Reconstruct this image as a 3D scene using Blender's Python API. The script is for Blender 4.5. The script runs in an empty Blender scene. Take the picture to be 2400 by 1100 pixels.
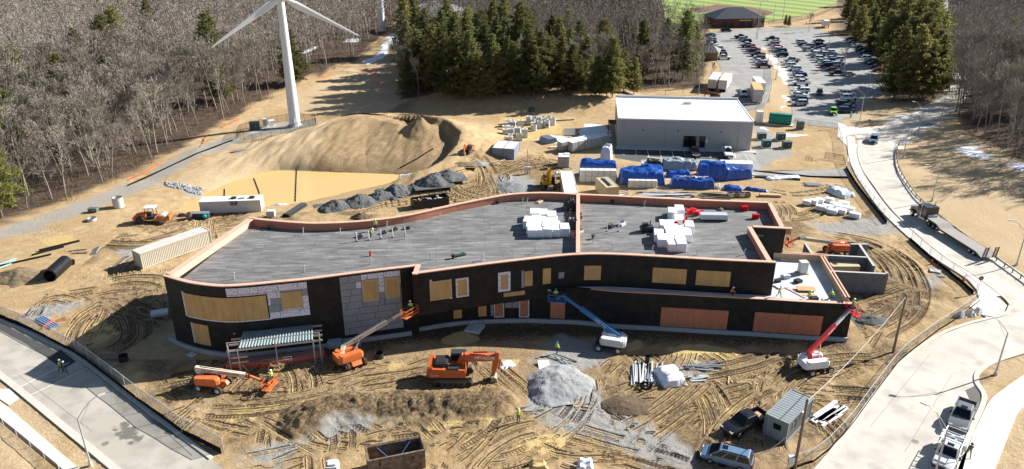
import bpy, bmesh, math, random
import numpy as np
from mathutils import Matrix, Vector
random.seed(7)
scn = bpy.context.scene
COL = scn.collection
RAD = math.radians
# ---------------------------------------------------------------- camera
CAMH = 51.7; PITCH = RAD(23.5); FPX = 1760.0       # focal length in pixels of the 2400 px wide photo
cam_d = bpy.data.cameras.new('camera'); cam = bpy.data.objects.new('camera', cam_d); COL.objects.link(cam)
cam.location = (0, 0, CAMH); cam.rotation_euler = (RAD(90) - PITCH, 0, 0)
cam_d.sensor_width = 36.0; cam_d.lens = 36.0 * FPX / 2400.0
cam_d.clip_start = 0.5; cam_d.clip_end = 6000
scn.camera = cam
# ---------------------------------------------------------------- light
SUN_EL = RAD(30.0); SUN_DIR = Vector((0.917, 0.399, 0)).normalized()      # towards the sun
wd = bpy.data.worlds.new('World'); scn.world = wd; wd.use_nodes = True
nt = wd.node_tree; bg = nt.nodes['Background']
sky = nt.nodes.new('ShaderNodeTexSky'); sky.sky_type = 'NISHITA'; sky.sun_disc = False
sky.sun_elevation = SUN_EL; sky.sun_rotation = math.atan2(SUN_DIR.x, SUN_DIR.y)
sky.air_density = 0.9; sky.dust_density = 0.5; sky.ozone_density = 1.0
nt.links.new(sky.outputs[0], bg.inputs[0]); bg.inputs[1].default_value = 0.055
sun_d = bpy.data.lights.new('sun', 'SUN'); sun_d.energy = 5.0; sun_d.angle = RAD(0.5); sun_d.color = (1.0, 0.97, 0.925)
sun = bpy.data.objects.new('sun', sun_d); COL.objects.link(sun)
sv = Vector((SUN_DIR.x * math.cos(SUN_EL), SUN_DIR.y * math.cos(SUN_EL), math.sin(SUN_EL)))
sun.rotation_euler = sv.to_track_quat('Z', 'Y').to_euler(); sun.location = sv * 200
scn.view_settings.view_transform = 'Standard'; scn.view_settings.look = 'None'
scn.view_settings.exposure = 1.08; scn.view_settings.gamma = 1.0
scn.view_settings.use_curve_mapping = False
scn.render.engine = 'CYCLES'; scn.cycles.use_denoising = True; scn.cycles.max_bounces = 5
scn.cycles.sample_clamp_indirect = 5.0
# ---------------------------------------------------------------- survey helpers: a photo point -> its place on level ground
_cp, _sp = math.cos(PITCH), math.sin(PITCH)
def ray(x, y):
    u = (x - 1200.0) / FPX; v = -(y - 550.0) / FPX
    return Vector((u, _cp + v * _sp, -_sp + v * _cp))
def G(x, y, z=0.0):
    d = ray(x, y); t = (z - CAMH) / d.z
    return Vector((d.x * t, d.y * t, z))
def AY(x, y, Y):
    d = ray(x, y); t = Y / d.y
    return Vector((d.x * t, Y, CAMH + d.z * t))
# ---------------------------------------------------------------- mesh builder
def vec(p): return Vector(p)
class MB:
    def __init__(s): s.v = []; s.f = []
    def add(s, vs, fs):
        o = len(s.v); s.v.extend([tuple(v) for v in vs]); s.f.extend([tuple(i + o for i in f) for f in fs]); return s
    def box(s, x0, x1, y0, y1, z0, z1, M=None):
        vs = [Vector(p) for p in ((x0,y0,z0),(x1,y0,z0),(x1,y1,z0),(x0,y1,z0),(x0,y0,z1),(x1,y0,z1),(x1,y1,z1),(x0,y1,z1))]
        if M is not None: vs = [M @ v for v in vs]
        return s.add(vs, [(0,3,2,1),(4,5,6,7),(0,1,5,4),(1,2,6,5),(2,3,7,6),(3,0,4,7)])
    def cbox(s, c, d, rz=0.0, base=False):
        M = Matrix.Translation(c) @ Matrix.Rotation(rz, 4, 'Z')
        z0 = 0 if base else -d[2] / 2
        return s.box(-d[0]/2, d[0]/2, -d[1]/2, d[1]/2, z0, z0 + d[2], M)
    def bar(s, p0, p1, w, h=None):
        h = h or w; p0 = Vector(p0); p1 = Vector(p1); d = p1 - p0
        if d.length < 1e-6: return s
        q = d.normalized(); up = Vector((0,0,1)) if abs(q.z) < 0.98 else Vector((1,0,0))
        r = q.cross(up).normalized() * (w/2); u = r.cross(q).normalized() * (h/2)
        vs = [p0-r-u, p0+r-u, p0+r+u, p0-r+u, p1-r-u, p1+r-u, p1+r+u, p1-r+u]
        return s.add(vs, [(0,3,2,1),(4,5,6,7),(0,1,5,4),(1,2,6,5),(2,3,7,6),(3,0,4,7)])
    def tube(s, p0, p1, r0, r1=None, n=8, caps=True, hollow=0):
        r1 = r0 if r1 is None else r1; p0 = Vector(p0); p1 = Vector(p1); d = p1 - p0
        if d.length < 1e-6: return s
        q = d.normalized(); up = Vector((0,0,1)) if abs(q.z) < 0.95 else Vector((1,0,0))
        a = q.cross(up).normalized(); b = q.cross(a)
        cs = [(math.cos(2*math.pi*i/n), math.sin(2*math.pi*i/n)) for i in range(n)]
        vs = [p0 + (a*c + b*k)*r0 for c, k in cs] + [p1 + (a*c + b*k)*r1 for c, k in cs]
        fs = [(i, (i+1)%n, n+(i+1)%n, n+i) for i in range(n)]
        if hollow:
            vs += [p0 + (a*c + b*k)*hollow for c, k in cs] + [p1 + (a*c + b*k)*hollow for c, k in cs]
            for i in range(n):
                j = (i+1) % n
                fs += [(2*n+i, 3*n+i, 3*n+j, 2*n+j), (i, 2*n+i, 2*n+j, j), (n+i, n+j, 3*n+j, 3*n+i)]
        elif caps: fs += [tuple(range(n))[::-1], tuple(range(n, 2*n))]
        return s.add(vs, fs)
    def path(s, pts, r, n=5):
        for a, b in zip(pts[:-1], pts[1:]): s.tube(a, b, r, r, n)
        return s
    def prism(s, poly, z0, z1):
        n = len(poly); A = sum(poly[i][0]*poly[(i+1)%n][1] - poly[(i+1)%n][0]*poly[i][1] for i in range(n))
        if A < 0: poly = list(poly)[::-1]
        vs = [(p[0], p[1], z0) for p in poly] + [(p[0], p[1], z1) for p in poly]
        fs = [tuple(range(n))[::-1], tuple(range(n, 2*n))] + [(i, (i+1)%n, n+(i+1)%n, n+i) for i in range(n)]
        return s.add(vs, fs)
    def side(s, poly, y0, y1, inset=0.0):
        """side profile polygon (x,z) pulled across y"""
        n = len(poly); A = sum(poly[i][0]*poly[(i+1)%n][1] - poly[(i+1)%n][0]*poly[i][1] for i in range(n))
        if A < 0: poly = list(poly)[::-1]
        vs = [(p[0], y0, p[1]) for p in poly] + [(p[0], y1, p[1]) for p in poly]
        fs = [tuple(range(n)), tuple(range(n, 2*n))[::-1]] + [((i+1)%n, i, n+i, n+(i+1)%n) for i in range(n)]
        return s.add(vs, fs)
    def loft(s, rings, caps=True, closed=True):
        n = len(rings[0]); o = []
        for r in rings: o += [tuple(p) for p in r]
        fs = []
        for k in range(len(rings)-1):
            for i in range(n if closed else n-1):
                j = (i+1) % n; fs.append((k*n+i, k*n+j, (k+1)*n+j, (k+1)*n+i))
        if caps: fs += [tuple(range(n))[::-1], tuple((len(rings)-1)*n + i for i in range(n))]
        return s.add(o, fs)
    def ball(s, c, r, n=8, m=5, sq=(1,1,1)):
        rings = []
        for k in range(m+1):
            t = math.pi * (k + .001) / (m + .002)
            rings.append([(c[0]+sq[0]*r*math.sin(t)*math.cos(2*math.pi*i/n), c[1]+sq[1]*r*math.sin(t)*math.sin(2*math.pi*i/n), c[2]-sq[2]*r*math.cos(t)) for i in range(n)])
        return s.loft(rings)
    def wheel(s, c, r, w, n=14, axis=(0,1,0)):
        a = Vector(axis).normalized() * (w/2); c = Vector(c)
        s.tube(c - a, c - a*.75, r*.9, r, n); s.tube(c - a*.75, c + a*.75, r, r, n); return s.tube(c + a*.75, c + a, r, r*.9, n)
    def xf(s, M, start=0):
        s.v[start:] = [tuple(M @ Vector(v)) for v in s.v[start:]]; return s
    def mesh(s, name, mat=None, smooth=False):
        me = bpy.data.meshes.new(name); me.from_pydata(s.v, [], s.f); me.update()
        if mat: me.materials.append(mat)
        if smooth:
            me.polygons.foreach_set('use_smooth', [True]*len(me.polygons))
            try: me.set_sharp_from_angle(angle=RAD(40))
            except Exception: pass
        return me
    def build(s, name, mat, parent=None, smooth=False, fix=True):
        me = s.mesh(name, mat, smooth)
        if fix:
            bm = bmesh.new(); bm.from_mesh(me); bmesh.ops.recalc_face_normals(bm, faces=bm.faces); bm.to_mesh(me); bm.free()
        return obj(name, me, parent)
def obj(name, me, parent=None, loc=None):
    o = bpy.data.objects.new(name, me); COL.objects.link(o)
    if parent: o.parent = parent
    if loc is not None: o.location = loc
    return o
def tag(o, label=None, cat=None, group=None, kind=None):
    if label: o['label'] = label
    if cat: o['category'] = cat
    if group: o['group'] = group
    if kind: o['kind'] = kind
    return o
def thing(name, label, cat, loc=(0,0,0), rz=0.0, group=None):
    o = bpy.data.objects.new(name, None); COL.objects.link(o); o.empty_display_size = 0.3
    o.location = loc; o.rotation_euler = (0, 0, rz)
    return tag(o, label, cat, group)
def one(name, mb, mat, label, cat, loc=(0,0,0), rz=0.0, group=None, smooth=False):
    o = mb.build(name, mat, None, smooth); o.location = loc; o.rotation_euler = (0,0,rz)
    return tag(o, label, cat, group)
def struct(name, mb, mat):
    o = mb.build(name, mat); o['kind'] = 'structure'; return o
def dup(root, loc, rz, label, group=None, mats=None, scale=None):
    """copy of a thing with its parts and sub-parts; mats: {material name: new material} put on the copies"""
    def cp(o, par):
        c = o.copy(); COL.objects.link(c); c.parent = par
        if mats and c.type == 'MESH':
            for sl in c.material_slots:
                m0 = o.data.materials[0].name if o.data.materials else ''
                if m0 in mats: sl.link = 'OBJECT'; sl.material = mats[m0]
        for ch in KIDS.get(o.name, ()): cp(ch, c)
        return c
    r = cp(root, None); r.location = loc; r.rotation_euler = (0,0,rz); r['label'] = label
    if group: r['group'] = group
    elif 'group' in r: del r['group']
    if scale: r.scale = scale
    return r
KIDS = {}
def index_kids(root):
    def go(o):
        KIDS[o.name] = list(o.children)
        for c in o.children: go(c)
    go(root)
def place(root, loc, rz=0.0):
    root.location = loc; root.rotation_euler = (0,0,rz); return root
def text_part(name, s, size, mat, parent, M, bold=0.0):
    cu = bpy.data.curves.new(name, 'FONT'); cu.body = s; cu.size = size; cu.align_x = 'CENTER'; cu.align_y = 'CENTER'; cu.offset = bold
    cu.resolution_u = 2
    t = bpy.data.objects.new(name + '_curve', cu); COL.objects.link(t)
    dg = bpy.context.evaluated_depsgraph_get(); me = bpy.data.meshes.new_from_object(t.evaluated_get(dg))
    bpy.data.objects.remove(t); me.name = name; me.transform(M); me.materials.clear(); me.materials.append(mat)
    return obj(name, me, parent)
def ordinal(n):
    w = ['first','second','third','fourth','fifth','sixth','seventh','eighth','ninth','tenth','eleventh','twelfth','thirteenth','fourteenth','fifteenth','sixteenth','seventeenth','eighteenth','nineteenth','twentieth']
    return w[n] if n < 20 else '%dth' % (n+1)
# ---------------------------------------------------------------- materials
MATS = {}
def mat(name, col, rough=0.8, var=0.12, scale=3.0, bump=0.0, bscale=20.0, metal=0.0, spec=0.3, coat=0.0, objvar=0.0, col2=None, stretch=None):
    if name in MATS: return MATS[name]
    m = bpy.data.materials.new(name); m.use_nodes = True; MATS[name] = m
    N = m.node_tree.nodes; L = m.node_tree.links; b = N['Principled BSDF']
    b.inputs['Roughness'].default_value = rough; b.inputs['Metallic'].default_value = metal
    b.inputs['Specular IOR Level'].default_value = spec
    if coat: b.inputs['Coat Weight'].default_value = coat
    tc = N.new('ShaderNodeTexCoord'); src = tc.outputs['Object']
    if stretch:
        mp = N.new('ShaderNodeMapping'); mp.inputs['Scale'].default_value = stretch; L.new(src, mp.inputs[0]); src = mp.outputs[0]
    c = N.new('ShaderNodeRGB'); c.outputs[0].default_value = (*col, 1)
    out = c.outputs[0]
    if var or col2:
        nz = N.new('ShaderNodeTexNoise'); nz.inputs['Scale'].default_value = scale; nz.inputs['Detail'].default_value = 6; nz.inputs['Roughness'].default_value = 0.65
        L.new(src, nz.inputs['Vector'])
        if col2:
            mx = N.new('ShaderNodeMix'); mx.data_type = 'RGBA'; mr = N.new('ShaderNodeMapRange'); mr.inputs[1].default_value = 0.4; mr.inputs[2].default_value = 0.62
            L.new(nz.outputs[0], mr.inputs[0]); L.new(mr.outputs[0], mx.inputs[0]); L.new(out, mx.inputs[6]); mx.inputs[7].default_value = (*col2, 1); out = mx.outputs[2]
        hs = N.new('ShaderNodeHueSaturation'); mr = N.new('ShaderNodeMapRange'); mr.inputs[1].default_value = 0.25; mr.inputs[2].default_value = 0.75
        mr.inputs[3].default_value = 1 - var; mr.inputs[4].default_value = 1 + var; L.new(nz.outputs[0], mr.inputs[0]); L.new(mr.outputs[0], hs.inputs['Value']); L.new(out, hs.inputs['Color']); out = hs.outputs[0]
    if objvar:
        oi = N.new('ShaderNodeObjectInfo'); hs = N.new('ShaderNodeHueSaturation'); mr = N.new('ShaderNodeMapRange')
        mr.inputs[3].default_value = 1 - objvar; mr.inputs[4].default_value = 1 + objvar
        L.new(oi.outputs['Random'], mr.inputs[0]); L.new(mr.outputs[0], hs.inputs['Value']); L.new(out, hs.inputs['Color'])
        mh = N.new('ShaderNodeMapRange'); mh.inputs[3].default_value = 0.5 - objvar*.05; mh.inputs[4].default_value = 0.5 + objvar*.05
        mm = N.new('ShaderNodeMath'); mm.operation = 'FRACT'; m2 = N.new('ShaderNodeMath'); m2.operation = 'MULTIPLY'; m2.inputs[1].default_value = 7.13
        L.new(oi.outputs['Random'], m2.inputs[0]); L.new(m2.outputs[0], mm.inputs[0]); L.new(mm.outputs[0], mh.inputs[0]); L.new(mh.outputs[0], hs.inputs['Hue'])
        out = hs.outputs[0]
    L.new(out, b.inputs['Base Color'])
    if bump:
        nb = N.new('ShaderNodeTexNoise'); nb.inputs['Scale'].default_value = bscale; nb.inputs['Detail'].default_value = 5; L.new(src, nb.inputs['Vector'])
        bp = N.new('ShaderNodeBump'); bp.inputs['Strength'].default_value = min(1, bump); bp.inputs['Distance'].default_value = 0.05 * max(1, bump); L.new(nb.outputs[0], bp.inputs['Height']); L.new(bp.outputs[0], b.inputs['Normal'])
    return m
M_black = mat('black_membrane', (0.011, 0.0105, 0.0105), 0.62, 0.35, .9, 0.35, 2.5, col2=(0.018,0.016,0.015))
M_redwood = mat('red_treated_plywood', (0.46, 0.185, 0.115), 0.75, 0.16, 1.5, 0.1, 12)
M_coping = mat('coping_plywood', (0.66, 0.40, 0.285), 0.7, 0.14, 1.2, 0.1, 12)
M_ply = mat('plywood', (0.52, 0.32, 0.135), 0.75, 0.22, 1.3, 0.1, 10, stretch=(1, 1, .35))
M_studs = mat('pale_lumber', (0.55, 0.40, 0.24), 0.8, 0.15, 4)
M_conc = mat('concrete', (0.50, 0.49, 0.46), 0.85, 0.12, 1.5, 0.15, 14)
M_concw = mat('pale_concrete', (0.60, 0.57, 0.51), 0.85, 0.08, 0.6, 0.1, 10)
M_found = mat('foundation_concrete', (0.36, 0.38, 0.40), 0.85, 0.15, 1.5, 0.15, 10)
M_cmu = mat('concrete_block', (0.20, 0.20, 0.205), 0.9, 0.25, 2.0, 0.3, 8)
M_white = mat('white_paint', (0.78, 0.78, 0.76), 0.5, 0.05, 2)
M_wrap = mat('white_wrap', (0.80, 0.81, 0.83), 0.35, 0.06, 5, 0.3, 6)
M_steel = mat('galvanised_steel', (0.45, 0.48, 0.50), 0.4, 0.12, 5, metal=0.6)
M_galv = mat('light_steel', (0.55, 0.58, 0.60), 0.45, 0.08, 5, metal=0.3)
M_dark = mat('dark_metal', (0.03, 0.03, 0.033), 0.5, 0.2, 5)
M_black_pl = mat('black_plastic', (0.012, 0.012, 0.013), 0.4, 0.15, 5, spec=0.5)
M_silt = mat('silt_fabric', (0.016,0.016,0.016), .95, .2, 4, spec=.05)
M_rubber = mat('tyre_rubber', (0.022, 0.020, 0.018), 0.9, 0.3, 6, col2=(0.10, 0.08, 0.055))
M_rubber_c = mat('road_tyre', (0.015, 0.015, 0.016), 0.9, 0.2, 6)
M_rim = mat('wheel_rim', (0.45, 0.45, 0.46), 0.35, 0.1, 5, metal=0.7)
M_glass = mat('dark_glass', (0.008, 0.011, 0.014), 0.09, 0.0, spec=0.4)
M_orange = mat('orange_machine_paint', (0.70, 0.150, 0.028), 0.5, 0.2, 2.5, spec=0.4, col2=(0.56,0.165,0.062))
M_orange2 = mat('excavator_orange', (0.60, 0.110, 0.024), 0.5, 0.22, 2.5, spec=0.4, col2=(0.47,0.125,0.05))
M_cream = mat('cream_boom_paint', (0.66, 0.60, 0.47), 0.5, 0.08, 2)
M_blue = mat('blue_machine_paint', (0.02, 0.15, 0.40), 0.48, 0.2, 2.5, spec=0.4, col2=(0.05,0.16,0.34))
M_lgrey = mat('light_grey_paint', (0.56, 0.57, 0.57), 0.5, 0.08, 2)
M_redm = mat('red_machine_paint', (0.48, 0.018, 0.025), 0.42, 0.1, 2, spec=0.45)
M_yellow = mat('yellow_machine_paint', (0.75, 0.40, 0.012), 0.42, 0.08, 2)
M_track = mat('crawler_track', (0.15, 0.12, 0.085), 0.9, 0.3, 5, 0.3, 10)
M_soil = mat('soil', (0.235, 0.175, 0.105), 0.95, 0.3, 1.2, 1.2, 4, spec=0.1, col2=(0.17, 0.125, 0.08))
M_soild = mat('dark_soil', (0.15, 0.112, 0.072), 0.95, 0.35, 1.3, 1.6, 4, spec=0.1, col2=(0.10, 0.075, 0.05))
M_gravel = mat('grey_gravel', (0.30, 0.305, 0.30), 0.95, 0.3, 5, 1.2, 9, spec=0.1)
M_graveld = mat('dark_gravel', (0.115, 0.12, 0.115), 0.95, 0.4, 4, 1.4, 7, spec=0.1)
M_alum = mat('aluminium', (0.62, 0.63, 0.64), 0.35, 0.08, 4, metal=0.7)
M_pole = mat('lamp_post_metal', (0.42, 0.43, 0.43), 0.45, 0.06, 4, metal=0.3)
M_wood = mat('weathered_wood', (0.22, 0.165, 0.115), 0.85, 0.2, 4)
M_pvc = mat('white_pvc', (0.75, 0.76, 0.78), 0.35, 0.04, 3)
M_red = mat('red_plastic', (0.62, 0.010, 0.010), 0.4, 0.08, 4)
M_cone = mat('orange_plastic', (0.80, 0.13, 0.03), 0.5, 0.08, 4)
M_tarp = mat('blue_tarp', (0.018, 0.085, 0.37), 0.30, 0.25, 1.2, 1.6, 1.8, spec=0.6)
M_tarpg = mat('grey_tarp', (0.30, 0.35, 0.36), 0.4, 0.2, 1.2, 0.9, 2.5)
M_tarpb = mat('black_tarp', (0.035, 0.030, 0.030), 0.4, 0.3, 1.5, 0.8, 3)
M_green = mat('green_cabinet', (0.035, 0.065, 0.055), 0.55, 0.08, 2)
M_teal = mat('teal_paint', (0.012, 0.21, 0.155), 0.5, 0.08, 2)
M_tan = mat('tan_paint', (0.52, 0.44, 0.27), 0.55, 0.06, 2)
M_rust = mat('rusty_steel', (0.16, 0.085, 0.05), 0.85, 0.3, 1.5, 0.2, 8, col2=(0.20, 0.17, 0.14))
M_snow = mat('snow', (0.82, 0.84, 0.88), 0.7, 0.05, 1, 0.4, 3)
M_sign = mat('letter_white', (0.8, 0.8, 0.78), 0.5, 0)
M_dkred = mat('letter_dark_red', (0.16, 0.03, 0.03), 0.5, 0)
M_ltblue = mat('letter_blue', (0.02, 0.07, 0.16), 0.5, 0)
M_lamp = mat('lamp_glass', (0.6, 0.62, 0.62), 0.2, 0)
# ================================================================ terrain
def gpoly(pts, z=0.0): return [tuple(G(x, y, z)[:2]) for x, y in pts]
def seg_d(X, Y, a, b):
    ax, ay = a; bx, by = b; dx, dy = bx-ax, by-ay; L2 = dx*dx + dy*dy + 1e-9
    t = np.clip(((X-ax)*dx + (Y-ay)*dy) / L2, 0, 1)
    return np.hypot(X-ax-t*dx, Y-ay-t*dy), t
def line_d(X, Y, pts, R=1e9):
    D = np.full(X.shape, 1e3)
    for a, b in zip(pts[:-1], pts[1:]):
        m = (X > min(a[0], b[0])-R) & (X < max(a[0], b[0])+R) & (Y > min(a[1], b[1])-R) & (Y < max(a[1], b[1])+R)
        if m.any(): d, _ = seg_d(X[m], Y[m], a, b); D[m] = np.minimum(D[m], d)
    return D
def inside(X, Y, poly):
    c = np.zeros(X.shape, bool); n = len(poly)
    for i in range(n):
        x0, y0 = poly[i]; x1, y1 = poly[(i+1) % n]
        if y0 == y1: continue
        c ^= ((Y < y0) != (Y < y1)) & (X < (x1-x0)*(Y-y0)/(y1-y0) + x0)
    return c
def sdf(X, Y, poly, R=12.0):
    """negative inside"""
    D = np.full(X.shape, float(R)); P = np.array(poly)
    m = (X > P[:,0].min()-R) & (X < P[:,0].max()+R) & (Y > P[:,1].min()-R) & (Y < P[:,1].max()+R)
    if not m.any(): return D
    x, y = X[m], Y[m]; d = line_d(x, y, list(poly) + [poly[0]]); d[inside(x, y, poly)] *= -1
    D[m] = np.minimum(d, R); return D
def sstep(a, b, x): t = np.clip((x-a)/(b-a), 0, 1); return t*t*(3-2*t)
_rng = np.random.RandomState(5)
_TAB = _rng.rand(256, 256)
def vnoise(X, Y, s, ox=0.0):
    x = X/s + 31.7 + ox; y = Y/s + 17.3 + ox*1.7
    xi = np.floor(x).astype(int); yi = np.floor(y).astype(int); fx = x-xi; fy = y-yi
    fx = fx*fx*(3-2*fx); fy = fy*fy*(3-2*fy); T = _TAB
    a = T[xi%256, yi%256]; b = T[(xi+1)%256, yi%256]; c = T[xi%256, (yi+1)%256]; d = T[(xi+1)%256, (yi+1)%256]
    return (a*(1-fx)+b*fx)*(1-fy) + (c*(1-fx)+d*fx)*fy - 0.5
def fbm(X, Y, s, n=3, ox=0.0): return sum(vnoise(X, Y, s/2**k, ox+k*3.1)/1.7**k for k in range(n))
def smooth_line(pts, k=8):
    P = [np.array(p, float) for p in pts]; P = [2*P[0]-P[1]] + P + [2*P[-1]-P[-2]]; out = []
    for i in range(1, len(P)-2):
        for j in range(k):
            t = j/k; a, b, c, d = P[i-1:i+3]
            out.append(tuple(.5*((2*b) + (c-a)*t + (2*a-5*b+4*c-d)*t*t + (3*b-a-3*c+d)*t**3)))
    return out + [tuple(P[-2])]
POND_Z = -1.1
POND = smooth_line(gpoly([(420,492),(448,474),(515,438),(588,412),(655,400),(727,402),(800,405),(860,407),(945,411),(930,423),(890,434),(843,443),(800,454),(760,463),(693,475),(640,482),(560,494),(480,502),(420,492)], POND_Z), 3)[:-1]
RIDGE = [tuple(G(x,y,z)[:2])+(z,) for x,y,z in ((560,352,.6),(610,340,1.8),(690,322,3.4),(745,303,4.2),(815,284,4.6),(870,275,4.6),(940,292,4.0),(990,303,3.4))]
RIDGE = [tuple(p) for p in smooth_line(RIDGE, 4)]
RAVINE = gpoly([(1000,303),(1045,315),(1080,335),(1070,360),(1040,382),(1005,400)], 1.5)
RAV_L = RAVINE + [(-90.0,120.0),(-90.0,215.0)]
MOUND = smooth_line(gpoly([(735,965),(800,950),(880,945),(980,942),(1070,942),(1150,935)], .8), 5)
MAIN_PAD = [(-50,80),(-20,80),(46,82),(48,100),(42,112),(0,116),(-40,106)]
ROAD_L = gpoly([(-120,700),(0,752),(120,802),(190,838),(300,925),(430,1022),(560,1130),(330,1150),(251,1096),(55,933),(0,890),(-150,800)])
ROAD_R = gpoly([(2074,291),(2020,331),(2009,356),(2020,396),(2047,436),(2083,485),(2133,537),(2198,593),(2280,645),(2345,694),(2366,716),(2360,738),(2311,751),(2264,763),(2191,792),(2104,860),(2045,930),(1978,1021),(1900,1115),(1860,1160),(2225,1160),(2242,1096),(2267,1016),(2296,955),(2303,925),(2285,896),(2285,872),(2329,845),(2400,822),(2520,790),(2520,725),(2400,649),(2313,590),(2231,531),(2162,475),(2133,446),(2103,400),(2096,371),(2098,345),(2118,320),(2173,287),(2249,256),(2264,228),(2252,180),(2228,130),(2222,60),(2222,-40),(2203,-40),(2203,60),(2212,130),(2222,180),(2208,228),(2150,256)])
PAVES = [([(-60,905),(0,950),(18,962),(175,1100),(215,1145)],1.5),([(-60,905),(0,925),(40,935)],1.6),([(1985,320),(1988,360),(2000,400),(2030,440),(2070,492),(2120,540),(2188,598),(2265,648),(2330,696)],2.2),([(2300,670),(2335,715)],2.6),([(2430,880),(2400,895),(2364,930),(2340,960),(2290,1055),(2275,1100),(2255,1160)],2.4),([(1975,300),(2030,312),(2000,350)],2.6)]
LOT = gpoly([(1648,78),(1700,70),(1900,62),(1985,95),(2050,140),(2085,185),(2070,215),(2040,235),(2008,262),(2006,283),(1960,300),(1880,292),(1852,284),(1857,262),(1854,240),(1849,200),(1833,153),(1803,117),(1780,108),(1800,140),(1809,165),(1806,200),(1795,252),(1750,262),(1700,262),(1688,235),(1690,160),(1672,130)])
def terrain(X, Y):
    shp = X.shape; X = np.asarray(X, float).ravel(); Y = np.asarray(Y, float).ravel()
    Z = 0.25*fbm(X, Y, 22, 3) * sstep(20, 60, np.hypot(X, Y-150))*0 + np.zeros_like(X)
    # soft relief on unpaved ground
    Z += 0.22*fbm(X, Y, 9, 3)
    flat = np.minimum(np.minimum(sdf(X, Y, ROAD_L), sdf(X, Y, ROAD_R)), np.minimum(sdf(X, Y, LOT), sdf(X, Y, MAIN_PAD)))
    for pl, w_ in PAVES: flat = np.minimum(flat, line_d(X, Y, gpoly(pl), 6)-w_)
    # spoil mound at the pond
    near = (X > -110) & (X < 20) & (Y > 115) & (Y < 225)
    if near.any():
        x, y = X[near], Y[near]; best = line_d(x, y, [p[:2] for p in RIDGE]); wn = np.zeros_like(x); wh = np.zeros_like(x)
        for p in RIDGE: w_ = 1/(((x-p[0])**2 + (y-p[1])**2) + 14)**1.6; wn += w_; wh += w_*p[2]
        zz = wh/wn * np.clip(1 - best/23, 0, 1)**1.1
        zz += (0.42*fbm(x*1.0 - y*.35, y*.55, 4.0, 2)) * sstep(0.4, 2.2, zz)
        d = line_d(x, y, RAVINE); left = inside(x, y, RAV_L)
        zz += np.where(left, -0.5*np.exp(-(d/6)**2) + 2.5*np.exp(-(d/1.5)**2), 2.3*np.exp(-(d/8)**2))
        c = G(992, 318, 2.0); rr = np.hypot(x-c.x, (y-c.y)*.8); zz += np.maximum(0, 2.6*(1-rr/5.0)) * (1+.3*fbm(x, y, 2, 3))
        s = sdf(x, y, POND, 30.0); so = np.maximum(s, 0)
        zz += (.34*fbm(x*1.3 - y*.3, y*.45, 2.4, 2))*sstep(.2, 1.5, zz)
        zz = np.where(s > 0, zz - (1.15 + np.maximum(zz, 0)*np.exp(-so/2.5))*np.exp(-so/4.5), -1.30 + .25*s)
        Z[near] += zz
    d = line_d(X, Y, MOUND, 8); Z += np.maximum(0, 1.45*(1-(d/3.9)**1.15)) * (1 + .5*fbm(X*.6, Y, 4.5, 2)) * (d < 3.9) + .36*fbm(X, Y, .8, 3)*(1-sstep(2.0, 4.2, d))
    # a bank under the middle wood, and the ground rising below the left wood
    Z += 2.5*sstep(196, 212, Y - 0.25*np.abs(X-20)) * (1-sstep(26, 42, X)) * sstep(-34, -20, X)
    Z += 3.0*sstep(0, 40, (-X - 62)*.64 + (Y-165)*.55 - 20) * (X < -20)
    k = sstep(0.2, 1.8, flat); Z = Z*k - 0.06*(1-k)
    return Z.reshape(shp)
def gz(x, y): return float(terrain(np.array([float(x)]), np.array([float(y)]))[0])
def GT(x, y, it=6):
    z = 0.0
    for _ in range(it):
        p = G(x, y, z); z = 0.5*z + 0.5*gz(p.x, p.y)
    p = G(x, y, z); p.z = gz(p.x, p.y); return p
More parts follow.
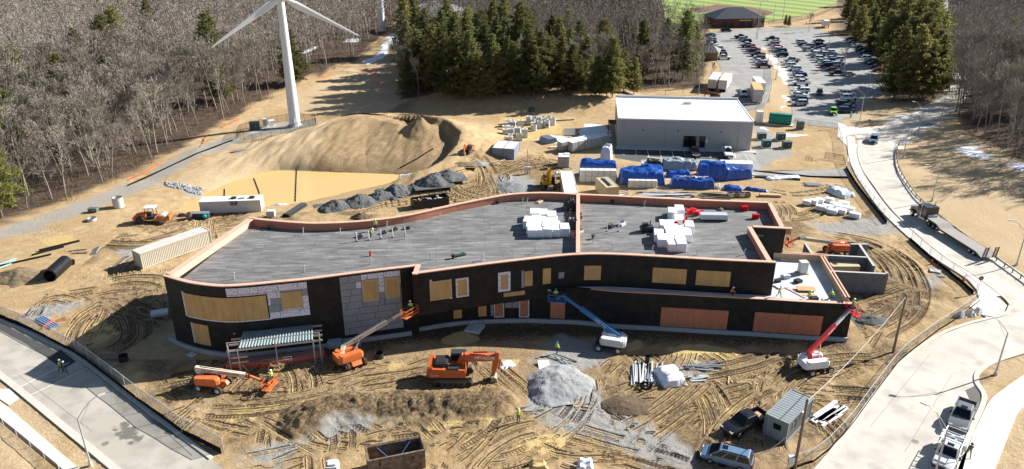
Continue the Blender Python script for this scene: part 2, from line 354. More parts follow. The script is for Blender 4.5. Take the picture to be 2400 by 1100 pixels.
# ---- wheel tracks (photo points); gauge 0 = single rut
TRK = [
 # left yard
 ([(150,700),(210,690),(280,690),(350,700),(400,720)],1.9),([(40,690),(120,705),(200,690),(300,672),(385,668)],1.9),([(70,745),(90,715),(130,700),(170,712)],1.7),
 ([(185,780),(210,740),(260,710),(300,670),(330,650)],2.0),([(190,820),(200,770),(235,730),(290,720),(380,740)],2.0),([(230,800),(260,745),(270,700),(255,670)],1.8),
 ([(280,690),(310,720),(340,770),(390,780)],2.0),([(250,690),(300,740),(310,790),(260,830)],2.0),([(215,700),(260,690),(330,690),(390,690)],1.8),
 ([(0,560),(120,540),(220,530),(330,520),(420,535),(500,520)],2.2),([(0,590),(130,570),(250,560),(330,550)],2.2),([(330,545),(400,520),(470,512),(560,520)],1.9),([(370,540),(420,545),(440,570)],1.7),
 # front of the canopy, left
 ([(380,930),(450,930),(540,945),(640,970),(760,985),(900,990)],2.2),([(390,900),(470,940),(560,980),(640,1010),(720,1040)],2.2),([(420,960),(520,930),(620,900),(720,880),(830,862),(960,845)],2.2),
 ([(440,900),(560,905),(700,915),(800,900),(900,860),(1000,820)],2.2),([(500,1000),(560,950),(600,910),(610,880)],2.0),([(480,985),(540,975),(620,930),(700,930)],2.0),([(540,1010),(600,960),(650,930),(700,880)],2.0),
 ([(560,930),(600,960),(640,1000),(650,1050)],2.0),([(640,905),(660,950),(700,1000),(760,1020)],2.0),([(600,860),(700,865),(830,870),(950,830),(1050,790)],2.2),([(620,890),(760,890),(860,880),(960,870)],1.9),
 ([(390,880),(430,915),(480,930),(520,960)],1.8),([(450,925),(470,960),(520,990),(600,1015)],2.0),
 ([(860,830),(940,810),(1040,790),(1150,790)],2.2),([(900,880),(960,840),(1060,810),(1180,800)],2.2),([(1040,800),(1060,780),(1090,775)],1.8),([(1060,815),(1085,790),(1090,770)],1.8),
 # foreground
 ([(560,1090),(700,1060),(800,1030),(900,1010),(1040,1010),(1200,1005),(1300,1010)],2.2),([(640,1100),(760,1050),(860,1020),(1000,1030),(1150,1030),(1260,1025),(1330,1005)],2.3),
 ([(900,1000),(1000,1000),(1100,1020),(1220,1040),(1330,1030),(1400,1000)],2.2),([(980,1045),(1100,1040),(1250,1040),(1400,1060),(1520,1090)],2.3),([(1000,1030),(1150,1025),(1300,1030),(1420,1040),(1540,1070)],2.0),
 ([(1080,1110),(1130,1080),(1190,1050),(1270,1020),(1320,1000)],1.9),([(1150,1110),(1200,1080),(1260,1050),(1330,1030)],2.2),([(1090,1060),(1110,1090),(1120,1120)],1.8),([(1120,1045),(1160,1080),(1230,1110)],2.0),([(1270,1025),(1340,1050),(1420,1055),(1500,1050)],2.2),([(1300,1000),(1400,1035),(1500,1060),(1620,1100)],2.2),
 # right front
 ([(1400,940),(1500,985),(1600,985),(1700,960),(1800,930),(1900,890),(2000,850)],2.3),([(1420,970),(1520,1000),(1620,960),(1720,920),(1850,880),(1960,850)],2.2),([(1500,985),(1560,950),(1640,920),(1760,890),(1880,840)],2.0),
 ([(1540,1000),(1600,970),(1700,915),(1800,910),(1920,880),(2030,800)],2.2),([(1430,940),(1480,975),(1560,975),(1640,940)],2.2),([(1450,920),(1480,950),(1560,960)],1.9),([(1600,1000),(1680,940),(1780,900),(1900,865)],2.0),
 ([(1650,800),(1750,820),(1850,835),(1950,830),(2050,780)],2.2),([(1620,830),(1720,835),(1820,845),(1880,845)],1.9),([(1960,870),(2000,830),(2050,770),(2080,720)],2.0),([(1880,870),(1950,880),(2010,860)],1.9),
 ([(1400,850),(1430,880),(1440,920)],1.7),([(1410,890),(1440,860),(1470,840)],1.7),
 # arc round the block enclosure
 ([(1930,560),(2010,570),(2070,595),(2115,630),(2140,680),(2120,730),(2050,765),(1990,790)],2.0),([(1950,550),(2030,565),(2085,590),(2130,625),(2155,680),(2135,740),(2060,790)],2.2),([(1990,565),(2060,600),(2100,650),(2110,700),(2070,740),(2000,745)],2.0),([(2000,700),(2060,705),(2110,715),(2150,700)],2.0),([(2000,725),(2060,725),(2110,730)],2.0),([(1980,560),(2050,580),(2105,620),(2130,670),(2130,720)],1.8),
 ([(1830,490),(1850,510),(1900,500),(1930,480)],1.8),([(1820,470),(1840,490),(1835,515)],1.6),([(1800,445),(1860,455),(1930,450),(1990,440)],1.9),
 # middle arc between pond and trailers
 ([(880,470),(960,460),(1060,450),(1130,430),(1170,400),(1200,385),(1270,380)],2.2),([(900,485),(1000,470),(1090,455),(1150,430),(1190,400),(1250,390),(1300,385)],2.0),([(1080,460),(1140,445),(1180,420),(1160,400),(1120,395)],2.0),([(1070,440),(1130,420),(1180,400),(1240,375),(1280,345),(1290,310)],2.0),([(1100,470),(1130,440),(1130,410),(1100,380)],1.8),([(1140,455),(1160,430),(1150,400),(1110,370)],1.9),([(1010,480),(1100,465),(1170,450)],1.8),
 ([(820,480),(900,460),(1000,440),(1080,410),(1130,390)],1.9),([(1260,445),(1290,430),(1310,420),(1330,440)],1.6),([(1250,370),(1300,380),(1330,400)],1.8),([(1220,350),(1250,345),(1280,340)],1.7),
 ([(820,500),(900,480),(980,470)],2.0),([(1890,310),(1910,340),(1900,380)],1.8),
]
TRK = [(smooth_line([tuple(G(x,y)[:2]) for x,y in p], 6), g) for p, g in TRK]
_r = random.Random(3)
def _wander(cx, cy, n, ln, turn):          # more passes of the same machines over a trodden spot
    for _ in range(n):
        a = _r.uniform(0, 6.3); x = cx[0]+_r.uniform(-1,1)*cx[1]; y = cy[0]+_r.uniform(-1,1)*cy[1]; p = []
        da = _r.uniform(-turn, turn)
        for k in range(9): p.append((x, y)); x += math.cos(a)*ln/8; y += math.sin(a)*ln/8; a += da/8
        TRK.append((p, _r.choice((1.7,2.0,2.3))))
_wander((-52,5),(97,6),12,11,2.0); _wander((-28,9),(72,4),24,16,1.6); _wander((-3,8),(64.5,3.0),13,12,1.5); _wander((26,9),(76,4),20,17,1.3); _wander((-4,6),(131,6),12,14,1.6); _wander((-10,8),(81,2.2),10,12,1.0)
_wander((36,6),(117,5),8,10,1.8); _wander((48,3),(92,8),6,10,1.5); _wander((-58,8),(118,5),8,14,1.2)
_base = list(TRK); TRK = []
for p, g in _base:
    TRK.append((p, g, _r.random() < .38))
    for _ in range(_r.choice((1,2,2))):
        P = np.array(p); T = np.gradient(P, axis=0); T /= np.linalg.norm(T, axis=1)[:,None]+1e-9; Nn = np.stack([-T[:,1], T[:,0]], 1); o0, o1 = _r.uniform(-1.3,1.3), _r.uniform(-1.3,1.3); k = np.linspace(0,1,len(P))[:,None]; a = _r.randrange(0, max(1,len(P)//3)); b_ = len(P)-_r.randrange(0, max(1,len(P)//3))
        if b_-a > 3: TRK.append(([tuple(q) for q in (P+Nn*(o0*(1-k)+o1*k))[a:b_]], g, _r.random() < .25))
xs = np.concatenate([-68 - np.cumsum(np.geomspace(.3, 60, 46))[::-1], np.arange(-68, 68, .2), 68 + np.cumsum(np.geomspace(.3, 60, 46))])
ys = np.concatenate([52 - np.cumsum(np.geomspace(.3, 20, 10))[::-1], np.arange(52, 128, .2), np.arange(128, 200, .5), 200 + np.cumsum(np.geomspace(.6, 120, 60))])
GX, GY = np.meshgrid(xs, ys); gx, gy = GX.ravel(), GY.ravel()
gzv = terrain(gx, gy)
A = {k: np.zeros(gx.shape) for k in ('gravel','grass','forest','wet','dark','snow','pave','rs','rw','rl')}
roadm = np.minimum(np.minimum(sdf(gx, gy, ROAD_L), sdf(gx, gy, ROAD_R)), sdf(gx, gy, LOT)) > 0.3
for pl, w_ in PAVES: roadm &= line_d(gx, gy, gpoly(pl), 6)-w_ > 0
ok = roadm & (gx > -68) & (gx < 68) & (gy > 52) & (gy < 165) & (sdf(gx, gy, POND) > 1) & ~inside(gx, gy, MAIN_PAD) & (line_d(gx, gy, MOUND, 6) > 3.0)
dz = np.zeros(gx.shape); dk = np.zeros(gx.shape); RD = np.full(gx.shape, 2.0)
gi = np.nonzero(ok)[0]; sx, sy = gx[gi], gy[gi]
for pts, gauge, lugged in TRK:
    P = np.array(pts); T = np.gradient(P, axis=0); T /= np.linalg.norm(T, axis=1)[:,None] + 1e-9; Nn = np.stack([-T[:,1], T[:,0]], 1)
    wgt = _r.uniform(.6, 1.15)
    for sgn in (-1, 1):
        Q = P + Nn*sgn*gauge/2; s0 = 0.0
        m = (sx > Q[:,0].min()-1) & (sx < Q[:,0].max()+1) & (sy > Q[:,1].min()-1) & (sy < Q[:,1].max()+1)
        ii = np.nonzero(m)[0]
        if not len(ii): continue
        x, y = sx[ii], sy[ii]; D = np.full(x.shape, 9.); S = np.zeros(x.shape)
        for a, b in zip(Q[:-1], Q[1:]):
            L = float(np.hypot(*(b-a))); mm = (x > min(a[0],b[0])-1) & (x < max(a[0],b[0])+1) & (y > min(a[1],b[1])-1) & (y < max(a[1],b[1])+1)
            if mm.any():
                d, t = seg_d(x[mm], y[mm], a, b); k = d < D[mm]; jj = np.nonzero(mm)[0][k]; D[jj] = d[k]; S[jj] = s0 + t[k]*L
            s0 += L
        fade = np.clip(np.minimum(S, s0-S)/1.5, 0, 1) * (0.55 + 0.9*np.clip(vnoise(x, y, 3.0, gauge*9)+.4, 0, 1)) * wgt
        rut = np.exp(-(D/.30)**4); sh = np.exp(-((D-.52)/.17)**2)
        J = gi[ii]; sel = (D < .60) | ((D < .8) & (RD[J] > D)); Js = J[sel]; d_ = D[sel]; f_ = fade[sel]
        RD[Js] = d_; A['rs'][Js] = S[sel]; A['rw'][Js] = f_; A['rl'][Js] = 1.0 if lugged else 0.0
        dz[Js] = f_*(-0.13*np.exp(-(d_/.32)**4) + 0.12*np.exp(-((d_-.52)/.16)**2)); dk[J] = np.maximum(dk[J], .35*fade*sh)
dz = np.clip(dz, -.22, .20); gzv += dz
fine = ok & (gy < 130); gzv[fine] += 0.08*fbm(gx[fine], gy[fine], 1.1, 2) + 0.07*vnoise(gx[fine], gy[fine], .42)
_WOB = 1.6*fbm(gx, gy, 3.0, 3, 2.0) + .35*vnoise(gx, gy, .6, 4)
def mask(key, px, soft=1.5, amt=1.0, z=0.0, wob=1.2, world=None):
    poly = world or gpoly(px, z); s = sdf(gx, gy, poly, 14) + wob*_WOB
    A[key] = np.maximum(A[key], amt*(1 - sstep(-soft, soft, s)))
A['dark'] = 0.9*dk; A['rd'] = RD
# moist, freshly turned soil, and shade painted into the ground colour where noted
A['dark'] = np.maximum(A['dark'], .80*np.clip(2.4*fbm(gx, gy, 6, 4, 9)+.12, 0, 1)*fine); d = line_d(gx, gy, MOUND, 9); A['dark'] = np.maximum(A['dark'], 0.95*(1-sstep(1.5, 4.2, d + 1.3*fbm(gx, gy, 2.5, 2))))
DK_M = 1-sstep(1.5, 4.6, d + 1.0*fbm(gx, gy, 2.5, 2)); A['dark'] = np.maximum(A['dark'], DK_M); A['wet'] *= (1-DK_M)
mask('dark', [(560,905),(700,890),(850,865),(1000,830),(1200,860),(1200,960),(900,985),(700,985)], 3, .55)
mask('dark', [(380,900),(560,890),(1000,800),(1300,800),(1900,830),(2050,760),(2000,880),(1700,960),(1400,1000),(1000,1040),(620,1040),(450,960)], 4, .52)
mask('dark', [(180,780),(220,700),(300,655),(395,670),(400,760),(300,800)], 3, .65)
mask('dark', [(1960,560),(2060,575),(2150,640),(2160,700),(2110,770),(2000,790),(2080,700),(2040,620)], 3, .6)
mask('dark', [(880,480),(1080,440),(1150,400),(1080,380),(1240,370),(1340,390),(1320,450),(1150,470)], 3, .6)
mask('dark', [(1395,900),(1450,895),(1520,960),(1640,950),(1600,990),(1480,985),(1400,960)], 2, .8)
mask('dark', [(380,735),(700,850),(1000,790),(1500,800),(1980,815),(1980,770),(1400,745),(1000,760),(600,800)], 3, 1.6)  # wet soil by the facade, darkened further to paint in the building's shadow
mask('dark', [(1070,455),(1130,430),(1160,400),(1250,385),(1330,400),(1330,450),(1200,440)], 3, .40)
mask('dark', [(860,175),(960,120),(985,215),(960,262),(760,285),(730,240)], 3, .6, 0)  # shadow of the middle wood on the slope, painted into the ground colour
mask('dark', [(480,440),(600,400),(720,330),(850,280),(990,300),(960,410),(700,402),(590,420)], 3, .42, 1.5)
mask('dark', [(935,300),(1010,290),(1085,335),(1065,372),(1000,405),(940,410)], 2, .6, 1)  # dark soil of the pile, plus the cut's shadow painted into the colour
mask('dark', [(2050,600),(2110,625),(2150,680),(2120,740),(2050,770),(2080,720),(2095,680),(2080,640)], 2, .7)
# standing yellow silt water / wet silt
for p in ([(960,985),(1090,975),(1180,985),(1090,1010),(960,1005)],[(1440,800),(1500,795),(1500,812),(1450,820)],[(700,940),(780,930),(760,960),(700,970)],[(520,960),(580,940),(640,960),(560,985)],[(1560,815),(1640,800),(1740,830),(1700,850),(1600,840)],
          [(860,850),(960,845),(940,865),(850,870)],[(210,760),(250,745),(270,780),(225,800)],[(1170,275),(1210,270),(1310,290),(1330,310),(1250,330),(1180,330)],[(1050,800),(1090,770),(1110,790),(1070,815)],[(1230,1030),(1330,1020),(1310,1045),(1200,1060)],[(100,560),(160,545),(190,560),(120,585)]):
    mask('wet', p, 1.2, .85)
A['wet'] = np.maximum(A['wet'], 0.75*np.clip(vnoise(gx, gy, 1.7, 7)*vnoise(gx, gy, 6, 3)*9-.55, 0, 1)*((gy < 130) & ok))
# gravel
for p, a in (([(545,320),(400,377),(318,423),(227,455),(60,514),(-60,548),(-60,585),(60,552),(182,508),(318,452),(386,424),(455,385),(600,338)], .66),
          ([(580,1060),(700,1020),(820,990),(940,980),(900,1000),(780,1030),(700,1060),(690,1100),(560,1100)], .9),
          ([(1245,900),(1330,870),(1400,900),(1420,950),(1560,1010),(1650,1070),(1660,1130),(1560,1100),(1420,1040),(1300,1000),(1230,960)], 1.0),
          ([(1260,790),(1400,790),(1450,810),(1420,860),(1320,880),(1260,850)], .8),([(50,750),(70,725),(140,705),(195,712),(150,735),(90,755)], 1.0),
          ([(1150,440),(1160,415),(1210,405),(1250,420),(1240,445),(1190,455)], 1.0),([(1765,290),(1800,300),(1840,350),(1860,365),(1770,395),(1760,350)], .9),([(1440,330),(1420,380),(1430,410),(1350,430),(1330,400),(1400,350)], .45),
          ([(1560,860),(1640,830),(1690,860),(1650,890),(1580,895)], .7),([(2150,650),(2200,640),(2220,665),(2170,690)], .8),([(600,305),(690,283),(745,285),(735,305),(620,335),(570,330)], .9),
          ([(270,590),(330,570),(340,600),(290,620)], .8),([(1000,345),(1080,380),(1010,405)], .0),([(1900,520),(2060,505),(2130,540),(2060,560),(1900,545)], .7)):
    mask('gravel', p, 1.8, a)
# riprap apron below the path
mask('gravel', [(385,433),(430,427),(478,447),(470,458),(430,450)], 1.0, 1.0)
# dry tan grass
for p in ([(2110,330),(2140,300),(2230,280),(2300,330),(2420,390),(2420,650),(2320,585),(2230,520),(2160,465),(2112,400)],[(-60,955),(18,958),(185,1105),(240,1105),(52,937),(0,895),(-60,850)],[(-60,1000),(0,985),(150,1110),(-60,1130)],
          [(2295,900),(2330,852),(2420,830),(2420,870),(2350,900),(2310,930)],[(2325,1110),(2365,980),(2376,955),(2420,920),(2420,1120)],[(1800,252),(1812,170),(1800,120),(1832,155),(1850,205),(1855,265)],
          [(540,352),(640,325),(700,318),(800,300),(720,400),(600,420),(450,440),(400,430),(480,390)],[(300,425),(460,330),(640,250),(840,165),(960,130),(985,225),(900,265),(740,270),(640,250),(480,335)],[(2008,262),(2080,235),(2150,245),(2070,290),(2010,300)]):
    mask('grass', p, 1.5, .9)
mask('pave', [(1440,344),(1755,348),(1780,400),(1985,395),(1985,412),(1770,408),(1560,390),(1440,372)], .5, 1, wob=.1)
# woodland floor
WOOD_L = [(-700,560),(0,520),(90,497),(230,440),(330,396),(430,350),(470,318),(540,278),(640,228),(740,190),(850,152),(935,60),(935,-60),(-700,-60)]
WOOD_C = [(945,232),(1100,236),(1300,228),(1440,215),(1640,205),(1655,140),(1625,60),(1560,20),(1540,-60),(940,-60),(935,140)]
WOOD_R = [(2215,190),(2240,262),(2290,325),(2400,378),(2800,510),(2900,-60),(2225,-60)]
PINES_R = [(1965,95),(2030,135),(2075,170),(2085,240),(2160,240),(2215,220),(2210,130),(2200,-60),(1960,-60)]
for p, a in ((WOOD_L,1),(WOOD_C,1),(WOOD_R,1),(PINES_R,.9)): mask('forest', p, 3.0, a, wob=2)
# snow lying in the shade and along verges
for p, a in (([(850,162),(880,148),(905,118),(918,122),(905,150),(870,164)],1),([(905,100),(950,105),(960,112),(915,118)],1),([(1778,108),(1790,112),(1815,135),(1840,165),(1850,190),(1845,203),(1836,190),(1822,160)],1),([(1838,222),(1850,232),(1842,245),(1835,238)],1),([(1820,245),(1830,250),(1842,250),(1838,258),(1825,255)],1),
          ([(2078,282),(2150,262),(2205,242),(2212,232),(2200,252),(2130,272),(2085,290)],1),([(2100,345),(2130,310),(2180,285),(2245,262),(2250,268),(2190,296),(2140,322),(2108,352)],1),([(2240,340),(2290,352),(2350,372),(2420,395),(2420,404),(2340,385),(2270,360)],1),([(2225,150),(2245,165),(2270,240),(2262,240),(2240,180)],1),
          ([(1265,328),(1290,318),(1330,322),(1345,330),(1290,338)],1),([(1355,310),(1370,290),(1425,292),(1435,330),(1360,345)],1),([(1785,300),(1815,310),(1890,318),(1840,322)],1),([(1975,120),(2020,140),(2062,172),(2050,172),(2000,140)],.8),([(1870,75),(1900,78),(1890,84)],.8),([(1945,185),(1970,178),(1985,190),(1950,192)],.8),([(1040,385),(1050,395),(1000,410),(985,400)],.0),([(2280,330),(2300,345),(2290,350)],.5),([(700,140),(740,128),(745,136),(705,150)],.8),([(810,112),(850,108),(840,120),(812,120)],.8)):
    mask('snow', p, .8, a, wob=.9)
A['snow'] *= (gz_s := 1.0); gzv += 0.10*A['snow']*(A['snow'] > .5)
_GZ = gzv.reshape(GX.shape)
import bisect as _bi
_xl, _yl = xs.tolist(), ys.tolist()
def gz(x, y):
    i = min(max(_bi.bisect_right(_xl, x)-1, 0), len(_xl)-2); j = min(max(_bi.bisect_right(_yl, y)-1, 0), len(_yl)-2)
    u = (x-_xl[i])/(_xl[i+1]-_xl[i]); v = (y-_yl[j])/(_yl[j+1]-_yl[j]); u = min(max(u,0),1); v = min(max(v,0),1)
    return float((_GZ[j,i]*(1-u)+_GZ[j,i+1]*u)*(1-v) + (_GZ[j+1,i]*(1-u)+_GZ[j+1,i+1]*u)*v)
A['wet'] *= (1-DK_M); A['rw'] *= (1-.7*DK_M)
me = bpy.data.meshes.new('ground'); nx, ny = len(xs), len(ys); nv = nx*ny
me.vertices.add(nv); me.vertices.foreach_set('co', np.stack([gx, gy, gzv], 1).ravel())
i = np.arange(nv).reshape(ny, nx); q = np.stack([i[:-1,:-1], i[:-1,1:], i[1:,1:], i[1:,:-1]], -1).reshape(-1, 4)
me.loops.add(q.size); me.loops.foreach_set('vertex_index', q.ravel()); me.polygons.add(len(q)); me.polygons.foreach_set('loop_start', np.arange(0, q.size, 4)); me.polygons.foreach_set('loop_total', np.full(len(q), 4))
me.polygons.foreach_set('use_smooth', np.ones(len(q), bool)); me.update(calc_edges=True)
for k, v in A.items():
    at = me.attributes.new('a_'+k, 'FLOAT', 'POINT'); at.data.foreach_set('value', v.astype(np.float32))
def ground_material():
    m = bpy.data.materials.new('site_ground'); m.use_nodes = True; N = m.node_tree.nodes; L = m.node_tree.links; b = N['Principled BSDF']
    b.inputs['Specular IOR Level'].default_value = 0.12
    geo = N.new('ShaderNodeNewGeometry')
    def noise(s, det=5, r=.6):
        n = N.new('ShaderNodeTexNoise'); n.inputs['Scale'].default_value = s; n.inputs['Detail'].default_value = det; n.inputs['Roughness'].default_value = r; L.new(geo.outputs['Position'], n.inputs['Vector']); return n.outputs[0]
    def rng(src, a, c, lo=0.0, hi=1.0):
        r = N.new('ShaderNodeMapRange'); r.inputs[1].default_value = a; r.inputs[2].default_value = c; r.inputs[3].default_value = lo; r.inputs[4].default_value = hi; L.new(src, r.inputs[0]); return r.outputs[0]
    def mixc(f, a, c):
        x = N.new('ShaderNodeMix'); x.data_type = 'RGBA'; L.new(f, x.inputs[0])
        for k, s in ((6, a), (7, c)):
            if isinstance(s, tuple): x.inputs[k].default_value = (*s, 1)
            else: L.new(s, x.inputs[k])
        return x.outputs[2]
    def math_(op, a, c):
        x = N.new('ShaderNodeMath'); x.operation = op
        for k, s in ((0, a), (1, c)):
            if isinstance(s, (int, float)): x.inputs[k].default_value = s
            else: L.new(s, x.inputs[k])
        return x.outputs[0]
    n1, n2, n3, n4 = noise(.12), noise(.7), noise(3.5, 4), noise(14, 3, .7)
    def att(k, soft=.22):
        a = N.new('ShaderNodeAttribute'); a.attribute_name = 'a_'+k
        w = math_('ADD', a.outputs['Fac'], math_('MULTIPLY', math_('SUBTRACT', n3, .5), .9)); return rng(math_('MULTIPLY', w, 1.0), .5-soft, .5+soft), a.outputs['Fac']
    soil = mixc(rng(n1, .35, .65), (0.43, 0.295, 0.150), (0.53, 0.39, 0.225))
    soil = mixc(rng(n2, .38, .68), soil, (0.37, 0.255, 0.128))
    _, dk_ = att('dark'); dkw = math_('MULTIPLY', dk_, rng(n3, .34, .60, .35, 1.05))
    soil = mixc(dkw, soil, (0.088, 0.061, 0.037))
    wt, _ = att('wet', .12); soil = mixc(wt, soil, (0.56, 0.405, 0.175))
    gr, _ = att('gravel'); gcol = mixc(rng(n4, .35, .65), (0.20, 0.195, 0.18), (0.41, 0.39, 0.355)); soil = mixc(gr, soil, gcol)
    def raw(k): a = N.new('ShaderNodeAttribute'); a.attribute_name = 'a_'+k; return a.outputs['Fac']
    rw, rs, rd, rl = raw('rw'), raw('rs'), raw('rd'), raw('rl')
    def band(src, a, c, e=.03): return math_('MULTIPLY', rng(src, a-e, a+e), rng(src, c-e, c+e, 1, 0))
    rdn = math_('ADD', rd, math_('MULTIPLY', math_('SUBTRACT', n3, .5), .10)); wk = rng(math_('MULTIPLY', rw, rng(n2, .34, .58, .5, 1.5)), .20, .52)
    lines = math_('MAXIMUM', band(rdn, .25, .39), math_('MULTIPLY', band(rdn, .06, .12, .02), .75))
    lug = math_('MULTIPLY', math_('MULTIPLY', rng(math_('SINE', math_('MULTIPLY', rs, 2*math.pi/.40), 0.0), -.05, .4), rng(rd, .24, .30, 1, 0)), rl)
    lgm = math_('MULTIPLY', math_('MAXIMUM', lines, lug), wk)
    silt = math_('MULTIPLY', math_('MULTIPLY', rng(rdn, .20, .26, 1, 0), math_('SUBTRACT', 1.0, rl)), math_('MULTIPLY', rng(n2, .46, .56), wk)); soil = mixc(math_('MULTIPLY', silt, .8), soil, (0.55, 0.395, 0.175))
    soil = mixc(math_('MULTIPLY', lgm, .9), soil, (0.080, 0.055, 0.031))
    gs, _ = att('grass'); gcol = mixc(rng(n3, .32, .66), (0.43, 0.30, 0.165), (0.56, 0.43, 0.27)); gcol = mixc(rng(n1, .4, .7), gcol, (0.45, 0.34, 0.20)); soil = mixc(gs, soil, gcol)
    fo, _ = att('forest', .3); fcol = mixc(rng(n2, .35, .65), (0.060, 0.042, 0.030), (0.125, 0.088, 0.060)); soil = mixc(fo, soil, fcol)
    pv, _ = att('pave', .1); pcol = mixc(rng(n3, .3, .7), (0.10, 0.10, 0.098), (0.14, 0.138, 0.13)); soil = mixc(pv, soil, pcol)
    sn, _ = att('snow', .15); soil = mixc(sn, soil, (0.80, 0.82, 0.87))
    hs = N.new('ShaderNodeHueSaturation'); L.new(soil, hs.inputs['Color']); L.new(rng(n4, .25, .75, .86, 1.14), hs.inputs['Value'])
    L.new(hs.outputs[0], b.inputs['Base Color'])
    L.new(rng(wt, 0, 1, .95, .55), b.inputs['Roughness'])
    bp = N.new('ShaderNodeBump'); bp.inputs['Strength'].default_value = .75; bp.inputs['Distance'].default_value = .16; L.new(math_('SUBTRACT', math_('ADD', n3, math_('MULTIPLY', n4, .5)), math_('MULTIPLY', lgm, .8)), bp.inputs['Height']); L.new(bp.outputs[0], b.inputs['Normal'])
    return m
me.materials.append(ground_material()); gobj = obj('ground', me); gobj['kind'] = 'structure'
# ---------------------------------------------------------------- water
mw = bpy.data.materials.new('silty_water'); mw.use_nodes = True; b = mw.node_tree.nodes['Principled BSDF']; b.inputs['Base Color'].default_value = (0.60, 0.415, 0.165, 1); b.inputs['Roughness'].default_value = .22; b.inputs['Specular IOR Level'].default_value = .22
_n = mw.node_tree.nodes; nz_ = _n.new('ShaderNodeTexNoise'); nz_.inputs['Scale'].default_value = 3; bp_ = _n.new('ShaderNodeBump'); bp_.inputs['Strength'].default_value = .06; mw.node_tree.links.new(nz_.outputs[0], bp_.inputs['Height']); mw.node_tree.links.new(bp_.outputs[0], b.inputs['Normal'])
mb = MB(); cx = sum(p[0] for p in POND)/len(POND); cy = sum(p[1] for p in POND)/len(POND)
pw = [(cx+(p[0]-cx)*1.06, cy+(p[1]-cy)*1.10) for p in smooth_line(POND + [POND[0]], 3)[:-1]]
mb.add([(p[0], p[1], POND_Z) for p in pw], [tuple(range(len(pw)))[::-1]]); o = struct('pond_water', mb, mw)
if o.data.polygons[0].normal.z < 0: o.data.flip_normals()
for i, pts in enumerate(([(695,398),(694,420),(693,445),(692,474)],[(595,419),(600,432),(606,448),(608,455)],[(526,444),(526,455),(525,464)])):
    P = [G(x,y,POND_Z) for x,y in pts]; mbx = MB()
    for a, c in zip(P[:-1], P[1:]):
        for k in range(4): q0, q1 = a.lerp(c,k/4)-P[0], a.lerp(c,(k+.8)/4)-P[0]; mbx.tube(q0+Vector((0,0,.03)), q1+Vector((.05*(k%2),0,.03)), .12, .09, 6)
    o_ = mbx.build('silt_curtain', M_silt); o_.location = P[0]; tag(o_, 'dark floating silt curtain across the pond, %s of three' % ('right','middle','left')[i], 'silt curtain', kind='stuff')
# ---------------------------------------------------------------- roads, kerbs, pavements
def road_material(name, c1, c2, c3, stains=()):
    m = bpy.data.materials.new(name); m.use_nodes = True; N = m.node_tree.nodes; L = m.node_tree.links; b = N['Principled BSDF']; b.inputs['Roughness'].default_value = .85; b.inputs['Specular IOR Level'].default_value = .2
    geo = N.new('ShaderNodeNewGeometry')
    def nz(s, d=5):
        n = N.new('ShaderNodeTexNoise'); n.inputs['Scale'].default_value = s; n.inputs['Detail'].default_value = d; L.new(geo.outputs['Position'], n.inputs['Vector']); return n.outputs[0]
    def mx(f, a, c, lo, hi):
        r = N.new('ShaderNodeMapRange'); r.inputs[1].default_value = lo; r.inputs[2].default_value = hi; L.new(f, r.inputs[0])
        x = N.new('ShaderNodeMix'); x.data_type = 'RGBA'; L.new(r.outputs[0], x.inputs[0])
        for k, s in ((6, a), (7, c)):
            if isinstance(s, tuple): x.inputs[k].default_value = (*s, 1)
            else: L.new(s, x.inputs[k])
        return x.outputs[2]
    col = mx(nz(.13), c1, c2, .38, .62); col = mx(nz(.35, 9), col, c3, .47, .66); col = mx(nz(.21, 9), col, tuple(v*.62 for v in c1), .62, .76)
    for px, rx, ry, rz in stains:      # dark damp spots with their own outline
        c = G(*px); sb = N.new('ShaderNodeVectorMath'); sb.operation = 'SUBTRACT'; L.new(geo.outputs['Position'], sb.inputs[0]); sb.inputs[1].default_value = (c.x, c.y, 0); mp = N.new('ShaderNodeMapping'); mp.vector_type = 'POINT'; mp.inputs['Rotation'].default_value = (0,0,-rz); L.new(sb.outputs[0], mp.inputs[0]); m2 = N.new('ShaderNodeMapping'); m2.inputs['Scale'].default_value = (1/rx,1/ry,0); L.new(mp.outputs[0], m2.inputs[0]); ln = N.new('ShaderNodeVectorMath'); ln.operation = 'LENGTH'; L.new(m2.outputs[0], ln.inputs[0]); ad = N.new('ShaderNodeMath'); ad.operation = 'MULTIPLY_ADD'; L.new(nz(.9, 4), ad.inputs[0]); ad.inputs[1].default_value = 2.6; L.new(ln.outputs['Value'], ad.inputs[2]); col = mx(ad.outputs[0], tuple(v*.5 for v in c3), col, 2.0, 2.3)
    hs = N.new('ShaderNodeHueSaturation'); r = N.new('ShaderNodeMapRange'); r.inputs[3].default_value = .85; r.inputs[4].default_value = 1.15; L.new(nz(9), r.inputs[0]); L.new(r.outputs[0], hs.inputs['Value']); L.new(col, hs.inputs['Color']); L.new(hs.outputs[0], b.inputs['Base Color'])
    bp = N.new('ShaderNodeBump'); bp.inputs['Strength'].default_value = .25; bp.inputs['Distance'].default_value = .02; L.new(nz(25), bp.inputs['Height']); L.new(bp.outputs[0], b.inputs['Normal'])
    return m
M_roadL = road_material('dusty_road', (0.41,0.375,0.31), (0.46,0.425,0.36), (0.33,0.305,0.255), [((300,1015),2.6,.9,-.72),((395,1003),2.6,.7,-.75)])
M_roadR = road_material('pale_road', (0.52,0.475,0.40), (0.57,0.53,0.46), (0.44,0.405,0.345))
M_lot = road_material('grey_asphalt', (0.29,0.285,0.265), (0.345,0.335,0.31), (0.245,0.24,0.225))
M_patch = mat('dark_asphalt', (0.13, 0.125, 0.115), .9, .15, .8, .2, 20)
M_fresh = mat('fresh_asphalt', (0.055, 0.055, 0.055), .9, .15, 1, .2, 20)
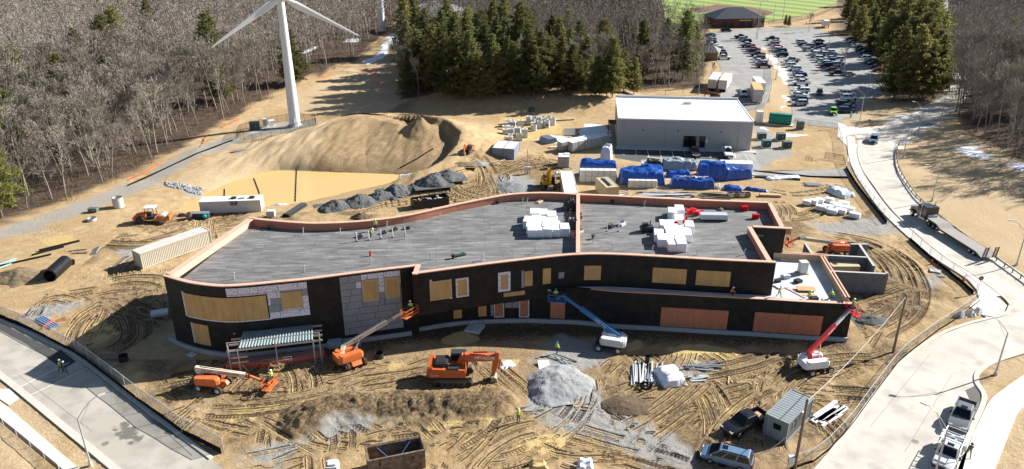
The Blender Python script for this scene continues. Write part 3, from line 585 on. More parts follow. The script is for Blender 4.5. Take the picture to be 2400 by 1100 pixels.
M_kerb = mat('kerb_stone', (0.55, 0.51, 0.44), .9, .12, 1.5, .2, 10)
M_line = mat('line_paint', (0.74, 0.73, 0.68), .7, .12, 3)
M_lineb = mat('blue_line_paint', (0.25, 0.42, 0.55), .7, .12, 3)
def sheet(name, poly, z, m):
    mb = MB(); n = len(poly); Aa = sum(poly[i][0]*poly[(i+1)%n][1] - poly[(i+1)%n][0]*poly[i][1] for i in range(n))
    if Aa < 0: poly = list(poly)[::-1]
    mb.add([(p[0], p[1], z) for p in poly], [tuple(range(n))]); me = mb.mesh(name, m); return tag(obj(name, me), kind='structure')
sheet('road_left', ROAD_L, 0.0, M_roadL); sheet('road_right', ROAD_R, 0.004, M_roadR); sheet('parking_lot', LOT, 0.002, M_lot)
sheet('road_dark_patch', gpoly([(-80,730),(0,756),(85,800),(178,848),(110,838),(60,806),(0,774),(-80,752)]), .005, M_patch)
sheet('road_fresh_patch', gpoly([(142,820),(178,848),(148,866),(108,838)]), .0095, M_fresh)
sheet('road_corner_patch', gpoly([(2284,905),(2301,926),(2290,958),(2276,945),(2262,915)]), .009, M_patch)
def strip(name, pts, w, z0, z1, m, side=1, px=True, closed=False):
    P = np.array([tuple(G(x,y)[:2]) for x,y in pts] if px else pts); P = np.array(smooth_line([tuple(p) for p in P], 4))
    T = np.gradient(P, axis=0); T /= np.linalg.norm(T, axis=1)[:,None]; Nn = np.stack([-T[:,1], T[:,0]], 1)*side
    Q = P + Nn*w; mb = MB(); rings = [[(p[0],p[1],z0),(p[0],p[1],z1),(q[0],q[1],z1),(q[0],q[1],z0)] for p, q in zip(P, Q)]
    mb.loft(rings); return struct(name, mb, m)
strip('kerb_left_near', [(-60,845),(0,889),(55,933),(150,1012),(251,1096),(300,1140)], .75, -.1, .10, M_kerb, 1)
struct('pavement_left', MB().prism(gpoly([(-60,900),(0,944),(18,955),(185,1100),(240,1148),(190,1148),(145,1100),(0,980),(-60,935)]), -.1, .13), M_concw)
sheet('pavement_left_apron', gpoly([(-30,898),(0,912),(22,912),(46,934),(22,951),(0,936),(-30,914)]), .02, M_concw)
strip('kerb_left_fence', [(-60,722),(0,748),(60,772),(120,800),(190,836),(300,922),(430,1020),(500,1072)], .45, -.1, .12, M_kerb, -1)
strip('kerb_right_near', [(1870,1140),(1911,1096),(1978,1016),(2045,925),(2104,853),(2191,787),(2264,758),(2311,746),(2352,735),(2364,716)], .45, -.1, .13, M_kerb, -1)
strip('kerb_right_far', [(2400,822),(2329,845),(2288,870),(2283,896),(2300,925),(2294,955),(2266,1016),(2242,1096),(2230,1150)], .55, -.1, .13, M_kerb, 1)
strip('kerb_upper', [(2074,291),(2020,331),(2009,356),(2020,396),(2047,436),(2083,485),(2133,537),(2198,593),(2280,645),(2345,694),(2366,716)], .35, -.1, .13, M_kerb, 1)
strip('kerb_guardrail', [(2400,649),(2313,590),(2231,531),(2162,475),(2133,446),(2103,400),(2096,371),(2098,345),(2118,320),(2173,287),(2249,256)], .35, -.1, .12, M_kerb, -1)
strip('pavement_upper', [(1985,320),(1988,360),(2000,400),(2024,440),(2062,492),(2110,540),(2178,598),(2255,648),(2318,696)], 1.75, -.1, .12, M_concw, 1)
sheet('pavement_corner', gpoly([(2262,648),(2330,690),(2360,716),(2352,734),(2312,744),(2270,717),(2294,697),(2290,680)], .12), .124, M_concw)
sheet('pavement_island', gpoly([(1965,288),(2015,300),(2070,295),(2022,328),(2010,352),(2010,385),(1986,380),(1988,345),(1962,320)], .0), .016, M_concw)
sheet('island_grass', gpoly([(1984,318),(2000,316),(2013,326),(2009,340),(1985,328)]), .03, mat('dead_grass', (0.40,0.30,0.17), .95, .2, 3, .5, 20))
sheet('island_verge', gpoly([(1966,283),(1985,278),(2040,280),(2065,288),(2020,299),(1985,296)]), .03, MATS['dead_grass'])
strip('pavement_right', [(2430,862),(2400,880),(2354,912),(2320,940),(2300,978),(2264,1055),(2245,1100),(2230,1150)], 2.9, -.1, .13, M_concw, 1)
# painted lines and marks
def pline(pts, w, m, z=.012, name='painted_line'):
    p = [G(*q) for q in pts]; mb = MB()
    for a, c in zip(p[:-1], p[1:]):
        d = (c-a).normalized(); n = Vector((-d.y, d.x, 0))*w/2; mb.add([(a-n).to_tuple()[:2]+(z,), (c-n).to_tuple()[:2]+(z,), (c+n).to_tuple()[:2]+(z,), (a+n).to_tuple()[:2]+(z,)], [(0,1,2,3)])
    return tag(obj(name, mb.mesh(name, m)), kind='structure')
pline([(45,908),(162,850)], .12, M_line); pline([(68,928),(206,863)], .12, M_line)
for px in ((247,1040),(2145,1035),(395,985)):
    c = G(*px); sheet('manhole_cover', [(c.x+.36*math.cos(a*math.pi/8), c.y+.36*math.sin(a*math.pi/8)) for a in range(16)], .0145, mat('iron_cover',(.22,.20,.165),.7,.2,4))
for a, c_ in (((45,880),(215,1010)),((20,900),(200,1050)),((2040,1000),(2180,830)),((2120,1060),(2230,880))): pline([a, c_], .05, mat('road_crack',(.30,.275,.23),.9,.2), .0136, 'road_crack')
pline([(2345,787),(2412,822)], .25, M_line)
for s in ([(206,863),(330,960),(450,1068)],): pline(s, .05, M_patch, .013, 'road_joint')
# building car park: stall lines and hatching
CPZ = .075
sheet('car_park', gpoly([(1437,348),(1760,352),(1790,404),(1990,396),(1990,414),(1770,412),(1560,395),(1437,374)]), .06, M_lot)
sheet('car_park_stalls', gpoly([(1462,350),(1700,352),(1706,376),(1470,365)]), .066, M_fresh)
def stall(a, b, m=M_line, w=.12): return pline([a, b], w, m, CPZ, 'stall_line')
for x0, x1 in ((1461,1463.5),(1489,1492),(1516.5,1521),(1545,1550),(1573,1579),(1683,1693),(1718,1724)): stall((x0, 349), (x1, 371))
for k in range(9): stall((1446+k*.2, 350+k*2.3), (1461, 350+k*2.3))
for k in range(8): stall((1604+k*1.2, 352+k*2.6), (1612+k*1.3, 352+k*2.6), M_lineb); stall((1638+k*.8, 352+k*2.6), (1658+k*1.1, 352+k*2.6), M_lineb)
stall((1601,352),(1609,374), M_lineb); stall((1658,352),(1667,374), M_lineb)
for k in range(11): stall((1741+k*1.4, 357+k*2.3), (1763+k*1.3, 357+k*2.3))
stall((1741,357),(1756,380))
for k in range(7):
    mb = MB(); c = G(1476+k*27.6 if k < 5 else (1658+ (k-5)*54), 350.5); mb.cbox((0,0,0), (1.8,.15,.12), 0, True); one('parking_stop', mb, M_conc, 'pale concrete wheel stop in the %s stall from the left at the metal building' % ordinal(k), 'wheel stop', (c.x, c.y, .062), 0, 'wheel stops before the metal building')
# ball field beyond the car park
mf = bpy.data.materials.new('striped_turf'); mf.use_nodes = True; N = mf.node_tree.nodes; L = mf.node_tree.links; b = N['Principled BSDF']; b.inputs['Roughness'].default_value = .9
geo = N.new('ShaderNodeNewGeometry'); mp = N.new('ShaderNodeMapping'); mp.inputs['Rotation'].default_value = (0,0,RAD(-38)); L.new(geo.outputs['Position'], mp.inputs[0]); sp = N.new('ShaderNodeSeparateXYZ'); L.new(mp.outputs[0], sp.inputs[0])
mm = N.new('ShaderNodeMath'); mm.operation = 'SINE'; m2 = N.new('ShaderNodeMath'); m2.operation = 'MULTIPLY'; m2.inputs[1].default_value = .38; L.new(sp.outputs['X'], m2.inputs[0]); L.new(m2.outputs[0], mm.inputs[0])
r = N.new('ShaderNodeMapRange'); r.inputs[1].default_value = -.06; r.inputs[2].default_value = .06; L.new(mm.outputs[0], r.inputs[0]); x = N.new('ShaderNodeMix'); x.data_type = 'RGBA'; L.new(r.outputs[0], x.inputs[0]); x.inputs[6].default_value = (0.13,0.22,0.065,1); x.inputs[7].default_value = (0.29,0.33,0.04,1); L.new(x.outputs[2], b.inputs['Base Color'])
sheet('ball_field', gpoly([(1560,52),(1600,60),(1690,48),(1800,52),(1880,38),(1962,8),(1960,-45),(1540,-45)], 0), .25, mf)
sheet('ball_field_infield', gpoly([(1615,22),(1680,12),(1760,18),(1815,30),(1800,38),(1740,30),(1690,24),(1640,32)]), .26, mat('infield_clay', (0.16,0.085,0.055), .95, .1, 1))
# ================================================================ school building under construction
FA = smooth_line([(-43.3,83.5),(-39.9,81.8),(-37.4,81.0),(-34.8,80.6),(-32.1,80.9),(-29.4,81.5),(-25.0,82.5),(-21.4,83.6),(-17.7,84.7),(-14.0,85.7),(-12.3,86.2)], 3)
FB = smooth_line([(-12.4,83.9),(-5.4,86.1),(-1.7,87.2),(2.1,88.2),(6.0,89.2),(8.9,89.7),(11.9,89.8),(15.7,89.5),(19.5,89.0),(23.2,88.5),(26.9,88.0),(34.0,87.2)], 3)
BK = smooth_line([(-38.7,102.6),(-35.2,101.7),(-31.8,101.0),(-28.4,100.6),(-23.9,101.0),(-20.7,101.7),(-17.4,102.8),(-14.2,104.5),(-10.9,106.7),(-7.5,108.8),(-2.7,111.5),(0.3,112.7),(3.8,113.2),(7.3,113.1),(10.8,112.5),(16.6,111.8),(28.0,110.2),(40.0,108.9)], 3)
LOWL = smooth_line([(-13.4,86.6),(-8.0,88.3),(-3.0,89.0),(2.0,89.2),(5.0,89.0)], 4)
LOWR = smooth_line([(5.0,89.0),(8.9,88.7),(13.8,87.7),(19.5,87.1),(27.0,86.2),(32.5,85.6),(38.3,84.8),(43.6,84.3)], 3)
ZT, ZR, ZL, ZLR = 9.9, 8.75, 5.4, 5.05
bld = thing('school_building', 'large curved two-storey building shell clad in black membrane with grey flat roof', 'building')
def arc(poly):
    P = np.array(poly); return np.concatenate([[0], np.cumsum(np.hypot(*np.diff(P, axis=0).T))])
def at_s(poly, s, off=0.0):
    P = np.array(poly); a = arc(poly); s = min(max(s, 0), a[-1]); k = min(np.searchsorted(a, s, 'right')-1, len(P)-2); t = (s-a[k])/(a[k+1]-a[k]); p = P[k] + (P[k+1]-P[k])*t; d = P[k+1]-P[k]; d = d/np.hypot(*d)
    return Vector((p[0] + d[1]*off, p[1] - d[0]*off, 0))
def on_wall(poly, px, py):
    d = ray(px, py); a = arc(poly); best = None
    for k in range(len(poly)-1):
        x0, y0 = poly[k]; x1, y1 = poly[k+1]; ex, ey = x1-x0, y1-y0; det = d.x*ey - d.y*ex
        if abs(det) < 1e-9: continue
        t = (x0*ey - y0*ex)/det; u = (x0*d.y - y0*d.x)/det
        if -0.02 <= u <= 1.02 and t > 0 and (best is None or t < best[0]): best = (t, a[k] + u*(a[k+1]-a[k]), CAMH + d.z*t)
    return best[1], best[2]
def wall_panel(poly, s0, s1, z0, z1, off=0.02, th=0.05, mb=None):
    mb = mb or MB(); a = arc(poly); ss = [s0] + [s for s in a if s0+.15 < s < s1-.15] + [s1]; rings = []
    for s in ss:
        p = at_s(poly, s, off); q = at_s(poly, s, off+th); rings.append([(p.x,p.y,z0),(q.x,q.y,z0),(q.x,q.y,z1),(p.x,p.y,z1)])
    return mb.loft(rings)
def thick(poly, z0, z1, th, name, m, parent, off=0.0):
    return wall_panel(poly, 0, arc(poly)[-1], z0, z1, off-th, th).build(name, m, parent)
# walls
thick(FA, 0, ZT-.1, .4, 'wall', M_black, bld)
w = thick(FB, 3.9, ZT-.1, .4, 'wall', M_black, bld)
k = [i for i, p in enumerate(FB) if p[0] > 3.5][0]
thick(FB[k:], 0, 3.9, .4, 'wall', M_black, bld)
thick([FA[-1], (-12.2, 84.3)][::-1] if False else [(-12.3,86.4),(-12.35,84.3)], 3.9, ZT-.1, .3, 'wall', M_black, bld)
thick([(-43.05,83.6),(-38.7,102.3)][::-1], 0, ZT-.1, .4, 'wall', M_black, bld)
thick([(p[0],p[1]) for p in BK][::-1], 0, ZT-.1, .4, 'wall', M_black, bld)
thick([(39.0,98.7),(40.2,108.7)], 0, ZT-.1, .35, 'wall', M_black, bld)
thick([(34.2,98.85),(39.0,98.35)], 0, ZT-.1, .35, 'wall', M_black, bld)
thick([(33.7,87.5),(34.3,98.6)], ZLR-.2, ZT-.1, .35, 'wall', M_black, bld)
thick(LOWL, 0, 3.95, .35, 'wall', M_black, bld)
thick(LOWR, 0, ZL-.08, .35, 'wall', M_black, bld)
thick([(43.3,84.5),(44.9,97.6)], 0, ZL-.08, .35, 'wall', M_black, bld)
mb = MB(); mb.prism([p for p in FB if p[0] < 5] + [p for p in LOWL if p[0] > -13][::-1], 3.80, 3.89); mb.build('soffit', M_black, bld)
# roof deck sheets
mroof = bpy.data.materials.new('roof_underlay'); mroof.use_nodes = True; N = mroof.node_tree.nodes; L = mroof.node_tree.links; b = N['Principled BSDF']; b.inputs['Roughness'].default_value = .85
tc = N.new('ShaderNodeTexCoord'); mp = N.new('ShaderNodeMapping'); mp.inputs['Rotation'].default_value = (0,0,RAD(-4)); L.new(tc.outputs['Object'], mp.inputs[0])
nd = N.new('ShaderNodeTexNoise'); nd.inputs['Scale'].default_value = .35; nd.inputs['Detail'].default_value = 3; L.new(tc.outputs['Object'], nd.inputs['Vector']); va = N.new('ShaderNodeVectorMath'); va.operation = 'SCALE'; va.inputs['Scale'].default_value = .8; L.new(nd.outputs['Color'], va.inputs[0]); vb = N.new('ShaderNodeVectorMath'); L.new(mp.outputs[0], vb.inputs[0]); L.new(va.outputs[0], vb.inputs[1])
br = N.new('ShaderNodeTexBrick'); br.inputs['Scale'].default_value = 1; br.inputs['Brick Width'].default_value = 3.4; br.inputs['Row Height'].default_value = .80; br.inputs['Mortar Size'].default_value = .035; br.inputs['Mortar Smooth'].default_value = .9; br.offset_frequency = 3; br.offset = .37; br.squash = 1
br.inputs['Color1'].default_value = (0.195,0.192,0.185,1); br.inputs['Color2'].default_value = (0.140,0.138,0.135,1); br.inputs['Mortar'].default_value = (0.085,0.085,0.083,1); L.new(vb.outputs[0], br.inputs['Vector'])
n1 = N.new('ShaderNodeTexNoise'); n1.inputs['Scale'].default_value = .9; n1.inputs['Detail'].default_value = 8; n1.inputs['Roughness'].default_value = .7; m3 = N.new('ShaderNodeMapping'); m3.inputs['Scale'].default_value = (.35,1.6,1); L.new(tc.outputs['Object'], m3.inputs[0]); L.new(m3.outputs[0], n1.inputs['Vector'])
r = N.new('ShaderNodeMapRange'); r.inputs[1].default_value = .3; r.inputs[2].default_value = .7; r.inputs[3].default_value = .45; r.inputs[4].default_value = 1.5; L.new(n1.outputs[0], r.inputs[0]); hs = N.new('ShaderNodeHueSaturation'); L.new(r.outputs[0], hs.inputs['Value']); L.new(br.outputs['Color'], hs.inputs['Color']); L.new(hs.outputs[0], b.inputs['Base Color'])
bp = N.new('ShaderNodeBump'); bp.inputs['Strength'].default_value = .6; bp.inputs['Distance'].default_value = .04; L.new(br.outputs['Fac'], bp.inputs['Height']); bp.invert = True; L.new(bp.outputs[0], b.inputs['Normal'])
foot = [(p[0]+(.25 if i == 0 else 0), p[1]+.35) for i, p in enumerate(FA[1:])] + [(p[0], p[1]+.35) for p in FB] + [(34.0,98.7),(38.8,98.6),(39.8,108.6)] + [(p[0], p[1]-.3) for p in BK][::-1]
mb = MB(); mb.prism(foot, ZR-.25, ZR); mb.build('roof', mroof, bld)
# floor slab of the lower wing roof
M_slab = mat('pale_roof_slab', (0.52,0.53,0.54), .8, .12, .8, .15, 8)
low = [(p[0], p[1]+.3) for p in LOWR] + [(44.6,97.4),(34.6,98.7)] + [(p[0], p[1]-.02) for p in FB[k:]][::-1]
mb = MB(); mb.prism(low, ZLR-.25, ZLR); mb.build('roof_slab', M_slab, bld)
# parapets: red plywood upstand inside, coping plank on top
def parapet(poly, zt, zb, w=.50, th=.16, red=M_redwood, top=M_coping, inward=1):
    mb = wall_panel(poly, 0, arc(poly)[-1], zb, zt-.13, -.40*inward-.03, .05); o = mb.build('parapet', red, bld)
    mb = wall_panel(poly, 0, arc(poly)[-1], zt-.12, zt, -w+.06, w+.04); mb.build('coping', top, bld)
parapet(FA, ZT, ZR); parapet(FB, ZT, ZR); parapet([p for p in BK][::-1], ZT, ZR, .55)
parapet([(-43.05,83.6),(-38.7,102.3)][::-1], ZT, ZR, .9, red=M_coping)
parapet([(38.85,98.9),(40.1,108.6)], ZT, ZR, .6); parapet([(34.5,98.95),(39.9,98.3)], ZT+.005, ZR, .55); parapet([(33.5,87.6),(34.2,99.0)], ZT-.004, ZR, .6)
wall_panel([(-12.2,86.6),(-12.3,83.8)], 0, 2.8, ZT-.12, ZT+.004, -.5, .6).build('coping', M_coping, bld)
wall_panel([(8.65,90.3),(10.5,112.4)], 0, 22.1, ZR, ZT-.05, -.1, .3).build('parapet', M_redwood, bld)
wall_panel([(8.65,90.0),(10.5,112.7)], 0, 22.7, ZT-.05, ZT+.06, -.2, .55).build('coping', M_coping, bld)
kk = [i for i, p in enumerate(LOWR) if p[0] > 9][0]
wall_panel(LOWR[kk:], 0, arc(LOWR[kk:])[-1], ZL-.07, ZL, -.55, .6).build('coping', M_coping, bld)
wall_panel(LOWR[kk:], 0, arc(LOWR[kk:])[-1], ZLR, ZL-.1, -.42, .05).build('parapet', M_redwood, bld)
for q in ([(43.2,84.9),(44.7,97.6)],[(45.4,97.9),(37.9,98.9)][::1]):
    Lq = arc(q)[-1]; wall_panel(q, 0, Lq, ZLR+.9, ZLR+1.0, -.12, .2).build('coping', M_coping, bld); wall_panel(q, 0, Lq, ZLR+.9, ZLR+1.0, -.55, .2).build('coping', M_coping, bld)
    wall_panel(q, 0, Lq, ZLR, ZLR+.9, -.52, .05).build('parapet', M_studs, bld)
# foundation
for q in ([(-44.6,84.6)]+FA[1:-2], LOWL, LOWR):
    wall_panel(q, 0, arc(q)[-1], -.3, .5, .02, .28).build('foundation', M_found, bld)
# stair-step ends of the footing below the entrance
mb = MB(); mb.box(-21.8,-19.5,83.0,84.0,-.1,.75); mb.box(-23.6,-21.9,82.3,83.3,-.1,.95); mb.build('footing', M_found, bld)
# ---- boarded openings: photo corners (left, top, right, bottom)
def opening(poly, l, t, r, bt, m, name='window_board', n=1, frame=None, off=.03, th=.06):
    s0, z1 = on_wall(poly, l, t); s1, zz = on_wall(poly, r, t); sb, z0 = on_wall(poly, l, bt); z1 = max(z1, zz) if False else (z1+zz)/2
    s0 = (s0+sb)/2; _, z0b = on_wall(poly, r, bt); z0 = (z0+z0b)/2
    if abs(z1 - on_wall(poly, l, t)[1]) > 1.2: z1 = on_wall(poly, l, t)[1]
    for j in range(n):
        a = s0 + (s1-s0)*j/n; c = s0 + (s1-s0)*(j+1)/n - (.02 if n > 1 else 0)
        o = wall_panel(poly, a, c, z0, z1, off, th).build(name, m, bld)
    if frame:
        fm, fw = frame
        for (a, c, d, e) in ((s0-fw, s1+fw, z1, z1+fw), (s0-fw, s1+fw, z0-fw, z0), (s0-fw, s0, z0, z1), (s1, s1+fw, z0, z1)):
            wall_panel(poly, a, c, d, e, off-.01, th+.05).build('window_frame', fm, bld)
    return s0, s1, z0, z1
def fixed(poly, s0, s1, z0, z1, m, name, off=.03, th=.05): return wall_panel(poly, s0, s1, z0, z1, off, th).build(name, m, bld)
M_foil = bpy.data.materials.new('foil_board'); M_foil.use_nodes = True; N = M_foil.node_tree.nodes; L = M_foil.node_tree.links; b = N['Principled BSDF']; b.inputs['Roughness'].default_value = .4
tc = N.new('ShaderNodeTexCoord'); mp = N.new('ShaderNodeMapping'); mp.inputs['Rotation'].default_value = (RAD(8), RAD(28), 0); L.new(tc.outputs['Object'], mp.inputs[0]); vn = N.new('ShaderNodeTexWave'); vn.bands_direction = 'Z'; vn.inputs['Scale'].default_value = 1.2; vn.inputs['Distortion'].default_value = 7; vn.inputs['Detail'].default_value = 3; vn.inputs['Detail Scale'].default_value = 4; L.new(mp.outputs[0], vn.inputs['Vector'])
r = N.new('ShaderNodeMapRange'); r.inputs[1].default_value = .78; r.inputs[2].default_value = .95; L.new(vn.outputs['Fac'], r.inputs[0]); x = N.new('ShaderNodeMix'); x.data_type = 'RGBA'; L.new(r.outputs[0], x.inputs[0]); x.inputs[6].default_value = (0.74,0.74,0.80,1); x.inputs[7].default_value = (0.36,0.20,0.38,1); L.new(x.outputs[2], b.inputs['Base Color'])
M_gbrd = mat('grey_board', (0.27,0.275,0.31), .6, .12, 1.5)
rows_A = []
HB = .93; WB = 2.35
def boards(poly, s0, s1, ztop, nrow, skip, colour, rnd):
    for r_ in range(nrow):
        s = s0 - rnd.uniform(0, WB*.9)
        while s < s1:
            a, c = max(s, s0), min(s+WB, s1); z1 = ztop - r_*HB; z0 = z1 - HB
            s += WB
            if c-a < .2: continue
            # cut away openings
            pieces = [(a, c, z0, z1)]
            for (oa, oc, oz0, oz1) in skip:
                new = []
                for (pa, pc, p0, p1) in pieces:
                    if pc <= oa or pa >= oc or p1 <= oz0 or p0 >= oz1: new.append((pa,pc,p0,p1)); continue
                    if pa < oa: new.append((pa, oa, p0, p1))
                    if pc > oc: new.append((oc, pc, p0, p1))
                    m0, m1 = max(pa, oa), min(pc, oc)
                    if p1 > oz1: new.append((m0, m1, oz1, p1))
                    if p0 < oz0: new.append((m0, m1, p0, oz0))
                pieces = new
            for (pa, pc, p0, p1) in pieces:
                if pc-pa > .12 and p1-p0 > .12: fixed(poly, pa+.025, pc-.025, p0+.025, p1-.025, colour((pa+pc)/2, (p0+p1)/2, r_), 'insulation_board', .015, .04)
rr_ = random.Random(11)
O1 = opening(FA, 436, 689, 623, 742, M_ply, 'plywood_sheet', 12, None, .06)
O2 = opening(FA, 660, 683, 706, 723, M_ply, 'plywood_sheet', 1, None, .06)
O3 = opening(FA, 455, 760, 487, 805, M_ply, 'plywood_sheet', 2, None)
sA0 = on_wall(FA, 527, 672)[0]; sA1 = on_wall(FA, 718, 656)[0]
sW = on_wall(FA, 627, 720)[0]
skipA = [(O1[0]-.2, O1[1]+.1, O1[2]-.4, O1[3]+.12), O2, (sA0-1, sW+.1, 0, O1[2]+.2)]
def colA(s, z, r_):
    f = (s-sA0)/(sA1-sA0)
    if (r_ == 1 and f > .64) or (r_ == 2 and .55 < f < .75) or (r_ == 3 and f < .75): return M_gbrd
    return M_foil
boards(FA, sA0, sA1, 9.55, 5, skipA, colA, rr_)
fixed(FA, O1[0]-.25, O1[0], O1[2]-.1, O1[3]+.1, M_foil, 'insulation_board')
fixed(FA, O1[0], sW+.3, O1[2]-.16, O1[2]-.02, M_foil, 'insulation_board')
fixed(FA, O3[0]-.15, O3[0], O3[2], O3[3], M_foil, 'insulation_board')
O4 = opening(FA, 852, 658, 882, 702, M_ply, 'window_board', 1, (M_studs, .18), .06)
O5 = opening(FA, 905, 652, 932, 694, M_ply, 'window_board', 1, (M_studs, .18), .06)
sB0 = on_wall(FA, 794, 645)[0]; sB1 = on_wall(FA, 937, 628)[0]
g = lambda o, e=.2: (o[0]-e, o[1]+e, o[2]-e, o[3]+e)
def colB(s, z, r_):
    f = (s-sB0)/(sB1-sB0); return M_foil if (r_ == 0 and f > .32) or (r_ == 1 and f > .26) or (r_ == 2 and .3 < f < .95) else M_gbrd
boards(FA, sB0, sB1, 9.55, 9, [g(O4), g(O5)], colB, rr_)
opening(FB, 1010, 660, 1055, 699, M_ply, 'window_board', 1, (M_studs, .16)); opening(FB, 1008, 656, 1012, 703, M_foil, 'insulation_board', 1, None, .02)
opening(FB, 1053, 654, 1058, 700, M_foil, 'insulation_board', 1, None, .02)
opening(FB, 1072, 655, 1094, 692, M_ply, 'window_board', 1, (M_foil, .22)); opening(FB, 1173, 643, 1190, 677, M_ply, 'window_board', 1, (M_foil, .34))
opening(FB, 1222, 634, 1228, 674, M_gbrd, 'insulation_board', 1); opening(FB, 1229, 635, 1248, 670, M_ply); opening(FB, 1272, 629, 1291, 665, M_ply); opening(FB, 1309, 638, 1322, 652, M_gbrd, 'insulation_board')
opening(FB, 1369, 623, 1409, 656, M_ply); opening(FB, 1529, 629, 1611, 664, M_ply, 'window_board', 3); opening(FB, 1631, 635, 1714, 670, M_ply, 'window_board', 3)
M_redply = mat('red_osb', (0.46,0.175,0.10), .8, .2, 1.5, .1, 12)
opening(LOWR, 1290, 706, 1325, 746, M_redply, 'door_board'); opening(LOWR, 1548, 724, 1709, 768, M_redply, 'window_board', 4); opening(LOWR, 1766, 736, 1931, 781, M_redply, 'window_board', 4)
opening(LOWL, 1063, 726, 1082, 746, M_ply); opening(LOWL, 1121, 717, 1140, 741, M_ply); opening(LOWL, 1160, 712, 1179, 741, M_redply, 'door_board', 1, (M_foil, .14)); opening(LOWL, 1219, 700, 1238, 741, M_redply, 'door_board', 1, (M_foil, .14))
opening(LOWL, 1184, 698, 1200, 721, M_gbrd, 'insulation_board'); opening(LOWL, 1201, 698, 1216, 721, M_gbrd, 'insulation_board'); opening(LOWL, 1150, 713, 1156, 740, M_gbrd, 'insulation_board')
wall_panel(FB, on_wall(FB,1180,690)[0], on_wall(FB,1230,690)[0], 4.75, 5.35, .03, .04).build('plywood_sheet', M_ply, bld)
# stud framing of the unfinished low parapet
for j in range(17):
    p = at_s(LOWL, 11.2 + j*.46, .02) if 11.2+j*.46 < arc(LOWL)[-1] else at_s(LOWR, 11.2+j*.46-arc(LOWL)[-1], .02)
    MB().cbox((p.x, p.y, 3.9), (.07,.10,1.9), 0, True).build('stud', M_studs, bld)
for z in (3.96, 5.0):
    wall_panel(LOWL, 11.0, arc(LOWL)[-1], z, z+.08, -.02, .1).build('stud_plate', M_studs, bld)
wall_panel([(p[0], p[1]) for p in LOWL if p[0] > -2], 0, 6.5, ZLR-.45, ZLR-.3, -1.3, 1.2).build('roof_slab', M_slab, bld)
# ---- roof vents and pipes
def roofp(x, y, z=ZR): p = G(x, y, z); return p
mbv = MB().tube((0,0,0), (0,0,.75), .07, .07, 6).tube((0,0,.75), (.12,0,.9), .07, .07, 6); vent_me = mbv.mesh('vent_pipe', M_galv)
for x, y in [(431,637),(549,655),(711,548),(798,549),(869,620),(714,638),(1030,515),(1128,482),(1010,608),(1148,536),(1254,594),(1131,609),(1436,585),(1529,590),(1633,598),(1510,484),(1225,477),(1744,598),(1130,612),(950,560),(1236,477),(1390,570),(907,532)]:
    p = roofp(x, y); o = obj('vent_pipe', vent_me, bld, p)
mbv = MB().tube((0,0,0),(0,0,.35),.22,.16,8).tube((0,0,.35),(0,0,.55),.28,.28,8); dv = mbv.mesh('roof_drain', M_dark)
for x, y in [(630,538),(1167,478),(1435,477),(1641,482),(1390,560),(1062,606)]: obj('roof_drain', dv, bld, roofp(x, y))
# ---- entrance canopy
def zc(x, y, z): return G(x, y, z)
c00, c10, c11, c01 = zc(556,818,3.4), zc(733,797,3.4), zc(733,762,3.4), zc(570,777,3.4)
def cp_(u, v, dz=0): p = (c00*(1-u)+c10*u)*(1-v) + (c01*(1-u)+c11*u)*v; return Vector((p.x, p.y, p.z+dz))
can = thing('entrance_canopy', 'steel-framed entrance canopy with corrugated metal deck before the left facade', 'canopy', (c00.x, c00.y, 0)); org = Vector((c00.x, c00.y, 0))
rings = []; nco = 25
for i in range(nco*4+1):
    u = i/(nco*4); h = (0, .0, .11, .11)[i % 4]; a = cp_(u, 0, h)-org; c = cp_(u, 1, h)-org; rings.append([a, c, c-Vector((0,0,.03)), a-Vector((0,0,.03))])
MB().loft(rings).build('corrugated_deck', mat('zinc_deck', (0.32,0.39,0.40), .45, .1, 3, metal=.35), can)
def cb(name, a, c, w, h=None, m=M_steel): MB().bar(Vector(a)-org, Vector(c)-org, w, h).build(name, m, can)
for v in (0, .33, .66, 1): cb('beam', cp_(-.14, v, -.18), cp_(1.13, v, -.18), .14, .22)
cb('rail', cp_(-.13, 0, .95), cp_(1.08, -.02, .95), .09); cb('rail', cp_(-.16, -.02, .45), cp_(1.13, .0, .45), .06) if False else None
for u in (-.12, 0.0, .5, 1.0, 1.09):
    p = cp_(u, 0); cb('post', (p.x, p.y, -.1), (p.x, p.y, 3.4 + (.95 if u not in (0.0, 1.0) else 0)), .13)
for u in (.02, .98): p = cp_(u, .9); cb('post', (p.x, p.y, -.1), (p.x, p.y, 3.2), .13)
p = cp_(.02, 0); q = cp_(-.02, -.12); cb('brace', (p.x+.7, p.y, .1), (p.x+.1, p.y, 1.2), .1); cb('beam', cp_(-.1,0,-1.9), cp_(.12,.0,-1.9), .08, .2, M_studs); cb('beam', cp_(-.1,0,-1.2), cp_(.12,.0,-1.2), .08, .2, M_studs)
cb('rail', cp_(.28,.1,-2.2), cp_(.68,.1,-2.2), .06); cb('rail', cp_(.28,.1,-2.75), cp_(.68,.1,-2.75), .06)
for u in (.28,.38,.48,.58,.68): p = cp_(u,.1); cb('rail_post', (p.x,p.y,.2), (p.x,p.y,1.2), .05)
mb = MB(); a = G(530,866); c = G(760,838); d = (c-a).normalized(); n = Vector((-d.y,d.x,0)); mb.prism([(v.x-org.x, v.y-org.y) for v in (a, c, c+n*1.5, a+n*1.5)], -.1, .32); mb.build('platform', mat('pinkish_planking', (0.42,0.25,0.21), .8, .2, 2), can)
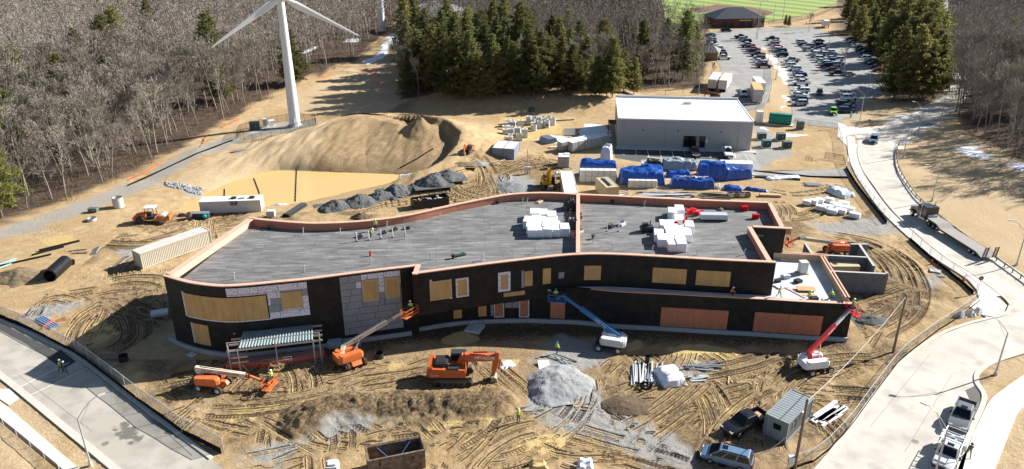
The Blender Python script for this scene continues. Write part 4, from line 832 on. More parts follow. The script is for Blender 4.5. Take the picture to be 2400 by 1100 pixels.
# ================================================================ concrete-block enclosure and generator
ZW = 3.3
enc = thing('block_enclosure', 'grey concrete-block service enclosure with open top right of the building', 'wall')
def cmu(p0, p1, zt=ZW, zb=-.2):
    a = G(*p0, ZW); c = G(*p1, ZW); wl = wall_panel([(a.x,a.y),(c.x,c.y)], 0, (c-a).length, zb, zt, -.3, .3).build('wall', M_cmu, enc)
    wall_panel([(a.x,a.y),(c.x,c.y)], 0, (c-a).length, zt, zt+.05, -.33, .36).build('coping', M_conc, enc)
    # raised courses
    Lw = (c-a).length; mb = MB(); nr = int((zt-zb)/.2); rb = random.Random(int(Lw*100))
    for r_ in range(nr):
        s = -.2*(r_ % 2)
        while s < Lw-.02:
            s0_, s1_ = max(s, 0)+.012, min(s+.4, Lw)-.012
            if s1_-s0_ > .05: wall_panel([(a.x,a.y),(c.x,c.y)], s0_, s1_, zb+r_*.2+.012, zb+r_*.2+.19, 0, rb.choice((.012,.018,.03)), mb)
            s += .4
    o = mb.build('block_face', M_cmu, wl, fix=False); o['kind'] = 'stuff'
cmu((1938,636.5),(2082,643.5)); cmu((2082.5,644),(2079,637)[0:2] if False else (2079.5,638)); cmu((1908,598),(2034,604.5)); cmu((2051,624),(2017,574)); cmu((1995,573.5),(2036,573.5)); cmu((1908,599),(1889,570))
a = G(1952,624.5,2.5); c = G(2017,624.8,2.5)
gen = thing('generator', 'beige standby generator cabinet inside the concrete-block enclosure', 'generator', ((a.x+c.x)/2, a.y+.9, 0)); Lg = (c-a).length
MB().box(-Lg/2, Lg/2, -.9, .9, .3, 2.4).build('cabinet', M_tan, gen); MB().box(-Lg/2-.06, Lg/2+.06, -.96, .96, 2.4, 2.5).build('roof', M_tan, gen); MB().box(-Lg/2-.1, Lg/2+.1, -.8, .8, 0, .3).build('skid', M_dark, gen)
MB().box(-Lg/2+.3, -Lg/2+1.0, -.3, .4, 2.5, 2.515).build('vent', M_dark, gen); text_part('maker_lettering', 'KOHLER', .36, M_dark, gen, Matrix.Translation((-.6,-.905,1.3)) @ Matrix.Rotation(RAD(90), 4, 'X'))
# ================================================================ metal-clad building
z2 = 7.0
b2 = thing('metal_building', 'grey metal-clad shed building with a bright white flat roof', 'building')
f0 = G(1446,345); f1 = G(1757,354); d2 = (f1-f0); W2 = d2.length; ang2 = math.atan2(d2.y, d2.x)
top_b = G(1446,224,z2); D2 = 21.0
b2.location = (f0.x, f0.y, 0); b2.rotation_euler = (0,0,ang2)
M_clad = mat('grey_cladding', (0.36,0.34,0.325), .55, .06, .6); M_roofw = mat('white_roof_membrane', (0.82,0.81,0.79), .6, .04, .4)
npan = 42; pw_ = W2/npan; pan = MB().box(.012, pw_-.012, -.05, 0, .45, z2-.05).mesh('wall_panel', M_clad)
MB().box(0, W2, 0, D2, 0, z2-.25).build('wall', mat('cladding_joint', (0.16,0.155,0.15), .7, .05), b2)
for i in range(npan):
    if not (20.6 <= i <= 26.4): obj('wall_panel', pan, b2, (i*pw_, 0, 0))
    else:
        obj('wall_panel', MB().box(.012, pw_-.012, -.05, 0, (3.2 if i not in (25,) else .45), z2-.05).mesh('wall_panel', M_clad), b2, (i*pw_, 0, 0))
ppan = MB().box(-.05, 0, .012, 1.0-.012, .45, z2-.05).mesh('wall_panel', M_clad)
for i in range(int(D2)): obj('wall_panel', ppan, b2, (0, i*1.0, 0)); obj('wall_panel', ppan, b2, (W2+.05, i*1.0, 0))
MB().box(-.06, W2+.06, -.08, D2+.08, 0, .45).build('plinth', M_found, b2)
MB().box(-.1, W2+.1, -.1, D2, z2-.24, z2-.02).build('roof', M_roofw, b2)
MB().box(-.15, W2+.15, D2-.05, D2+.35, z2-.3, z2+.55).build('parapet', M_lgrey, b2)
MB().box(-.15, .1, -.12, D2-.06, z2-.25, z2+.1).build('roof_edge', M_white, b2); MB().box(W2-.1, W2+.15, -.12, D2-.06, z2-.25, z2+.1).build('roof_edge', M_white, b2); MB().box(.11, W2-.11, -.14, .02, z2-.25, z2+.03).build('roof_edge', M_white, b2)
for y_ in (D2*.33, D2*.66): MB().box(.2, W2-.2, y_, y_+.08, z2-.02, z2-.005).build('roof_seam', M_lgrey, b2)
for x_ in (W2*.04, W2*.36, W2*.9): MB().box(x_, x_+.1, -.13, -.06, .45, z2-.3).build('downpipe', M_clad, b2)
x0 = 20.7*pw_; o = MB().box(x0, x0+3.35, -.02, .02, .15, 3.2).build('window', M_glass, b2)
for k_ in range(4): MB().box(x0+k_*1.1, x0+k_*1.1+.07, -.09, -.03, .15, 3.2).build('mullion', M_dark, o)
for z in (.15, 2.3, 3.13): MB().box(x0+.08, x0+3.3, -.085, -.035, z, z+.07).build('mullion', M_dark, o)
x0 = 25.9*pw_; o = MB().box(x0, x0+1.3, -.07, .02, .12, 3.1).build('door', M_glass, b2); MB().box(x0+.1, x0+.16, -.12, -.08, .9, 1.5).build('handle', M_steel, o); MB().box(x0-.08,x0,-.09,0,.1,3.18).build('frame', M_dark, o); MB().box(x0+1.3,x0+1.38,-.09,0,.1,3.18).build('frame', M_dark, o); MB().box(x0-.08,x0+1.38,-.092,0,3.11,3.2).build('frame', M_dark, o)
for x, z in ((W2*.19,4.2),(W2*.45,4.2),(W2*.77,4.2)): MB().box(x-.2,x+.2,-.2,-.05,z,z+.18).build('wall_light', M_dark, b2)
MB().box(W2*.665,W2*.665+.35,-.075,-.052,1.6,2.5).build('notice', M_white, b2); MB().box(W2*.945,W2*.945+.4,-.075,-.052,2.9,3.05).build('notice', mat('pink_tape',(.6,.4,.5),.7,0), b2); MB().box(W2*.94,W2*.94+.4,-.075,-.052,1.7,1.85).build('notice', MATS['pink_tape'], b2)
MB().box(W2*.54,W2*.54+1.9,D2*.72,D2*.72+.9,z2,z2+.5).build('roof_hatch', M_galv, b2)
for z_ in (0,1): MB().path([(W2*.57,D2*.78+z_*1.2,z2),(W2*.57,D2*.78+z_*1.2,z2+1.1),(W2*.61,D2*.78+z_*1.2,z2+1.1),(W2*.61,D2*.78+z_*1.2,z2)], .035).build('hatch_rail', mat('yellow_rail',(.6,.42,.1),.5,0), b2)
pv = MB().tube((0,0,0),(0,0,.45),.07,.07,6).tube((0,0,.45),(.2,0,.55),.07,.07,6).mesh('vent_pipe', M_galv)
for u, v in ((.07,.85),(.21,.84),(.35,.84),(.43,.83),(.65,.84),(.82,.84),(.08,.5),(.87,.5),(.1,.08),(.25,.07),(.5,.06),(.74,.05),(.92,.06)): obj('vent_pipe', pv, b2, (W2*u, D2*v, z2-.02))
MB().box(-2.0, -.06, D2*.45, D2*.62, 3.0, 3.15).build('awning', M_dark, b2); MB().box(-1.95,-1.8,D2*.5,D2*.53,0,3).build('post', M_dark, b2)
MB().box(W2+.12,W2+.5,4,5,.3,2.2).build('meter_box', M_green, b2); MB().box(W2+.12,W2+.7,10,11.5,.3,2).build('meter_box', M_green, b2)
MB().box(-.4, W2+1.2, -1.9, -.09, -.05, .15).build('pavement', M_conc, b2)
# ================================================================ vehicles
PAINT = {}
def paint(n, c, rough=.3):
    if n not in PAINT: PAINT[n] = mat('car_paint_'+n, c, rough, .04, 2, spec=.5, coat=.4)
    return PAINT[n]
for n, c in dict(white=(.72,.72,.71), silver=(.42,.43,.44), grey=(.16,.165,.17), black=(.012,.012,.014), navy=(.012,.022,.06), blue=(.02,.07,.22), maroon=(.13,.012,.02), red=(.33,.015,.015), beige=(.36,.31,.24), dark_green=(.015,.035,.028), lime=(.22,.55,.03), steel_blue=(.12,.20,.30)).items(): paint(n, c)
M_lightc = mat('headlight_glass', (.7,.72,.75), .15, 0); M_lightr = mat('tail_light', (.4,.01,.01), .3, 0); M_chrome = mat('chrome', (.6,.6,.62), .15, 0, metal=.9)
KIND = dict(  # length, width, sill, belt line stations (x, belt z), cabin bottom x0 x1, top x0 x1, roof z, wheel radius, wheel x
 sedan=(4.7,1.80,.30,[(-2.35,.78),(-2.2,.98),(-1.2,.98),(.9,.93),(1.9,.82),(2.3,.68)],-1.75,1.15,-.95,.35,1.43,.32,(-1.35,1.40)),
 suv=(4.7,1.90,.36,[(-2.35,.9),(-2.25,1.08),(-1.2,1.08),(1.0,1.06),(1.95,.98),(2.3,.8)],-2.25,1.25,-1.95,.45,1.70,.36,(-1.38,1.42)),
 pickup=(5.8,1.98,.48,[(-2.9,1.1),(-2.85,1.18),(-1.0,1.18),(1.0,1.17),(2.3,1.12),(2.85,.95)],-1.15,1.35,-.85,.55,1.90,.40,(-1.75,1.85)),
 minivan=(5.1,1.98,.30,[(-2.55,.85),(-2.45,1.05),(-1.2,1.05),(1.2,1.02),(2.1,.85),(2.5,.68)],-2.45,1.75,-2.15,.75,1.75,.33,(-1.45,1.50)),
 jeep=(4.2,1.85,.5,[(-2.0,1.1),(-1.95,1.15),(-1.0,1.15),(.6,1.15),(1.7,1.12),(1.95,1.05)],-1.95,.65,-1.9,.35,1.85,.42,(-1.2,1.3)))
def make_car(name, kind, pm, full, label, group=None, loc=(0,0,0), rz=0.0):
    Lc, W, sill, belt, cb0, cb1, ct0, ct1, zr, wr, wx = KIND[kind]; h = W/2
    t = thing(name, label, {'sedan':'car','suv':'car','pickup':'pickup truck','minivan':'van','jeep':'car'}[kind], loc, rz, group)
    rings = []
    for x, z in belt:
        e = .86 if abs(x) > Lc*.46 else 1.0
        rings.append([(x,-h*.86*e,sill),(x,-h*e,sill+.14),(x,-h*e,z-.2),(x,-h*.90*e,z),(x,h*.90*e,z),(x,h*e,z-.2),(x,h*e,sill+.14),(x,h*.86*e,sill)])
    mb = MB().loft(rings)
    zb = belt[2][1]-.02
    if kind == 'pickup':      # open bed: walls over a lower floor
        mb = MB(); rf = [r for r in rings if r[0][0] > -1.05]; x0 = -1.05
        mb.loft([[(x0,)+p[1:] for p in rings[2]]] + rf)
        for y0, y1 in ((-h, -h+.13), (h-.13, h)): mb.box(-2.88, -1.06, y0, y1, sill, 1.18)
        mb.box(-2.9, -2.78, -h+.14, h-.14, sill, 1.16); mb.box(-2.77, -1.06, -h+.13, h-.13, sill, .72)
    body = mb.build('body', pm, t, True)
    ci, co = h*.74, h*.90
    MB().loft([[(cb0,-co,zb),(cb1,-co,zb),(cb1,co,zb),(cb0,co,zb)], [(ct0,-ci,zr-.04),(ct1,-ci,zr-.04),(ct1,ci,zr-.04),(ct0,ci,zr-.04)], [(ct0+.12,-ci*.92,zr),(ct1-.12,-ci*.92,zr),(ct1-.12,ci*.92,zr),(ct0+.12,ci*.92,zr)]]).build('cabin', pm, t)
    def pane(nm, q, off):
        q = [Vector(p) for p in q]; n = (q[1]-q[0]).cross(q[3]-q[0]).normalized()*off; c = sum(q, Vector())/4
        q = [c+(p-c)*.9 for p in q]; MB().add([p+n for p in q]+[p-n*.3 for p in q], [(0,1,2,3),(7,6,5,4),(0,4,5,1),(1,5,6,2),(2,6,7,3),(3,7,4,0)]).build(nm, M_glass, t)
    zt = zr-.06; z_ = zb+.03
    pane('windscreen', [(cb1,-co,z_),(cb1,co,z_),(ct1,ci,zt),(ct1,-ci,zt)], .015); pane('rear_window', [(cb0,co,z_),(cb0,-co,z_),(ct0,-ci,zt),(ct0,ci,zt)], .015)
    lerp = lambda a, b, u: a+(b-a)*u
    for s in (-1, 1):
        for u0, u1 in (((.03,.48),(.5,.95)) if kind != 'minivan' else ((.03,.35),(.37,.68),(.7,.95))):
            q = [(lerp(cb0,cb1,u0),s*co,z_),(lerp(cb0,cb1,u1),s*co,z_),(lerp(ct0,ct1,u1),s*ci,zt),(lerp(ct0,ct1,u0),s*ci,zt)]
            pane('side_window', q if s < 0 else [q[1],q[0],q[3],q[2]], .015)
    for x in wx:
        for s in (-1, 1):
            w_ = MB().wheel((x, s*(h-.09), wr), wr, .24).build('wheel', M_rubber_c, t)
            if full: MB().tube((x, s*(h+.015), wr), (x, s*(h+.05), wr), wr*.62, wr*.55, 10).build('rim', M_rim, w_)
    if full:
        xf, xr, zf = belt[-1][0], belt[0][0], belt[-1][1]
        for s in (-1, 1):
            MB().cbox((xf-.1, s*h*.66, zf-.08), (.28,.36,.18)).build('headlight', M_lightc, t); MB().cbox((xr+.02, s*h*.80, belt[1][1]-.22), (.12,.18,.28)).build('tail_light', M_lightr, t)
            MB().cbox((cb1-.35, s*(h+.12), zb+.1), (.16,.22,.16)).build('door_mirror', pm if kind != 'pickup' else M_dark, t)
        MB().cbox((xf+.0, 0, zf-.14), (.08,h*.9,.22)).build('grille', M_chrome if kind == 'pickup' else M_dark, t); MB().cbox((xf+.02, 0, sill+.1), (.16,h*1.75,.2)).build('bumper', M_dark, t); MB().cbox((xr-.02, 0, sill+.12), (.16,h*1.75,.2)).build('bumper', M_chrome if kind == 'pickup' else M_dark, t)
        if kind in ('minivan','pickup'): MB().box(.0, .55, -.32, .32, zr+.002, zr+.02).build('sunroof', M_glass, t)
    return t
GL = .02
def road(px, py): p = G(px, py); p.z = GL; return p
def hd(p0, p1): a = G(*p0); c = G(*p1); return math.atan2(c.y-a.y, c.x-a.x)
t = make_car('pickup_truck', 'pickup', PAINT['black'], True, 'black crew-cab pickup parked beside the grey striped container', loc=road(1745,1003), rz=hd((1778,985),(1700,1020)))
MB().box(-2.3,-1.5,-.5,.6,.72,1.0).build('load', mat('load_boxes', (.5,.3,.2), .8, .2, 2), t)
t = make_car('minivan', 'minivan', PAINT['steel_blue'], True, 'blue-grey minivan on the gravel at the bottom edge', loc=road(1702,1083), rz=hd((1745,1095),(1660,1072)))
for s in (-1,1): MB().box(-1.9,.5,s*.62-.03,s*.62+.03,1.75,1.82).build('roof_rail', M_dark, t)
make_car('pickup_truck', 'pickup', PAINT['grey'], True, 'dark grey pickup parked at the kerb behind the white service truck', loc=road(2252,985), rz=hd((2266,950),(2236,1020)))
t = make_car('service_truck', 'pickup', PAINT['white'], True, 'white service truck with ladder rack and tool boxes at the kerb', loc=road(2220,1075), rz=hd((2240,1035),(2203,1110)))
for s in (-1,1): MB().box(-2.8,-1.15,s*1.05-.22,s*1.05+.22,.75,1.45).build('tool_box', M_white, t); MB().path([(-2.7,s*.95,1.45),(-2.7,s*.95,2.1),(1.0,s*.95,2.1),(1.7,s*.95,1.2)], .04).build('rack_rail', M_galv, t)
for x in (-2.6,-1.7,-.8,.2,.9): MB().bar((x,-.95,2.12),(x,.95,2.12),.06).build('rack_bar', M_galv, t)
rc = random.Random(4); mb = MB()
for i in range(9): MB().cbox((rc.uniform(-2.5,-1.3), rc.uniform(-.6,.6), rc.uniform(.85,1.2)), (rc.uniform(.2,.6),rc.uniform(.15,.4),rc.uniform(.15,.4)), rc.uniform(0,3)).build('equipment', rc.choice((M_blue,M_dark,M_lgrey,M_steel)), t)
make_car('car', 'suv', PAINT['steel_blue'], True, 'grey-blue car driving on the bend of the upper road', loc=road(2047,333), rz=hd((2048,325),(2043,342)))
make_car('pickup_truck', 'pickup', PAINT['black'], True, 'dark pickup parked on the blue hatching before the metal building', loc=G(1627,364)+Vector((0,0,.08)), rz=hd((1620,350),(1631,376)))
make_car('pickup_truck', 'pickup', PAINT['white'], True, 'white pickup parked at the right end of the metal building', loc=G(1704,365)+Vector((0,0,.08)), rz=hd((1697,350),(1709,376)))
make_car('jeep', 'jeep', PAINT['lime'], True, 'bright lime green off-road car at the car park entrance', loc=road(1952,268), rz=hd((1951,255),(1953,275)))
make_car('car', 'suv', PAINT['black'], True, 'black car driving down the middle lane of the car park', loc=road(1920,222), rz=hd((1921,210),(1919,232)))
make_car('pickup_truck', 'pickup', PAINT['white'], True, 'white pickup with toolboxes parked beside the tan-roofed trailer', loc=road(1743,225), rz=hd((1743,212),(1742,234)))
make_car('van', 'minivan', PAINT['black'], True, 'black van parked before the brick field house', loc=road(1702,75), rz=0.05)
# ---- cars in the car park
protos = {}
for kd in ('sedan','suv','pickup'):
    protos[kd] = None
ROWS = {
 'left edge of the left lot': ('left lot edge row', math.pi, [(240,297,'sedan','navy'),(236,313,'suv','black'),(235,329,'sedan','grey'),(240,345,'suv','silver'),(246,361,'sedan','navy'),(256,381,'sedan','black'),(275,402,'sedan','silver'),(297,420,'suv','white'),(306,437,'sedan','navy'),(318,453,'suv','black'),(328,473,'suv','navy'),(348,500,'pickup','white')]),
 'b': ('row left of the grassy strip', 0, [(500,321,'pickup','navy'),(525,340,'suv','silver'),(542,358,'suv','black'),(545,378,'sedan','white'),(558,397,'pickup','black'),(588,413,'suv','maroon'),(600,432,'pickup','red'),(612,447,'suv','navy'),(640,472,'pickup','maroon'),(655,501,'suv','grey'),(657,526,'sedan','white'),(672,546,'suv','silver'),(695,571,'pickup','maroon')]),
 'c': ('upper row right of grassy strip', math.pi, [(765,337,'pickup','black'),(775,380,'suv','beige'),(805,403,'sedan','red'),(812,420,'sedan','navy'),(840,441,'suv','black'),(850,459,'sedan','dark_green'),(850,477,'suv','black'),(790,358,'sedan','silver'),(830,430,'suv','white')]),
 'd': ('lower row right of grassy strip', math.pi, [(935,522,'pickup','silver'),(915,547,'sedan','navy'),(940,567,'suv','black'),(957,597,'suv','white'),(998,634,'sedan','blue'),(1003,656,'suv','navy'),(1015,680,'suv','white'),(1015,720,'pickup','white'),(1020,767,'sedan','white'),(1018,788,'suv','white'),(995,820,'sedan','white'),(1000,864,'suv','navy'),(1000,895,'suv','silver')]),
 'e': ('middle block, left column', 0, [(1020,363,'suv','white'),(1035,386,'sedan','navy'),(1080,397,'suv','navy'),(1075,430,'suv','silver'),(1130,464,'suv','white'),(1150,486,'sedan','grey'),(1185,504,'suv','white'),(1190,526,'sedan','silver'),(1213,549,'suv','silver'),(1227,568,'suv','navy'),(1290,601,'sedan','maroon')]),
 'f': ('middle block, right column', math.pi, [(1165,353,'sedan','black'),(1180,387,'suv','black'),(1212,433,'sedan','white'),(1250,452,'suv','white'),(1325,488,'sedan','grey'),(1330,512,'suv','white'),(1335,541,'sedan','white'),(1325,637,'pickup','dark_green'),(1415,641,'sedan','silver'),(1240,470,'suv','silver'),(1265,500,'sedan','silver'),(1275,525,'suv','blue'),(1200,410,'sedan','navy'),(1300,560,'suv','white'),(1290,470,'sedan','white')]),
 'g': ('row under the pines', math.pi, [(1440,335,'sedan','black'),(1470,360,'suv','black'),(1522,411,'sedan','navy'),(1530,436,'suv','black'),(1565,456,'suv','blue'),(1580,486,'sedan','black'),(1590,503,'suv','silver'),(1600,523,'sedan','white'),(1640,549,'suv','dark_green'),(1665,577,'sedan','black'),(1683,606,'sedan','red'),(1495,385,'suv','silver'),(1610,535,'suv','navy'),(1505,398,'sedan','white')]),
 'h': ('short row at car park entrance', 0, [(1415,810,'suv','white'),(1430,847,'suv','white'),(1405,880,'sedan','navy'),(1388,902,'suv','black'),(1402,926,'sedan','navy'),(1405,957,'suv','navy')])}
for key, (where, r0, lst) in ROWS.items():
    for i, (zx, zy, kd, pc) in enumerate(lst):
        if pc in ('black','navy') and rc.random() < .3: pc = rc.choice(('silver','white','silver','steel_blue'))
        lab = '%s %s, %s from far end of %s' % (pc.replace('_',' '), {'sedan':'saloon car','suv':'tall car','pickup':'pickup'}[kd], ordinal(i), where)
        loc = road(1600+zx/3.666, zy/3.666+3.2); rz = r0 + RAD(rc.uniform(-4, 4)) + RAD(-5)
        if rc.random() < .3: rz += math.pi
        if protos[kd] is None:
            protos[kd] = make_car('parked_car' if kd != 'pickup' else 'parked_pickup', kd, PAINT[pc], False, lab, 'cars parked in the car park', loc, rz); protos[kd+'_c'] = PAINT[pc]; index_kids(protos[kd])
        else: dup(protos[kd], loc, rz, lab, 'cars parked in the car park', {protos[kd+'_c'].name: PAINT[pc]})
# ---- box truck beside the pines
t = thing('box_truck', 'white box truck parked at the far end of the car park', 'truck', road(1934,64), RAD(80))
MB().box(-3.2,1.2,-1.2,1.2,.9,3.3).build('box', M_white, t); MB().side([(1.25,.6),(3.0,.6),(3.0,1.4),(2.5,2.3),(1.25,2.3)],-1.0,1.0).build('cab', M_white, t); MB().box(2.55,2.8,-.85,.85,1.5,2.1).build('windscreen', M_glass, t)
for x in (-2,2.1):
    for s in (-1,1): MB().wheel((x,s*.95,.45),.45,.3).build('wheel', M_rubber_c, t)
# ================================================================ flatbed truck
ft = thing('flatbed_truck', 'black tractor unit with long wooden-decked lowboy trailer on the upper road', 'truck', road(2222,552), hd((2315,606),(2142,498)))
Lt = (G(2315,606)-G(2142,498)).length; xr = -Lt/2; xf = Lt/2
MB().side([(xf-2.2,.7),(xf,.7),(xf,1.55),(xf-.2,1.7),(xf-2.2,1.85)],-.85,.85).build('bonnet', PAINT['black'], ft)
MB().box(xf-3.5,xf-2.2,-1.05,1.05,.8,2.9).build('cab', PAINT['black'], ft); MB().box(xf-4.9,xf-3.5,-1.15,1.15,.8,3.1).build('sleeper', PAINT['black'], ft)
MB().box(xf-2.24,xf-2.16,-.9,.9,1.95,2.7).build('windscreen', M_glass, ft)
for s in (-1,1):
    MB().box(xf-3.3,xf-2.4,s*1.06-.02,s*1.06+.02,1.9,2.6).build('side_window', M_glass, ft); MB().tube((xf-3.55,s*1.2,.9),(xf-3.55,s*1.2,3.7),.09,.09,8).build('exhaust_stack', M_chrome, ft); MB().tube((xf-4.8,s*1.0,.75),(xf-3.3,s*1.0,.75),.33,.33,10).build('fuel_tank', M_chrome, ft)
    MB().side([(xf-1.6,.95),(xf-1.5,1.15),(xf-.3,1.15),(xf-.1,.8),(xf-.2,.95)],s*1.02-.2,s*1.02+.2).build('fender', PAINT['black'], ft)
MB().box(xf-7.6,xf-.2,-.45,.45,.6,.95).build('chassis', M_dark, ft); MB().box(xf-5.3,xf-4.92,-.8,.8,1.0,1.8).build('headache_box', M_lgrey, ft)
for x in (xf-.95, xf-6.0, xf-7.2):
    for s in (-1,1): w_ = MB().wheel((x,s*.92,.52),.52,.42 if x < xf-2 else .3).build('wheel', M_rubber_c, ft); MB().tube((x,s*1.1,.52),(x,s*1.16,.52),.28,.22,10).build('rim', M_chrome, w_)
deck = mat('trailer_planks', (.33,.30,.27), .8, .18, 2, .1, 8, stretch=(.3,3,1))
prof = [(xf-5.6,1.45),(xf-8.2,1.45),(xf-9.4,.98),(xr+1.4,.98),(xr,.55)]
for a, c in zip(prof[:-1], prof[1:]):
    nb = 6
    for j in range(nb): y0 = -1.28+j*2.56/nb; MB().loft([[(p[0],y0+.01,p[1]-.1),(p[0],y0+2.56/nb-.01,p[1]-.1),(p[0],y0+2.56/nb-.01,p[1]),(p[0],y0+.01,p[1])] for p in (a, c)]).build('deck_plank', deck, ft)
    for s in (-1,1): MB().loft([[(p[0],s*1.33-.04,p[1]-.3),(p[0],s*1.33+.04,p[1]-.3),(p[0],s*1.33+.04,p[1]+.01),(p[0],s*1.33-.04,p[1]+.01)] for p in (a, c)]).build('side_rail', M_dark, ft)
MB().box(xr+1.2,xf-9.2,-.4,.4,.5,.86).build('trailer_beam', M_dark, ft)
for x in (xr+1.9, xr+3.0):
    for s in (-1,1): w_ = MB().wheel((x,s*1.02,.42),.42,.46).build('wheel', M_rubber_c, ft); MB().tube((x,s*1.24,.42),(x,s*1.3,.42),.22,.18,10).build('rim', M_lgrey, w_)
for s in (-1,1):
    rp = MB()
    for e in (-.28,.28): rp.bar((xr-.05,s*.85+e,.55),(xr-.3,s*.85+e,2.4),.08,.14)
    for q in range(8): z = .6+q*.24; rp.bar((xr-.06-(z-.55)*.135,s*.85-.26,z),(xr-.06-(z-.55)*.135,s*.85+.26,z),.08,.1)
    rp.build('loading_ramp', M_dark, ft)
# ================================================================ boom lifts
def hull(x0, x1, y0, y1, z0, z1, ch=.25, top=.9):
    def ring(z, k): return [((x0+x1)/2+(p[0]-(x0+x1)/2)*k, (y0+y1)/2+(p[1]-(y0+y1)/2)*k, z) for p in ((x0+ch,y0),(x1-ch,y0),(x1,y0+ch),(x1,y1-ch),(x1-ch,y1),(x0+ch,y1),(x0,y1-ch),(x0,y0+ch))]
    return [ring(z0, .94), ring(z0+.15, 1), ring(z1-.25, 1), ring(z1, top)]
def boom_lift(label, base, crz, trz, pivot, elbow, tip, body_m, boom_m, boom2_m, cw_m, basket_m, brz, chassis_m=None, word=None, word2=None, wordm=None, wheelr=.5, split=.62, knuckle=None):
    t = thing('boom_lift', label, 'boom lift', base); O = Vector(base)
    Mc = Matrix.Rotation(crz, 4, 'Z'); Mt = Matrix.Rotation(trz, 4, 'Z'); chassis_m = chassis_m or body_m
    mb = MB().side([(-1.6,.45),(1.6,.45),(1.75,.6),(1.4,.95),(-1.4,.95),(-1.75,.6)],-.62,.62); mb.box(-1.35,-1.05,-1.05,1.05,.4,.65); mb.box(1.05,1.35,-1.05,1.05,.4,.65); mb.xf(Mc).build('chassis', chassis_m, t)
    for x in (-1.25,1.25):
        for s in (-1,1):
            c = Mc @ Vector((x,s*1.08,wheelr)); ax = (Mc @ Vector((0,1,0))); w_ = MB().wheel(c, wheelr, .38, 14, ax).build('wheel', M_rubber, t); MB().tube(c+ax*s*.2, c+ax*s*.24, wheelr*.55, wheelr*.5, 10).build('rim', M_lgrey, w_)
    MB().tube((0,0,.9),(0,0,1.1),.55,.55,14).build('turntable', M_dark, t)
    for s in (-1,1): MB().loft(hull(-1.9,1.15,s*.75-.45,s*.75+.45,1.0,1.95)).xf(Mt).build('engine_cover' if s > 0 else 'tank_cover', body_m, t)
    MB().loft(hull(-2.15,-1.3,-1.15,1.15,.95,1.85,.3)).xf(Mt).build('counterweight', cw_m, t)
    MB().box(-1.2,.9,-.29,.29,1.0,1.5).xf(Mt).build('turret_frame', M_dark, t)
    p, e, q = Vector(pivot)-O, Vector(elbow)-O, Vector(tip)-O
    if knuckle is not None:
        kn = Vector(knuckle)-O; a0 = Mt @ Vector((.9,0,1.5)); MB().bar(a0, kn, .34, .42).build('lower_boom', body_m, t); MB().bar(kn, p, .4, .55).build('knuckle', body_m, t)
    else: MB().bar(Mt @ Vector((-1.35,0,1.35)), p, .5, .55).build('boom_mount', boom_m, t)
    d = (e-p); m_ = p + d*split
    b1 = MB().bar(p-d.normalized()*.25, m_, .42, .55).build('boom', boom_m, t); MB().bar(m_-d.normalized()*.4, e, .30, .38).build('boom_section', boom2_m, t)
    a0 = Mt @ Vector((.2,0,1.5)); MB().tube(a0, p+d*.28+Vector((0,0,-.25)), .09, .07, 8).build('lift_cylinder', M_steel, t)
    MB().bar(e, q+Vector((0,0,.25)), .22, .26).build('jib', basket_m, t); MB().tube(e-Vector((0,0,.3)), e+Vector((0,0,.2)), .16, .16, 8).build('boom_head', M_dark, t)
    MB().tube(p+d*.05+Vector((0,0,.33)), p+d*.97+Vector((0,0,.24)), .04, .04, 5).build('hose', M_dark, t)
    Mb = Matrix.Translation(q) @ Matrix.Rotation(brz, 4, 'Z'); bk = MB().box(-.45,.45,-1.15,1.15,0,.07).xf(Mb).build('basket', basket_m, t)
    for z in (.55,1.05):
        c4 = [(-.45,-1.15),(.45,-1.15),(.45,1.15),(-.45,1.15)]
        for a_, b_ in zip(c4, c4[1:]+c4[:1]): MB().bar(Mb @ Vector((*a_,z)), Mb @ Vector((*b_,z)), .05).build('rail', basket_m, bk)
    for x, y in ((-.45,-1.15),(.45,-1.15),(.45,1.15),(-.45,1.15),(-.45,0),(.45,0)): MB().bar(Mb @ Vector((x,y,.05)), Mb @ Vector((x,y,1.05)), .05).build('rail_post', basket_m, bk)
    MB().box(-.3,.0,-.35,.35,.75,1.15).xf(Mb).build('control_box', M_dark, bk)
    if word:
        for wd_, f, sz in word:
            dn = d.normalized(); dirx = dn if dn.x > 0 else -dn; nrm = Vector((0,-1,0)); nrm = (nrm - nrm.dot(dirx)*dirx).normalized(); up = nrm.cross(dirx).normalized()
            R3 = Matrix((dirx, up, nrm)).transposed().to_4x4(); hw = .225 if f < split else .165
            text_part('boom_lettering', wd_, sz, wordm, t, Matrix.Translation(p + d*f + nrm*hw) @ R3, .006)
    return t
def Pxy(x, y, Y): return AY(x, y, Y)
b0 = G(503,908); b0.z = gz(b0.x, b0.y)-.03; Yb = b0.y
boom_lift('orange boom lift with its cream boom lowered, standing left of the excavator', b0, RAD(-14), RAD(-4), AY(463,864,Yb+.3), AY(583,881,Yb), G(634,905,.45), M_orange, M_cream, M_orange, M_dark, M_orange, RAD(-12), word=[('STRICKLAND',.62,.42),('JLG LIFT',.2,.36)], wordm=M_dkred, split=.93)
b1 = G(826,850); b1.z = gz(b1.x,b1.y)-.03
boom_lift('orange boom lift with raised cream boom reaching the grey insulated facade', b1, RAD(-55), RAD(35), AY(806,812,b1.y+.6), AY(944,731,82.7), AY(960,739,83.0), M_orange, M_cream, M_cream, M_orange, M_orange, RAD(-35), word=[('STRICKLAND',.68,.4),('JLG LIFT',.24,.36)], wordm=M_ltblue, split=.72)
b2_ = G(1428,815); b2_.z = gz(b2_.x,b2_.y)-.03
